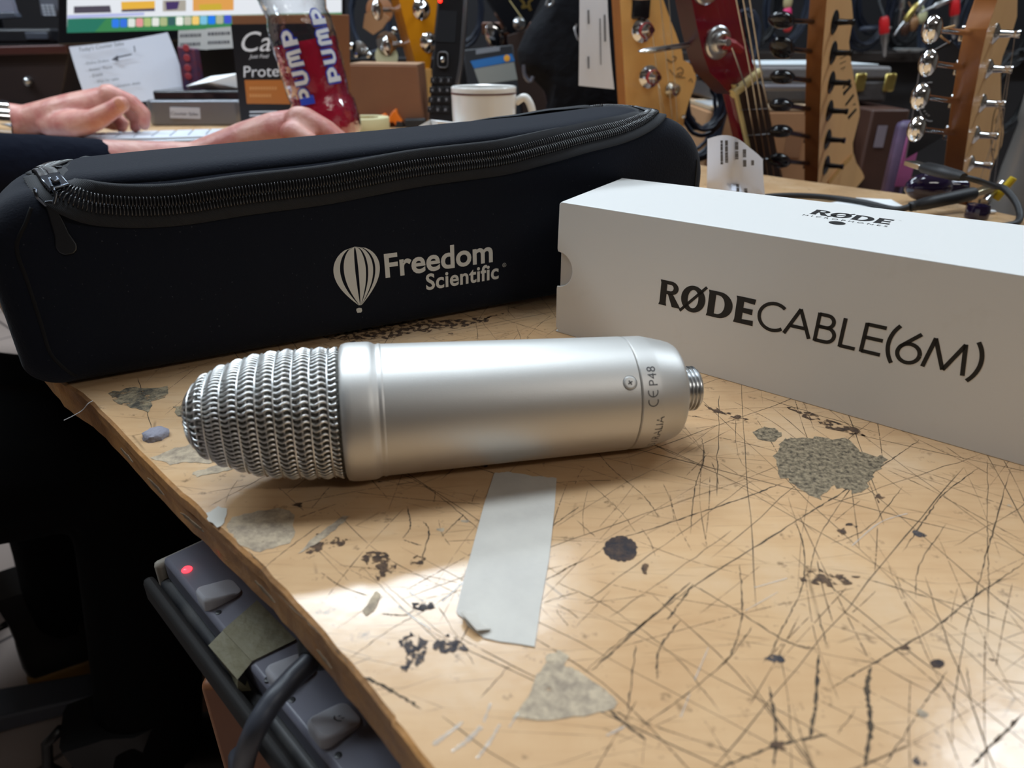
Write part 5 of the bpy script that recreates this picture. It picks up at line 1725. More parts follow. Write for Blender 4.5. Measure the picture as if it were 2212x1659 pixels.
class Guitar:
    def __init__(s, name, label, anchor, Y, az, el=0.0, thick=0.02, cat='guitar'):
        s.o = PY(*anchor, Y)
        az, el = math.radians(az), math.radians(el)
        s.n = Vector((math.sin(az) * math.cos(el), -math.cos(az) * math.cos(el), math.sin(el))).normalized()
        s.up = (Vector((0, 0, 1)) - s.n * s.n.z).normalized()
        s.rt = s.up.cross(s.n).normalized() * 1.0
        if s.rt.dot(Vector((math.cos(az), math.sin(az), 0))) < 0: s.rt = -s.rt
        s.th = thick
        s.root = thing(name, label, cat, (s.o.x, s.o.y, 0.0), None)

    def p(s, x, y, off=0.0): return PL(x, y, s.o, s.n) + s.n * off

    def head(s, outline, face, side):
        mb = MB()
        q = [s.p(*v) for v in outline]
        n = len(q)
        nn = sum((q[i].cross(q[(i + 1) % n]) for i in range(n)), Vector())
        if nn.dot(s.n) < 0: q = q[::-1]
        b = [v - s.n * s.th for v in q]
        mb.slot(0).poly(q)
        mb.slot(1).add(q + b, [(i, n + i, n + (i + 1) % n, (i + 1) % n) for i in range(n)] + [tuple(range(n, 2 * n))[::-1]])
        return mb.obj('headstock', [face, side], s.root, bevel=0.0012)

    def tuner(s, x, y, m, button=None, size=1.0, wash=0.010, post=0.02, bm=None, tilt=0.0, bsz=(0.019, 0.006, 0.0105)):
        f = frame(s.p(x, y), s.n, s.rt)
        k = size
        t = MB().lathe([(wash * k, -0.0005), (wash * k, 0.001), (wash * 0.8 * k, 0.0028 * k), (wash * .55 * k, 0.004 * k), (0.0042 * k, 0.0055 * k), (0.0036 * k, post * .55 * k), (0.0034 * k, post * .8 * k), (0.0044 * k, post * .92 * k), (0.0042 * k, post * k), (0.0005, post * k)], f, 20).obj('tuning_peg', m, s.root, smooth=40)
        if button:
            c = s.p(*button, -s.th * 0.75)
            d = (c - s.p(x, y, -s.th * .75)).normalized()
            R = frame((0, 0, 0), s.n, d) @ Matrix.Rotation(math.radians(tilt), 4, 'Z')
            MB().sphere(c, bsz, 14, R).tube([s.p(x, y, -s.th * .75), c], 0.0032 * k, 8).obj('tuner_button', bm or m, t, smooth=60)
            # gear housing behind the head
            MB().box((0, 0, 0), (0.022 * k, 0.017 * k, 0.011), frame(s.p(x, y, -s.th - 0.0055), s.n, d)).obj('gear_housing', m, t, bevel=0.002)
        return t

    def neck(s, a, b, wid, face, side, length, strings=0, body=None, board=None):
        """a, b: pixel ends of the nut; the neck runs straight down from it"""
        A, B = s.p(*a), s.p(*b)
        mid = (A + B) / 2
        dn = (-s.up + s.rt * s.lean).normalized()
        w = (B - A).normalized() * wid / 2
        mb = MB()
        d1 = w.normalized()
        L = length
        mb.slot(0)
        q = [mid - w, mid + w, mid + w * 1.25 + dn * L, mid - w * 1.25 + dn * L]
        mb.slab([v - s.n * 0.001 for v in q], -s.n * 0.022)
        mb.obj('neck', [side], s.root, bevel=0.006, seg=3)
        MB().slab([v + s.n * 0.0045 for v in q], -s.n * 0.0055).obj('fingerboard', board or face, s.root, bevel=0.0015)
        # body far below, standing on the floor
        if body:
            z = mid + dn * (L + 0.18)
            sc = 0.7
            oo = [(-.05, .22), (-.09, .20), (-.15, .27), (-.19, .24), (-.17, .12), (-.15, .0), (-.20, -.14), (-.17, -.30), (-.05, -.36), (.08, -.35), (.18, -.27), (.19, -.14), (.14, .0), (.16, .12), (.17, .19), (.13, .20), (.08, .15), (.05, .16)]
            M = Matrix((s.rt, s.up, s.n)).transposed().to_4x4()
            zlow = 0.004
            c = mid + dn * L - s.n * 0.02
            c.z = max(c.z - 0.1, zlow + 0.36 * s.up.z + 0.02)
            M.translation = c
            smooth_o = [(p.x, p.y) for p in spline([(x * sc, y, 0) for x, y in oo + oo[:1]], 4)][:-1]
            MB().prism(smooth_o, -0.024, 0.022, M).obj('body', body, s.root, bevel=0.006, seg=3)
        return dn

    lean = 0.0


# maple head with six black tuners
g = Guitar('electric_guitar', 'maple guitar headstock with six black tuners, behind the white box', (1800, 250), 1.13, 54, 0, 0.021)
g.head([(1792, -46), (1786, 0), (1781, 60), (1776, 119), (1771, 250), (1767, 378), (1764, 470), (1812, 470), (1850, 405), (1868, 384), (1862, 370), (1850, 352), (1843, 329), (1842, 310), (1847, 290), (1857, 250), (1857, 232), (1848, 185), (1838, 130), (1834, 90), (1843, 40), (1840, 5), (1832, -40), (1815, -62)], maple_pale, maple_side)
for (x, y), (u, v), tl_ in zip([(1802, 48), (1799, 114), (1795, 178), (1791, 239), (1787, 301), (1784, 357)], [(1718, 43), (1718, 104), (1718, 167), (1715, 228), (1713, 285), (1709, 349)], (-14, -30, -5, 0, 4, -16)):
    g.tuner(x, y, gblack, (u, v), 1.0, 0.015, 0.026, tilt=tl_, bsz=(0.020, 0.0085, 0.015))
mb = MB()
for q in ([(840, 690), (1090, 420), (1105, 510), (860, 790)], [(905, 1030), (1150, 720), (1170, 790), (930, 1100)], [(980, 1410), (1220, 1150), (1250, 1210), (1010, 1500)], [(820, 560), (1000, 290), (1060, 300), (870, 560)], [(1120, 1075), (1195, 1000), (1212, 1050)]):
    mb.poly([g.p(1760 + x / 13.83, 150 + y / 13.83, 0.0004) for x, y in q])
for q in ([(640, 500), (700, 470)], [(645, 590), (685, 570), (660, 605)], [(640, 545), (690, 520)]):
    mb.ribbon([g.p(1652 + x / 3.95, y / 3.95, 0.0004) for x, y in q], 0.0012, g.n)
mb.obj('printed_logo', decal, g.root)
g.lean = 0.0
g.neck((1768, 440), (1815, 440), 0.06, maple_pale, maple_side, 0.42, body=gblack)
MB().ribbon([g.p(1787, 395, 0.002), g.p(1800, 380, 0.002), g.p(1820, 355, 0.002), g.p(1838, 338, 0.002)], 0.010, g.n).obj('nut_slope', maple, g.root)

# pale head on the far right with chrome tuners
g = Guitar('electric_guitar', 'pale guitar headstock with chrome tuners and oval script logo, far right', (2120, 200), 0.86, 50, 0, 0.021)
g.head([(2170, -70), (2160, -20), (2153, 5), (2144, 30), (2133, 63), (2120, 119), (2109, 180), (2098, 240), (2082, 354), (2072, 430), (2125, 430), (2134, 395), (2143, 362), (2155, 334), (2164, 314), (2168, 286), (2165, 245), (2162, 203), (2162, 140), (2166, 122), (2179, 89), (2190, 60), (2197, 36), (2198, 0), (2194, -40), (2184, -75)], maple_pale, maple_side)
for i, ((x, y), uv_) in enumerate(zip([(2148, 73), (2134, 149), (2120, 223), (2106, 291), (2095, 354)], [(2057, 63), (2047, 137), (2029, 210), (2019, 281), None])):
    g.tuner(x, y, chrome, uv_, 1.0, 0.0105, 0.024, tilt=(28, 20, 8, 14, 10)[i], bsz=(0.011, 0.0125, 0.008))
mb = MB()
ov = [(2152, 268 + 0)]
mb.tube([g.p(2152 + 11 * math.cos(a) + 0.05 * 60 * math.sin(a), 288 - 58 * math.sin(a), 0.0004) for a in [2 * PI * k / 30 for k in range(30)]], 0.0005, 4, closed=True)
for q in ([(2147, 262), (2155, 250)], [(2147, 268), (2156, 258)], [(2151, 265), (2152, 253)], [(2140, 312), (2150, 285), (2160, 278)], [(2146, 300), (2156, 282)], [(2146, 320), (2152, 312), (2150, 325), (2142, 322)], [(2147, 330), (2150, 318)]):
    mb.ribbon([g.p(x, y, 0.0004) for x, y in q], 0.0012, g.n)
mb.obj('printed_logo', decal, g.root)
st = MB()
for (x, y), e in zip([(2148, 73), (2134, 149), (2120, 223), (2106, 291)], [(2140, 400), (2128, 400), (2116, 400), (2106, 400)]):
    st.tube([g.p(x + 18, y + 2, 0.012), g.p(*e, 0.004)], 0.0004, 5)
st.obj('strings', stringm, g.root)
g.neck((2074, 420), (2128, 420), 0.06, maple_pale, maple_side, 0.42, body=mat('body_blue', srgb(40, 50, 90), 0.2))
# swing tag hanging from those tuners
gt_n = Vector((-0.55, -0.83, 0)).normalized(); gt_o = PY(2000, 220, 0.97)
T3 = lambda x, y, off=0.0: PL(x, y, gt_o, gt_n) + gt_n * off
tg_ = thing('swing_tag', 'black swing tag with white ring print hanging beside the far right headstock', 'tag', T3(2010, 110))
MB().slab([T3(x, y) for x, y in [(1987, 149), (2014, 111), (2055, 88), (2075, 110), (2062, 250), (2030, 300), (1957, 343), (1962, 320)]], -gt_n * 0.0008).obj('card', black_plastic, tg_)
MB().tube([T3(x, y, 0.0004) for x, y in [(1957, 343), (1987, 149), (2014, 111), (2055, 88)]], 0.0008, 5).obj('card_edge', mat('card_grey', srgb(120, 116, 116), 0.6), tg_)
mk = MB()
mk.tube([T3(2010 + 26 * math.cos(a), 220 + 42 * math.sin(a), 0.0006) for a in [PI * .45 + PI * 1.1 * k / 20 for k in range(21)]], 0.0006, 4)
for k in range(9):
    a = PI * .6 + PI * .7 * k / 8
    mk.sphere(T3(2012 + 19 * math.cos(a), 220 + 31 * math.sin(a), 0.0006), 0.0014, 6)
mk.obj('ring_print', mat('tag_print', srgb(150, 146, 146), 0.6), tg_)
MB().tube(spline([T3(2050, 92, .001), g.p(2080, 70, -.02), g.p(2088, 56, -0.01)], 5), 0.0012, 6).obj('tag_cord', mat('tan_cord', srgb(180, 140, 90), 0.7), tg_)

# centre maple head with a white price tag
g = Guitar('electric_guitar', 'honey maple guitar headstock hung with a white price tag, in the middle', (1410, 120), 1.13, 13, 0, 0.034)
g.head([(1333, -130), (1339, 0), (1344, 90), (1352, 228), (1356, 300), (1474, 300), (1478, 255), (1488, 220), (1500, 188), (1504, 170), (1500, 150), (1488, 135), (1476, 130), (1473, 109), (1460, 72), (1448, 43), (1433, 0), (1420, -60), (1400, -120), (1365, -150)], maple, maple_side)
for x, y in ((1380, -25), (1387, 66), (1402, 166)):
    t = g.tuner(x, y, chrome, None, 1.0, 0.016, 0.036)
    MB().lathe([(0.0098, 0.012), (0.0102, 0.014), (0.0100, 0.02), (0.0094, 0.021)], frame(g.p(x, y), g.n, g.rt), 20, False, False).obj('red_winding', mat('red_thread', srgb(140, 30, 34), 0.6), t)
MB().lathe([(0.0115, 0), (0.0115, 0.003), (0.009, 0.007), (0.0085, 0.012), (0.0045, 0.0135), (0.004, 0.010)], frame(g.p(1449, 194), (g.n + g.rt * .3), g.rt), 24).obj('string_guide', mat('nickel', (0.6, 0.58, 0.5), 0.25, 1.0), g.root, smooth=40)
MB().box(g.p(1383, 16, 0.003), (0.026, 0.006, 0.03)).obj('clip', gblack, g.root, bevel=0.003)
mb = MB()
mb.ribbon(spline([g.p(x, y, .0005) for x, y in [(1440, 128), (1450, 134), (1458, 130), (1460, 124), (1452, 122)]], 5), 0.002, g.n)
for q in ([(1462, 150), (1470, 146), (1476, 154), (1470, 164), (1462, 160), (1474, 156)], [(1488, 176), (1492, 170), (1496, 178)], [(1446, 150), (1452, 158), (1462, 166), (1480, 168)]):
    mb.ribbon(spline([g.p(x, y, .0005) for x, y in q], 4), 0.0016, g.n)
mb.obj('script_logo', mat('faded_logo', srgb(140, 106, 66), 0.5), g.root)
st = MB()
for a_, b__ in (((1410, -60), (1452, 290)), ((1400, 72), (1430, 290)), ((1412, 172), (1440, 290)), ((1430, -60), (1462, 290))):
    st.tube([g.p(*a_, 0.016), g.p(*b__, 0.006)], 0.0006, 5)
st.obj('strings', stringm, g.root)
MB().sphere(g.p(1474, 252, .004), 0.004, 10).obj('string_pin', chrome, g.root)
g.neck((1360, 292), (1462, 292), 0.062, maple, maple_side, 0.42, body=mat('body_cream', srgb(190, 170, 130), 0.3))
# its white price tag
tn_ = Vector((-0.1, -1, 0)).normalized(); to_ = PY(1290, 90, 0.985)
T3 = lambda x, y, off=0.0: PL(x, y, to_, tn_) + tn_ * off
pt_ = thing('price_tag', 'long white price tag hanging in front of the centre headstock', 'tag', T3(1290, -60))
gq = [[T3(1252 + (1311 - 1252) * f + (k * k) * (f * 18 - 2), -70 + (185 + f * 8 + 70) * k, 0.003 * math.sin(PI * k)) for k in [j / 8 for j in range(9)]] for f in (0, .33, .66, 1)]
MB().rings(gq, False, False, False).obj('card', mat('tag_white', srgb(222, 224, 232), 0.6), pt_, smooth=180)
mk = MB()
for (x, y, l) in ((1271, 22, 30), (1306, 32, 58), (1296, 40, 100), (1271, 122, 26)):
    mk.ribbon([T3(x + 0.02 * k, y + k, 0.0042) for k in (0, l / 2, l)], 0.0022 if l < 60 else 0.0012, tn_)
mk.obj('small_print', MATS['faded_ink'], pt_)
MB().tube([T3(1290, -65, 0.001), g.p(1360, -110, 0.004)], 0.0008, 5).obj('tag_string', lint_m, pt_)

# wine red bass head, leaning
g = Guitar('bass_guitar', 'wine red bass headstock with pale nut, leaning right of the maple headstock', (1550, 90), 0.98, 24, 0, 0.034)
g.head([(1480, -120), (1494, 0), (1506, 60), (1520, 120), (1534, 158), (1552, 175), (1566, 192), (1580, 205), (1636, 165), (1626, 135), (1612, 92), (1598, 20), (1592, 0), (1570, -110), (1530, -140)], redm, mat('wine_dark', srgb(56, 6, 20), 0.4))
for x, y in ((1549, 92), (1524, -28)):
    t = g.tuner(x, y, steel, (1440, 108) if y > 0 else (1430, -10), 1.0, 0.004, 0.022, tilt=-2, bsz=(0.024, 0.0035, 0.012))
    MB().lathe([(0.0195, 0), (0.0195, 0.003), (0.0175, 0.005), (0.013, 0.0055), (0.0125, 0.010), (0.0105, 0.012), (0.003, 0.0125)], frame(g.p(x, y), g.n, g.rt), 28).obj('washer', steel, t, smooth=35)
MB().tube([g.p(1578, 203, .004), g.p(1636, 156, .004)], 0.0062, 10).obj('nut', bone, g.root, smooth=60)
st = MB()
for a_, b__, c_ in (((1556, 102), (1598, 185), (1640, 420)), ((1552, -60), (1612, 172), (1654, 420)), ((1568, -60), (1622, 164), (1668, 420)), ((1583, -60), (1632, 158), (1684, 420))):
    st.tube([g.p(*a_, .022), g.p(*b__, .011), g.p(*c_, .010)], 0.0011, 6)
st.obj('strings', stringm, g.root)
MB().tube([g.p(1549, 92, 0.012), g.p(1566, 97, 0.016), g.p(1586, 108, 0.012)], [0.008, 0.006, 0.005], 10).obj('red_winding', MATS['red_thread'], g.root)
A = g.p(1583, 203); B = g.p(1636, 160)
mid = (A + B) / 2
dnp = (g.p(1634, 300) - g.p(1607, 182)).normalized()
w = g.rt * 0.0235
L = 0.36
q = [mid - w, mid + w, mid + w * 1.2 + dnp * L, mid - w * 1.2 + dnp * L]
MB().slab([v - g.n * 0.001 for v in q], -g.n * 0.026).obj('neck', redm, g.root, bevel=0.007, seg=3)
MB().slab([v + g.n * 0.006 for v in q], -g.n * 0.007).obj('fingerboard', rosew, g.root, bevel=0.001)
mb = MB()
for k in range(8):
    c = mid + dnp * (0.035 + 0.037 * k) + g.n * 0.0065
    mb.tube([c - w, c + w], 0.0005, 5)
mb.obj('frets', MATS['grey_buckle'] if 'grey_buckle' in MATS else steel, g.root)
MB().slab([mid - w * 1.02 + g.n * .0062, mid - w * .84 + g.n * .0062, mid - w * 1.02 + dnp * L + g.n * .0062, mid - w * 1.2 + dnp * L + g.n * .0062], -g.n * 0.005).obj('binding', bone, g.root)
M = Matrix((g.rt, g.up, g.n)).transposed().to_4x4(); E_ = mid + dnp * L; M.translation = Vector((E_.x - 0.13, E_.y - 0.05, 0.366))
MB().prism([(p.x, p.y) for p in spline([(x * .7, y, 0) for x, y in [(-.05, .22), (-.12, .26), (-.19, .22), (-.15, .0), (-.19, -.2), (-.05, -.36), (.12, -.34), (.19, -.18), (.14, .0), (.17, .16), (.09, .17), (-.05, .22)]], 4)][:-1], -0.026, 0.018, M).obj('body', redm, g.root, bevel=0.006, seg=3)

# amber head at the back, tilted
g = Guitar('electric_guitar', 'amber guitar headstock at the back, left of the phone', (890, 60), 1.62, 28, 0, 0.05)
g.head([(845, -70), (862, 0), (880, 70), (900, 147), (928, 150), (934, 110), (945, 0), (948, -60), (900, -90)], amber, mat('amber_dark', srgb(150, 90, 20), 0.3))
for (x, y), bt_ in zip([(910, 20), (926, 92)], [(828, 20), (850, 100)]):
    g.tuner(x, y, chrome, bt_, 1.4, 0.014, 0.02, bsz=(0.012, 0.02, 0.008))
g.neck((898, 148), (930, 148), 0.036, maple, maple_side, 0.5, body=gblack)

# black head with gold mark, further back
g = Guitar('electric_guitar', 'black guitar headstock with gold emblem at the back, above the mug', (1090, 30), 1.6, 10, 0, 0.03)
g.head([(1030, -50), (1055, 0), (1080, 42), (1100, 70), (1124, 80), (1150, 40), (1168, 0), (1175, -50)], gblack, gblack)
mb = MB()
mb.ribbon(spline([g.p(x, y, .0006) for x, y in [(1124, -2), (1132, 8), (1128, 16), (1140, 14), (1146, 22), (1142, 6), (1150, -4), (1136, -8)]], 5), 0.005, g.n)
mb.obj('gold_emblem', mat('gold', (0.75, 0.56, 0.18), 0.3, 1.0), g.root)
g.tuner(1121, 52, steel, (1072, 76), 1.5, 0.009, 0.02, bm=chrome, bsz=(0.02, 0.026, 0.006))
MB().ribbon([g.p(1100, 0, .0006), g.p(1134, 48, .0006)], 0.002, g.n).obj('binding', bone, g.root)
g.lean = 0.25
g.neck((1100, 75), (1140, 62), 0.05, rosew, gblack, 0.5, body=gblack)

# black gig bag in the middle
gb_o = PY(1240, 130, 1.3); gbn = Vector((0, -1, 0))
t = thing('gig_bag', 'padded black gig bag slumped behind the white price tag', 'bag', (gb_o.x, gb_o.y, 0))
ol = [(1118, 110), (1140, 60), (1175, 10), (1215, -60), (1330, -70), (1352, 60), (1360, 300), (1190, 300), (1185, 215), (1150, 170), (1124, 145)]
q = spline([PY(x, y, 1.3) for x, y in ol + ol[:1]], 4)[:-1]
mid = sum(q, Vector()) / len(q)
rg = []
for f, dy in ((0.55, -0.045), (0.8, -0.035), (0.95, -0.015), (1.0, 0.0), (1.0, 0.05), (0.9, 0.08)):
    rg.append([mid + (v - mid) * f + Vector((0, dy, 0)) for v in q])
MB().rings(rg).obj('bag_body', mat('nylon', (0.006, 0.0065, 0.009), 0.85, spec=0.15, bump=(40, .5, .01)), t, smooth=60)
q2 = PY(1270, 300, 1.32)
MB().box((q2.x, 1.33, q2.z / 2), (0.2, 0.1, q2.z)).obj('bag_lower', MATS['nylon'], t, bevel=0.03, seg=3)
MB().tube(spline([PY(x, y, 1.25) for x, y in [(1180, 12), (1186, -4), (1196, -2), (1192, 10), (1182, 14)]], 4), 0.0022, 6).obj('snap_hook', steel, t)
MB().tube(spline([PY(x, y, 1.24) for x, y in [(1131, 140), (1134, 165), (1146, 176), (1152, 165)]], 4), 0.003, 6).obj('buckle', mat('grey_buckle', srgb(96, 98, 110), 0.3, .4), t)
MB().tube(spline([PY(x, y, 1.24) for x, y in [(1246, 52), (1242, 66), (1248, 84), (1256, 88)]], 4), 0.0028, 6).obj('zip_ring', chrome, t)

# blue and grey string packet box, leaning
so2 = PY(1065, 150, 1.45); sn2 = Vector((0, -1, 0.2)).normalized()
S4 = lambda x, y, off=0.0: PL(x, y, so2, sn2) + sn2 * off
t = thing('accessory_box', 'dark box with blue and grey stripes and an orange badge, above the mug', 'box', S4(1065, 195))
MB().slab([S4(x, y) for x, y in [(1000, 108), (1108, 96), (1128, 260), (1020, 262)]], -sn2 * 0.05).obj('box_walls', mat('box_dark', srgb(28, 30, 36), 0.5), t, bevel=0.002)
MB().slab([S4(x, y, .0006) for x, y in [(1016, 132), (1106, 116), (1112, 132), (1024, 148)]], -sn2 * 0.0004).obj('blue_stripe', mat('blue_print', srgb(44, 104, 168), 0.4), t)
MB().slab([S4(x, y, .0006) for x, y in [(1024, 149), (1110, 134), (1118, 172), (1036, 184)]], -sn2 * 0.0004).obj('grey_panel', mat('grey_print2', srgb(132, 134, 130), 0.4), t)
MB().slab([S4(x, y, .0008) for x, y in [(1028, 108), (1080, 101), (1080, 110), (1028, 118)]], -sn2 * 0.0004).obj('label_strip', mat('strip_print', srgb(120, 124, 132), 0.4), t)
MB().lathe([(0.006, 0), (0.0055, .001)], frame(S4(1095, 126, .0006), sn2), 14).obj('orange_badge', mat('badge', srgb(226, 160, 50), 0.4), t)
mr_ = thing('speaker_cabinet', 'tall maroon speaker cabinet standing behind the mug', 'speaker', (PY(1130, 200, 1.75).x, 1.85, 0))
a, b_ = PY(1052, 62, 1.75), PY(1300, 62, 1.75)
MB().box(((a.x + b_.x) / 2, 1.9, (a.z) / 2), (b_.x - a.x, 0.3, a.z - 0.02)).obj('cabinet', mat('maroon', srgb(52, 22, 28), 0.6), mr_, bevel=0.006)
MB().box(((a.x + b_.x) / 2, 1.745, a.z / 2), ((b_.x - a.x) * .9, 0.02, (a.z) * .86)).obj('grille_cloth', mat('grille_cloth', srgb(40, 20, 24), 0.9, bump=(200, .6, .002)), mr_)
MB().box(((a.x + b_.x) / 2, 1.88, a.z), ((b_.x - a.x) + .02, 0.34, 0.025)).obj('top_board', mat('shelf_brown', srgb(96, 60, 42), 0.5), mr_, bevel=0.003)

# ------------------------------------------------------------------ cases and boxes beyond the counter on the right
def floor_box(name, label, cat, px, Y, depth, m, z0=0.0, ztop=None, part='box_walls', bev=0.004):
    """px: left, right, top pixel at distance Y"""
    a, b_ = PY(px[0], px[2], Y), PY(px[1], px[2], Y)
    zt_ = a.z if ztop is None else ztop
    t = thing(name, label, cat, ((a.x + b_.x) / 2, Y + depth / 2, z0))
    MB().box(((a.x + b_.x) / 2, Y + depth / 2, (z0 + zt_) / 2), (b_.x - a.x, depth, zt_ - z0 - 0.001)).obj(part, m, t, bevel=bev)
    return t, a, b_, zt_


kraft = mat('kraft_box', srgb(178, 134, 96), 0.75, var=(8, 0.3, srgb(160, 116, 80)))
t, a, b_, z1 = floor_box('cardboard_box', 'large light brown cardboard box on the floor under the grey case', 'box', (1534, 1780, 240), 1.42, 0.42, kraft)
MB().box(((a.x + b_.x) / 2, 1.42 + 0.1, z1 + 0.004), (b_.x - a.x - .004, 0.2, 0.006)).obj('flap', mat('kraft_pale', srgb(200, 172, 140), 0.7), t)
MB().box((a.x + 0.03, 1.50, z1 + 0.0085), (0.055, 0.12, 0.002)).obj('packing_tape', mat('shiny_tape', srgb(236, 238, 240), 0.1), t)
MB().box(((a.x + b_.x) / 2 + .06, 1.418, z1 - 0.06), (0.03, 0.002, 0.05)).obj('sticker', mat('sticker', srgb(150, 110, 80), 0.6), t)
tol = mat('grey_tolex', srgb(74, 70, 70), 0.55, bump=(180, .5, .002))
z0 = z1 + 0.0085
a, b_ = PY(1560, 143, 1.5), PY(1930, 143, 1.5)
t = thing('hard_case', 'grey brown hard case with brass latches, on the cardboard box', 'case', ((a.x + b_.x) / 2, 1.7, z0))
zt3 = a.z
zmid = z0 + (zt3 - z0) * 0.62
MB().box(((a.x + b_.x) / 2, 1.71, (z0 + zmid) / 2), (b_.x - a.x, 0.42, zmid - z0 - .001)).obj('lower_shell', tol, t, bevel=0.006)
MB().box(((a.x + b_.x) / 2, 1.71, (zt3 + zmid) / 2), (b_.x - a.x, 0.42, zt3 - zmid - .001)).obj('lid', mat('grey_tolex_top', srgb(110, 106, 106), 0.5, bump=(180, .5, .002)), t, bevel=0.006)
brass = mat('brass', srgb(190, 170, 100), 0.3, 0.9)
for px_ in (1858, 1922):
    c = PY(px_, 178, 1.497)
    l_ = MB().box((c.x, 1.497, c.z), (0.022, 0.008, 0.034)).obj('latch', brass, t, bevel=0.004)
    MB().tube([(c.x - .006, 1.491, c.z + .012), (c.x, 1.488, c.z + .016), (c.x + .006, 1.491, c.z + .012)], 0.002, 6).obj('latch_loop', brass, l_)
c = PY(1705, 188, 1.49)
MB().tube(spline([(c.x - .06, 1.50, c.z), (c.x - .05, 1.475, c.z), (c.x + .05, 1.475, c.z), (c.x + .06, 1.50, c.z)], 5), 0.006, 8).obj('carry_handle', mat('case_handle', srgb(100, 96, 100), .4), t, smooth=180)
a2, b2 = PY(1630, 128, 1.55), PY(1890, 128, 1.55)
p0 = Vector((a2.x, 1.52, zt3 + .001))
MB_ = MB().slab([p0, Vector((b2.x, 1.53, zt3 + .001)), Vector((b2.x + .02, 1.85, zt3 + .001)), Vector((a2.x + .04, 1.8, zt3 + .001))], CZ * .002)
tag(MB_.obj('paper_sheet', mat('bright_paper', srgb(232, 240, 244), 0.35), None, org=p0), 'bright white sheets lying on top of the grey case', 'paper')
t, a, b_, z1 = floor_box('wooden_crate', 'dark brown wooden crate on the floor, between the two right headstocks', 'crate', (1886, 1968, 236), 1.42, 0.28, mat('crate_wood', srgb(74, 48, 38), 0.5, var=(10, .5, srgb(56, 36, 30))))
c = PY(1902, 295, 1.418)
MB().box((c.x, 1.418, c.z), (0.018, 0.002, 0.04)).obj('sticker', mat('pale_sticker', srgb(136, 126, 136), .5), t)
t, a, b_, z1 = floor_box('gift_bag', 'pink and lilac printed bag on the floor beside the brown crate', 'bag', (1952, 1992, 262), 1.22, 0.03, mat('lilac', srgb(112, 92, 124), 0.5, var=(14, 1.0, srgb(60, 56, 84))), bev=0.01)
c = PY(1962, 345, 1.217)
MB().box((c.x, 1.217, c.z), (0.024, 0.004, 0.09)).obj('pink_panel', mat('pinkp', srgb(176, 96, 150), .5), t, bevel=0.004)
MB().tube([(c.x + .01 + .007 * math.cos(a_), 1.213, c.z + .06 + .007 * math.sin(a_)) for a_ in [2 * PI * k / 14 for k in range(14)]], 0.0016, 6, closed=True).obj('key_ring', steel, t)

# ------------------------------------------------------------------ things on the counter at the back right
# crumpled receipt standing behind the case
rY = 0.66
ro = W(1600, 482)
rc_ = []
for i in range(13):
    f = i / 12
    row = []
    for j in range(15):
        k = j / 14
        x = 1528 + (1648 - 1528) * f + k * k * 22 * (f - .2) + (6 if k > .62 else 0) * math.sin(9 * f)
        yt = 300 - 10 * math.sin(PI * min(1, f * 1.3)) + 44 * f ** 3
        y = yt + (500 - yt) * k
        dd = -0.035 * math.sin(PI * f) - 0.012 * math.sin(5 * k + 2 * f) * k + (0.012 * math.sin(8 * f + 12 * k) if k > .55 else 0)
        row.append(PY(x, y, rY + dd))
    rc_.append(row)
zmin = min(p.z for r in rc_ for p in r)
for r in rc_:
    for p in r:
        if p.z < TZ + 0.001: p.z = TZ + 0.001
t = thing('receipt', 'crumpled white till receipt standing behind the right end of the case', 'receipt', W(1600, 482))
MB().rings(rc_, False, False, False).obj('slip', mat('receipt_paper', srgb(214, 218, 230), 0.6), t, smooth=50)
mk = MB()
rr2 = random.Random(8)
for f, lst in ((0.26, ((0.06, .30),)), (0.34, ((0.06, .28),)), (0.52, ((0.05, .12), (0.15, .22), (.5, .62))), (0.66, ((0.08, .16), (.2, .27), (.52, .62))), (0.8, ((0.14, .2),))):
    for k0, k1 in lst:
        k = k0
        while k < k1:
            a = f * 12; i = int(a); b2_ = k * 14; j = min(int(b2_), 13)
            p = rc_[i][j].lerp(rc_[i][j + 1], b2_ - j).lerp(rc_[i + 1][j].lerp(rc_[i + 1][j + 1], b2_ - j), a - i) + Vector((0, -0.0012, 0))
            s_ = 0.0009
            mk.add([p + Vector((-s_ * 1.6, 0, -s_ * .7)), p + Vector((s_ * 1.6, 0, -s_ * .7)), p + Vector((s_ * 1.6, 0, s_ * .7)), p + Vector((-s_ * 1.6, 0, s_ * .7))], [(0, 1, 2, 3)])
            k += rr2.uniform(.012, .02)
mk.obj('printed_figures', MATS['faded_ink'], t)
# lead with two plugs
us = thing('usb_lead', 'black USB lead with two silver plugs, coiled on the counter behind the white box', 'cable', W(1900, 450))
p1 = [W(1560, 440, .004), W(1660, 424, .004), W(1760, 424, .004), W(1860, 436, .004), W(1930, 452, .006), W(1965, 447, .010)]
MB().tube(spline(p1, 8), 0.0030, 10).obj('cord', black_rubber, us, smooth=180)
pa, pb, pc2 = W(1965, 447, .010), W(2102, 418, .016), W(2148, 404, .018)
ax = (pb - pa).normalized()
MB().lathe([(0.0034, 0), (0.0048, 0.002), (0.0042, 0.004), (0.005, 0.007), (0.0044, 0.009), (0.0052, 0.012), (0.0060, 0.02), (0.0066, (pb - pa).length - .003), (0.006, (pb - pa).length)], frame(pa, ax), 20).obj('plug_body', black_rubber, us, smooth=40)
fm = frame(pb, (pc2 - pb), CZ)
MB().box((0, 0, (pc2 - pb).length / 2), (0.0055, 0.009, (pc2 - pb).length), fm).obj('plug_shell', mat('gold_shell', (0.72, 0.62, 0.42), 0.25, 1.0), us, bevel=0.0006)
p2 = [W(2146, 402, .022), W(2170, 408, .024), W(2196, 440, .014), W(2203, 470, .005), W(2190, 484, .004), W(2150, 490, .003)]
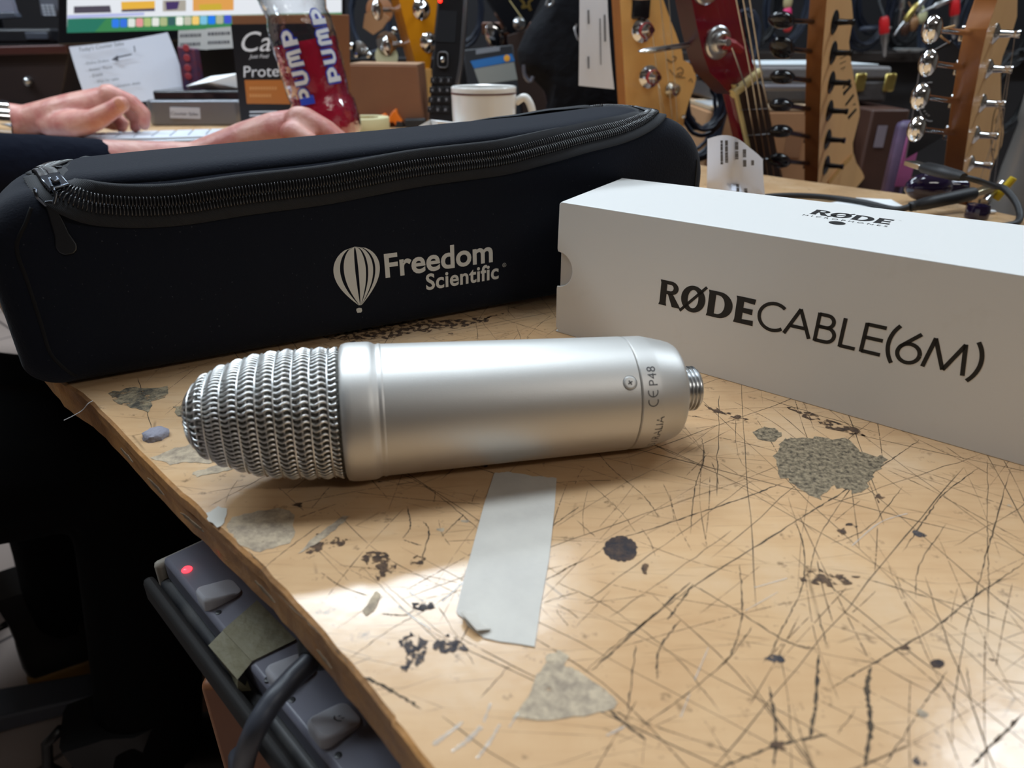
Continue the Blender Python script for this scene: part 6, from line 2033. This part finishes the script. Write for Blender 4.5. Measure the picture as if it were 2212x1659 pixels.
MB().tube(spline(p2, 8), 0.0030, 10).obj('cord', black_rubber, us, smooth=180)
pa, pb, pc2 = W(2082, 383, .040), W(2000, 362, .040), W(1966, 352, .040)
ax = (pb - pa).normalized()
ff = frame(pa, ax, CZ)
L = (pb - pa).length
MB().rings([[ff @ Vector((math.cos(2 * PI * k / 16) * h_ * (1 if 1 else 1), math.sin(2 * PI * k / 16) * w_, z)) for k in range(16)] for z, w_, h_ in ((0, .004, .0036), (.006, .0055, .0048), (L * .45, .008, .0052), (L * .6, .0088, .0056), (L - .002, .0086, .0054), (L, .008, .005))]).obj('plug_body', black_rubber, us, smooth=60)
MB().box((0, 0, (pc2 - pb).length / 2), (0.0048, 0.0125, (pc2 - pb).length), frame(pb, (pc2 - pb), CZ)).obj('plug_shell', mat('steel_shell', (0.62, 0.58, 0.52), 0.25, 1.0), us, bevel=0.0005)
p3_ = [W(2080, 382, .040), W(2115, 391, .036), W(2146, 402, .026)]
MB().tube(spline(p3_, 8), 0.0026, 10).obj('cord', black_rubber, us, smooth=180)
# clip-on tuner, dark violet
cp = W(2015, 446)
ct = thing('clip_tuner', 'glossy dark violet clip on tuner lying under the silver USB plug', 'tuner', cp)
vio = mat('violet_gloss', (0.012, 0.006, 0.03), 0.08, coat=0.8)
MB().sphere(W(2006, 404, .016), (0.024, 0.014, 0.0145), 24).obj('head', vio, ct, smooth=180)
MB().box(W(2056, 408, .010), (0.03, 0.018, 0.019)).obj('clip', vio, ct, bevel=0.005, seg=3)
MB().lathe([(0.010, 0), (0.0105, .006), (0.009, .012), (0.004, .013)], frame(W(2108, 470, .0005), CZ), 24).obj('knob', vio, ct, smooth=50)
MB().box(W(2104, 452, .0055), (0.010, 0.016, 0.011)).obj('clip', vio, ct, bevel=0.003)
mb = MB().tube([W(2126, 436, .006), W(2162, 395, .020)], 0.0034, 10)
tag(mb.obj('screwdriver_shaft', steel, None, org=W(2126, 436), smooth=40), 'short silver rod lying beside the lead at the right', 'tool')
tag(MB().tube([W(2150, 430, .006), W(2190, 384, .028)], [0.004, 0.0035], 10).obj('yellow_pencil', mat('yellow_paint', srgb(200, 170, 30), .4), None, org=W(2150, 430), smooth=40), 'yellow pencil end sticking up behind the USB lead', 'pencil')
p = W(2140, 462, 0)
tag(MB().sphere(p + CZ * .002, (.005, .003, .002), 10).obj('paper_crumb', paper, None, org=p), 'tiny pale crumb on the counter inside the lead loop', 'crumb')
q = [W(1790, 440, .0006), W(1850, 428, .0006), W(1925, 432, .0006), (W(1950, 446, .0006)), W(1880, 460, .0006), W(1800, 452, .0006)]
tag(MB().slab(q, CZ * .0006).obj('white_label', paper, None, org=q[0]), 'white paper label lying under the black lead', 'paper')
cg = PY(2222, 330, 1.35)
tag(MB().lathe([(.02, 0), (.035, .002), (.036, cg.z - .03), (.030, cg.z + .05), (.034, cg.z + .06), (.034, cg.z + .10), (.02, cg.z + .12)], Matrix.Translation((cg.x, cg.y, 0.001)), 28).obj('steel_post', mat('post_grey', srgb(150, 144, 138), .3, .5), None, org=(cg.x, cg.y, 0), smooth=40), 'pale metal post with rounded top at the right frame edge', 'post')

# ------------------------------------------------------------------ dark wall of hanging leads and small gear
sh_ = thing('display_shelf', 'dark shelf along the back wall behind the guitars, right side', 'shelf', (1.4, 2.75, 0))
zs = PY(1900, 112, 2.55).z
MB().box((1.35, 2.78, zs - 0.015), (3.2, 0.46, 0.03)).obj('shelf_board', mat('shelf_dark', srgb(50, 42, 38), .5), sh_, bevel=0.003)
MB().box((1.35, 2.8, (zs - 0.03) / 2), (3.1, 0.4, zs - 0.03)).obj('cupboard', mat('cup_dark', srgb(30, 27, 28), .7), sh_)
cabm = [mat('cable_navy', srgb(26, 30, 42), .35), mat('cable_black', srgb(20, 21, 24), .35), mat('cable_slate', srgb(44, 50, 64), .4)]
rr3 = random.Random(21)
ci = 0
for (px_, py_, r, Y) in [(1545, 20, .10, 2.5), (1640, 20, .10, 2.5), (1700, 10, .11, 2.6), (1880, 15, .11, 2.5), (1960, 25, .10, 2.6), (2040, 40, .11, 2.5), (2110, 50, .11, 2.42), (2190, 50, .12, 2.5), (1600, 90, .08, 2.45), (1900, -20, .12, 2.72), (2180, 200, .10, 2.2), (1508, 250, .07, 1.37), (1526, 200, .06, 1.27), (700, 60, .09, 2.6), (800, 40, .1, 2.6), (1000, 20, .1, 2.6)]:
    c = PY(px_, py_, Y)
    mb = MB()
    for k in range(5):
        ph0 = rr3.uniform(0, 6); e1 = rr3.uniform(.85, 1.1)
        pts = []
        for j in range(37):
            a = 2 * PI * j / 36
            pts.append(c + Vector((math.cos(a) * r * .62 * e1 + rr3.uniform(-.002, .002), (k - 2) * .011 + .004 * math.sin(a + ph0), math.sin(a) * r * e1 * 1.05)))
        mb.tube(pts[:-1], 0.0038, 6, closed=True)
    # tie and hanging hook back to the wall
    mb.tube([c + Vector((0, .03, r * 1.05)), c + Vector((0, -.03, r * 1.1))], 0.006, 8)
    o_ = mb.obj('cable_coil', cabm[ci % 3], None, org=c + Vector((0, 0, r)), smooth=180)
    tag(o_, 'hanging coil of dark cable in the gear behind the guitars', 'cable coil', 'hanging cable coils')
    ci += 1
for k, (px_, py_, Y, lab) in enumerate([(1910, 52, 2.3, 'red tipped silver cable plug hanging left of the far right headstock'), (2062, 12, 2.3, 'red tipped cable plug hanging highest, near the far right headstock top')]):
    c = PY(px_, py_, Y)
    t = thing('cable_plug', lab, 'plug', c, 'red tipped plugs')
    d = Vector((.25, 0, -1)).normalized()
    MB().lathe([(.009, -.02), (.013, -.012), (.014, .02), (.012, .026)], frame(c, d), 18).obj('red_sleeve', mat('red_sleeve', srgb(190, 30, 34), .35), t, smooth=40)
    MB().lathe([(.0125, .026), (.012, .05), (.008, .06), (.006, .085), (.002, .09)], frame(c, d), 18).obj('metal_tip', steel, t, smooth=40)
    MB().tube([c - d * .02, c - d * .06 + Vector((0, .03, 0)), c - d * .12 + Vector((.02, .06, .02))], 0.004, 8).obj('cord', cabm[1], t)
for px_, py_, Y, d, lab in [(1985, 12, 2.3, (-.5, 0, -.85), 'silver jack plug hanging between the red tipped plugs'), (1962, 35, 2.3, (-.5, 0, -.85), 'brass coloured jack plug below the silver one'), (1948, 8, 2.35, (0.1, 0, -1), 'short steel jack plug at the top, left of the silver one'), (1885, 62, 2.4, (1, 0, 0.05), 'grey bar lying behind the red tipped plug'), (2030, 8, 2.3, (-.9, 0, -.4), 'slim grey lead end left of the highest red plug')]:
    c = PY(px_, py_, Y)
    d = Vector(d).normalized()
    t = thing('jack_plug', lab, 'plug', c)
    MB().lathe([(.005, -.04), (.009, -.03), (.009, .012), (.006, .016)], frame(c, d), 14).obj('barrel', [steel, brass, steel, MATS['cable_slate'], steel][['silver', 'brass', 'short', 'grey', 'slim'].index(lab.split()[0])], t, smooth=40)
    MB().lathe([(.004, .016), (.004, .045), (.003, .05), (.0035, .055), (.001, .06)], frame(c, d), 12).obj('tip', steel, t, smooth=40)
for px_, py_, lab in ((1956, 80, 'white round disc added as a glint on the back shelf'), (1983, 86, 'smaller bright disc added as a glint beside the round one on the back shelf')):  # discs added in place of bright glints, no real dishes
    c = PY(px_, py_, 2.5)
    mb = MB().lathe([(.012, 0), (.03, .008), (.031, .010), (.012, .004)], Matrix.Translation((c.x, c.y, zs + .001)), 20)
    tag(mb.obj('glint_disc', mat('glint_white', srgb(226, 236, 240), .2), None, org=(c.x, c.y, zs), smooth=50), lab, 'glint_disc')
for px_, py_, col, lab in ((1974, 52, srgb(150, 108, 72), 'tan wooden peg hanging over the bright glint discs'), (1956, 62, srgb(74, 48, 36), 'dark brown peg hanging left of the tan one'), (1992, 36, srgb(196, 194, 150), 'pale cream knob hanging above the tan peg'), (1700, 30, srgb(214, 50, 110), 'pink plastic tag hanging left of the black tuners'), (1702, 55, srgb(206, 60, 60), 'coral red tag hanging under the pink one'), (1702, 4, srgb(176, 160, 120), 'pale knob at the top edge above the pink tag')):
    c = PY(px_, py_, 2.35)
    t_m = mat('hang_%d_%d' % (px_, py_), col, .4)
    tag(MB().sphere(c, (.014, .01, .022), 12).tube([c + Vector((0, 0, .02)), c + Vector((0, .06, .06))], .002, 6).obj('hanging_tag' if 'tag' in lab else 'peg' if 'peg' in lab else 'knob', t_m, None, org=c + Vector((0, 0, .02)), smooth=180), lab, 'peg' if 'peg' in lab else 'tag' if 'tag' in lab else 'knob')
# gear between the bottle and the amber guitar: discs, foil, tan card
bs = thing('back_rack', 'dark rack of small instruments behind the brown cardboard box', 'rack', (PY(800, 100, 2.0).x, 2.1, 0))
za = PY(800, 128, 1.9).z
a, b_ = PY(745, 128, 1.9), PY(1010, 128, 1.9)
MB().box(((a.x + b_.x) / 2, 2.05, za / 2), (b_.x - a.x, 0.3, za)).obj('rack_body', mat('rack_dark', srgb(26, 24, 26), .6), bs)
for px_, py_, r, m, lab in ((820, 22, .030, maple_side, 'brown round disc hanging at the back near the amber headstock'), (836, 92, .024, chrome, 'mirror bright disc hanging above the brown box'), (835, 122, .026, mat('cream_disc', srgb(206, 200, 160), .4), 'cream disc hanging just above the brown box'), (776, 105, .016, chrome, 'small chrome disc at the back left of the cream one')):
    c = PY(px_, py_, 1.78)
    mb = MB().lathe([(.002, -.003), (r, -.002), (r, .002), (.002, .004)], frame(c, (0.2, -1, .3)), 24).tube([c, c + Vector((0, .1, .02))], .003, 6)
    tag(mb.obj('hanging_disc', m, None, org=c, smooth=40), lab, 'disc')
q = [PY(x, y, 1.76) for x, y in [(788, 30), (812, 18), (842, 38), (826, 62), (806, 75), (784, 60)]]
tag(MB().slab(q, Vector((0, .006, 0))).obj('tan_card', mat('tan_card', srgb(186, 140, 100), .6), None, org=q[0]), 'tan card tag hanging behind the bottle, left of the amber headstock', 'tag')
for i, (px_, py_) in enumerate(((760, 100), (772, 118), (798, 120), (852, 66), (866, 96), (790, 108))):
    c = PY(px_, py_, 1.84)
    tag(MB().sphere(c, .009, 12).tube([c, c + Vector((0, .08, 0))], .003, 6).obj('chrome_knob', chrome, None, org=c, smooth=180), 'small chrome knob on the gear behind the brown box', 'knob', 'chrome knobs at the back')

# ------------------------------------------------------------------ the person at the keyboard
def caps(chains):
    """chains of (point, radius): overlapping round-ended limbs"""
    mb = MB()
    for ch in chains:
        pts = [Vector(p) for p, r in ch]; rr = [r for p, r in ch]
        dense, dr = [], []
        for i in range(len(pts) - 1):
            for k in range(5):
                dense.append(pts[i].lerp(pts[i + 1], k / 5)); dr.append(rr[i] + (rr[i + 1] - rr[i]) * k / 5)
        dense.append(pts[-1]); dr.append(rr[-1])
        mb.tube(dense, dr, 14)
        mb.sphere(pts[0], rr[0], 14); mb.sphere(pts[-1], rr[-1], 14)
        for p, r in zip(pts[1:-1], rr[1:-1]): mb.sphere(p, r * 1.0, 14)
    return mb


def organic(mb, name, m, voxel, iters, parent, kind=None):
    o = mb.obj('tmp', m, parent)
    r = o.modifiers.new('r', 'REMESH'); r.mode = 'VOXEL'; r.voxel_size = voxel; r.use_smooth_shade = True
    s = o.modifiers.new('s', 'SMOOTH'); s.factor = 0.5; s.iterations = iters
    bpy.context.view_layer.update()
    me = bpy.data.meshes.new_from_object(o.evaluated_get(bpy.context.evaluated_depsgraph_get()))
    me.name = name
    old = o.data
    o.modifiers.clear(); o.data = me; o.name = name
    me.polygons.foreach_set('use_smooth', [True] * len(me.polygons))
    bpy.data.meshes.remove(old)
    return o


skin = bpy.data.materials.new('skin')
nt, nd, lk, b = nodes(skin)
tc = N(nt, 'ShaderNodeTexCoord')
n1 = N(nt, 'ShaderNodeTexNoise', i_Scale=38.0, i_Detail=5.0)
lk.new(tc.outputs['Object'], n1.inputs['Vector'])
mx = N(nt, 'ShaderNodeMix', data_type='RGBA')
mx.inputs[6].default_value = (*srgb(200, 148, 134), 1); mx.inputs[7].default_value = (*srgb(180, 112, 104), 1)
r1 = N(nt, 'ShaderNodeMapRange', i_1=0.4, i_2=0.65); lk.new(n1.outputs[0], r1.inputs[0]); lk.new(r1.outputs[0], mx.inputs[0])
lk.new(mx.outputs[2], b.inputs['Base Color'])
b.inputs['Roughness'].default_value = 0.45
b.inputs['Subsurface Weight'].default_value = 0.12
b.inputs['Subsurface Radius'].default_value = (0.008, 0.003, 0.002)
n2 = N(nt, 'ShaderNodeTexNoise', i_Scale=160.0, i_Detail=3.0); lk.new(tc.outputs['Object'], n2.inputs['Vector'])
bp = N(nt, 'ShaderNodeBump', i_Strength=0.4, i_Distance=0.002); lk.new(n2.outputs[0], bp.inputs['Height']); lk.new(bp.outputs[0], b.inputs['Normal'])

SF = Vector((0.65, 0.76, 0)); SRt = Vector((0.76, -0.65, 0))
SH = Vector((-0.78, 0.70, 1.04))
shR = SH + SRt * 0.18; shL = SH - SRt * 0.18
pel = Vector((-0.90, 0.57, 0.54))
Lw = PY(58, 262, 1.20); Rw = PY(424, 345, 0.84)
elL = Vector((-1.03, 1.02, 0.83)); elR = Vector((-0.61, 0.61, 0.80))
hd = SH + SF * 0.10 + Vector((0, 0, 0.25))
kneeR = W(300, 985, -0.26); kneeL = W(95, 890, -0.26)
footR = WF(330, 1640, 0.09); footL = WF(152, 1338, 0.09)
pers = thing('person', 'person in dark navy sleeves and black trousers typing at the keyboard', 'person', (pel.x, pel.y, 0))
L = lambda x, y, Y: PY(x, y, Y)
ch = []
LH = lambda x, y, Y: PY(x, y - 9, Y)
# left hand: thumb side towards us
ch += [[(elL, 0.040), (Lw.lerp(elL, .5), 0.035), (Lw, 0.0245)],
       [(Lw, 0.0245), (LH(130, 255, 1.195), 0.0265), (LH(180, 243, 1.20), 0.0265), (LH(228, 226, 1.21), 0.0215)],
       [(Lw, 0.022), (LH(140, 262, 1.225), 0.022), (LH(215, 238, 1.245), 0.020)],
       [(LH(110, 278, 1.185), 0.020), (LH(165, 278, 1.165), 0.021), (LH(205, 268, 1.15), 0.0165), (LH(240, 248, 1.15), 0.0135), (LH(262, 234, 1.152), 0.0125)],
       [(LH(236, 214, 1.205), 0.0165), (LH(284, 230, 1.215), 0.0125), (LH(311, 254, 1.215), 0.0108), (LH(311, 278, 1.21), 0.0095)],
       [(LH(234, 212, 1.23), 0.0165), (LH(276, 242, 1.24), 0.0122), (LH(296, 270, 1.24), 0.0105), (LH(292, 284, 1.235), 0.0092)],
       [(LH(216, 232, 1.25), 0.016), (LH(252, 266, 1.262), 0.0115), (LH(266, 275, 1.26), 0.010), (LH(262, 286, 1.255), 0.009)],
       [(LH(190, 250, 1.262), 0.0145), (LH(212, 270, 1.275), 0.0105), (LH(236, 278, 1.272), 0.009), (LH(250, 282, 1.27), 0.0082)]]
# right hand, mostly behind the case
ch += [[(elR, 0.028), (Rw.lerp(elR, .5), 0.027), (Rw, 0.020)],
       [(Rw, 0.020), (L(535, 306, 0.84), 0.0225), (L(600, 285, 0.84), 0.0225), (L(652, 265, 0.845), 0.0165)],
       [(Rw, 0.018), (L(560, 310, 0.865), 0.020), (L(640, 285, 0.875), 0.0165)],
       [(L(648, 260, 0.83), 0.0165), (L(692, 277, 0.828), 0.012), (L(724, 299, 0.826), 0.0105), (L(736, 318, 0.825), 0.009)],
       [(L(656, 260, 0.855), 0.016), (L(706, 281, 0.855), 0.0118), (L(738, 305, 0.855), 0.0104), (L(748, 324, 0.855), 0.009)],
       [(L(646, 272, 0.877), 0.015), (L(698, 296, 0.882), 0.0115), (L(728, 316, 0.884), 0.010), (L(736, 330, 0.884), 0.0088)],
       [(L(632, 288, 0.81), 0.014), (L(668, 306, 0.804), 0.0108), (L(690, 326, 0.802), 0.009)],
       [(L(500, 322, 0.88), 0.017), (L(560, 328, 0.90), 0.015), (L(610, 328, 0.915), 0.0122), (L(640, 332, 0.92), 0.0108)]]
# head, neck, trunk and limbs inside the clothes
ch += [[(SH + Vector((0, 0, 0.02)), 0.058), (hd - Vector((0, 0, 0.10)), 0.055)],
       [(hd - SF * 0.02 + Vector((0, 0, .035)), 0.088), (hd + SF * 0.03, 0.078), (hd + SF * 0.055 - Vector((0, 0, .075)), 0.05)],
       [(hd + SF * 0.095 + Vector((0, 0, .02)), 0.013), (hd + SF * 0.122 - Vector((0, 0, .02)), 0.016)],
       [(hd - SRt * 0.083, 0.018), (hd - SRt * 0.087 - Vector((0, 0, .03)), 0.014)], [(hd + SRt * 0.083, 0.018), (hd + SRt * 0.087 - Vector((0, 0, .03)), 0.014)],
       [(hd + SF * 0.098 - Vector((0, 0, .052)) + SRt * .018, 0.010), (hd + SF * 0.104 - Vector((0, 0, .052)), 0.012), (hd + SF * 0.098 - Vector((0, 0, .052)) - SRt * .018, 0.010)],
       [(shR, 0.05), (elR, 0.028)], [(shL, 0.05), (elL, 0.038)], [(shR, 0.06), (SH, 0.075), (shL, 0.06)],
       [(SH - Vector((0, 0, .08)), 0.115), (SH.lerp(pel, .6), 0.12), (pel, 0.13)],
       [(pel + SRt * .09, 0.08), (kneeR, 0.05), (footR, 0.03)], [(pel - SRt * .09, 0.08), (kneeL, 0.05), (footL, 0.03)]]
organic(caps(ch), 'body', skin, 0.0034, 4, pers)
# nail on the near thumb
MB().sphere(L(258, 223, 1.1405), (0.0075, 0.0022, 0.0085), 12, Matrix.Rotation(math.radians(-40), 4, 'Y')).obj('thumb_nail', mat('nail', srgb(198, 140, 120), 0.25), pers, smooth=180)
for sd in (-1, 1):
    MB().sphere(hd + SF * 0.092 + SRt * sd * .034 + Vector((0, 0, .018)), 0.0125, 14).obj('eye', mat('eye_white', (.8, .8, .78), .2), pers, smooth=180)
# hair
hm = MB()
rg = []
for i in range(9):
    a = PI / 2 * i / 8
    rg.append([hd + Vector((0, 0, .045 + 0.092 * math.sin(a))) - SF * .025 + (SF * math.cos(2 * PI * k / 24) * 0.102 + SRt * math.sin(2 * PI * k / 24) * 0.094) * max(math.cos(a), .02) - Vector((0, 0, .055 * max(0, -math.cos(2 * PI * k / 24)) * math.cos(a))) for k in range(24)])
hm.rings(rg).obj('hair', mat('dark_hair', srgb(48, 36, 30), .7, bump=(90, .8, .01)), pers, smooth=180)
navy = mat('navy_jumper', srgb(17, 21, 34), 0.85, bump=(30, .4, .012), spec=0.08)
cuffR = Rw.lerp(elR, .30); cuffL = Lw.lerp(elL, .26)
jc = [[(shR, 0.072), (elR, 0.044), (cuffR, 0.0262)], [(shL, 0.072), (elL, 0.058), (cuffL, 0.046)], [(shR, 0.07), (SH - Vector((0, 0, .01)), 0.09), (shL, 0.07)],
      [(SH - Vector((0, 0, .08)) - SRt * .06, 0.115), (pel - SRt * .06 + Vector((0, 0, .05)), 0.125)], [(SH - Vector((0, 0, .08)) + SRt * .06, 0.115), (pel + SRt * .06 + Vector((0, 0, .05)), 0.125)],
      [(SH + Vector((0, 0, .0)), 0.075), (SH + Vector((0, 0, .035)), 0.066)]]
organic(caps(jc), 'jumper', navy, 0.008, 4, pers)
trs = mat('black_trousers', (0.0045, 0.0045, 0.005), 0.95, spec=0.1)
tc_ = [[(pel + SRt * .08, 0.115), (kneeR + Vector((0, 0, 0)), 0.072), (kneeR.lerp(footR, .55), 0.062), (footR + Vector((0, 0, .0)), 0.058)], [(pel - SRt * .08, 0.115), (kneeL, 0.072), (kneeL.lerp(footL, .55), 0.058), (footL + Vector((0, 0, .03)), 0.05)],
       [(pel - SRt * .07, 0.12), (pel + SRt * .07, 0.12)]]
organic(caps(tc_), 'trousers', trs, 0.008, 3, pers)
wf = frame(Lw.lerp(elL, .11), Lw - elL, CZ)
MB().lathe([(0.0265, -0.012), (0.0285, -0.010), (0.0285, 0.010), (0.0265, 0.012)], wf, 28, False, False).obj('watch', chrome, pers, smooth=40)
bootm = mat('boot_leather', (0.012, 0.011, 0.011), .35)
solem = mat('boot_sole', srgb(128, 92, 40), .5)
for ft_, dr in ((footL, Vector((0.86, 0.5, 0))), (footR, Vector((0.9, 0.44, 0)))):
    dr.normalize()
    sdv = Vector((-dr.y, dr.x, 0))
    heel = Vector((ft_.x, ft_.y, 0)) - dr * 0.075
    fo = [(0, -.026), (.01, -.036), (.06, -.037), (.12, -.038), (.2, -.050), (.25, -.046), (.285, -.028), (.295, 0), (.285, .026), (.25, .042), (.2, .046), (.12, .036), (.06, .036), (.01, .034), (0, .024)]
    Mf = Matrix((dr, sdv, CZ)).transposed().to_4x4(); Mf.translation = heel
    b0 = MB().prism(fo, 0.001, 0.030, Mf).obj('boot_sole', solem, pers, bevel=0.006, seg=3)
    rg = []
    for z, x0, x1, wsc in ((.030, .004, .290, .96), (.05, .002, .285, .98), (.075, .003, .25, .92), (.09, .004, .19, .9), (.105, .006, .135, .92), (.14, .006, .115, .95), (.19, .0, .112, 1.0)):
        rg.append([Mf @ Vector((x0 + (x1 - x0) * (x / .295), y * wsc, z)) for x, y in fo])
    MB().rings(rg).obj('boot', bootm, pers, smooth=60)
    MB().tube([Mf @ Vector((.0, 0, .19)), Mf @ Vector((-.018, 0, .175)), Mf @ Vector((-.026, 0, .14)), Mf @ Vector((-.014, 0, .115)), Mf @ Vector((0.002, 0, .12))], 0.006, 8).obj('heel_loop', bootm, pers, smooth=180)
# office chair under them
chr_ = thing('office_chair', 'black office chair with grey star base under the seated person', 'chair', (pel.x, pel.y, 0))
sc_ = Vector((pel.x, pel.y, 0))
seatm = mat('seat_black', (0.012, 0.012, 0.014), .8)
MB().box((0, 0, 0), (0.46, 0.46, 0.06), Matrix.Translation((sc_.x, sc_.y, 0.375)) @ Matrix.Rotation(math.atan2(SF.y, SF.x), 4, 'Z')).obj('seat', seatm, chr_, bevel=0.025, seg=3)
MB().box((0, 0, 0), (0.05, 0.40, 0.45), Matrix.Translation((sc_.x - SF.x * .25, sc_.y - SF.y * .25, 0.70)) @ Matrix.Rotation(math.atan2(SF.y, SF.x), 4, 'Z')).obj('backrest', seatm, chr_, bevel=0.02, seg=3)
MB().tube([sc_ - SF * .16 + CZ * .36, sc_ - SF * .29 + CZ * .38, sc_ - SF * .28 + CZ * .55], 0.018, 10).obj('back_bar', seatm, chr_)
MB().lathe([(.03, .07), (.03, .2), (.02, .2), (.02, .36)], Matrix.Translation(sc_), 20).obj('gas_column', seatm, chr_, smooth=40)
gbm = mat('base_grey', srgb(70, 72, 80), .5)
tipd = WF(120, 1530, .06) - sc_; tipd.z = 0
a0 = math.atan2(tipd.y, tipd.x)
for k in range(5):
    a = a0 + 2 * PI * k / 5
    d = Vector((math.cos(a), math.sin(a), 0))
    LL = 0.36
    c = sc_
    s_ = Vector((-d.y, d.x, 0))
    lg_ = MB().rings([[c + d * x + s_ * y * w + CZ * z for y, z in ((-1, z0), (1, z0), (1, z1), (-1, z1))] for x, w, z0, z1 in ((.02, .034, .075, .115), (.2, .028, .07, .10), (LL, .022, .062, .082))]).obj('leg', gbm, chr_, bevel=0.004)
    MB().lathe([(.004, -.022), (.026, -.02), (.028, 0), (.026, .02), (.004, .022)], frame(c + d * LL + CZ * .0285, s_), 18).obj('castor', black_rubber, lg_, smooth=50)
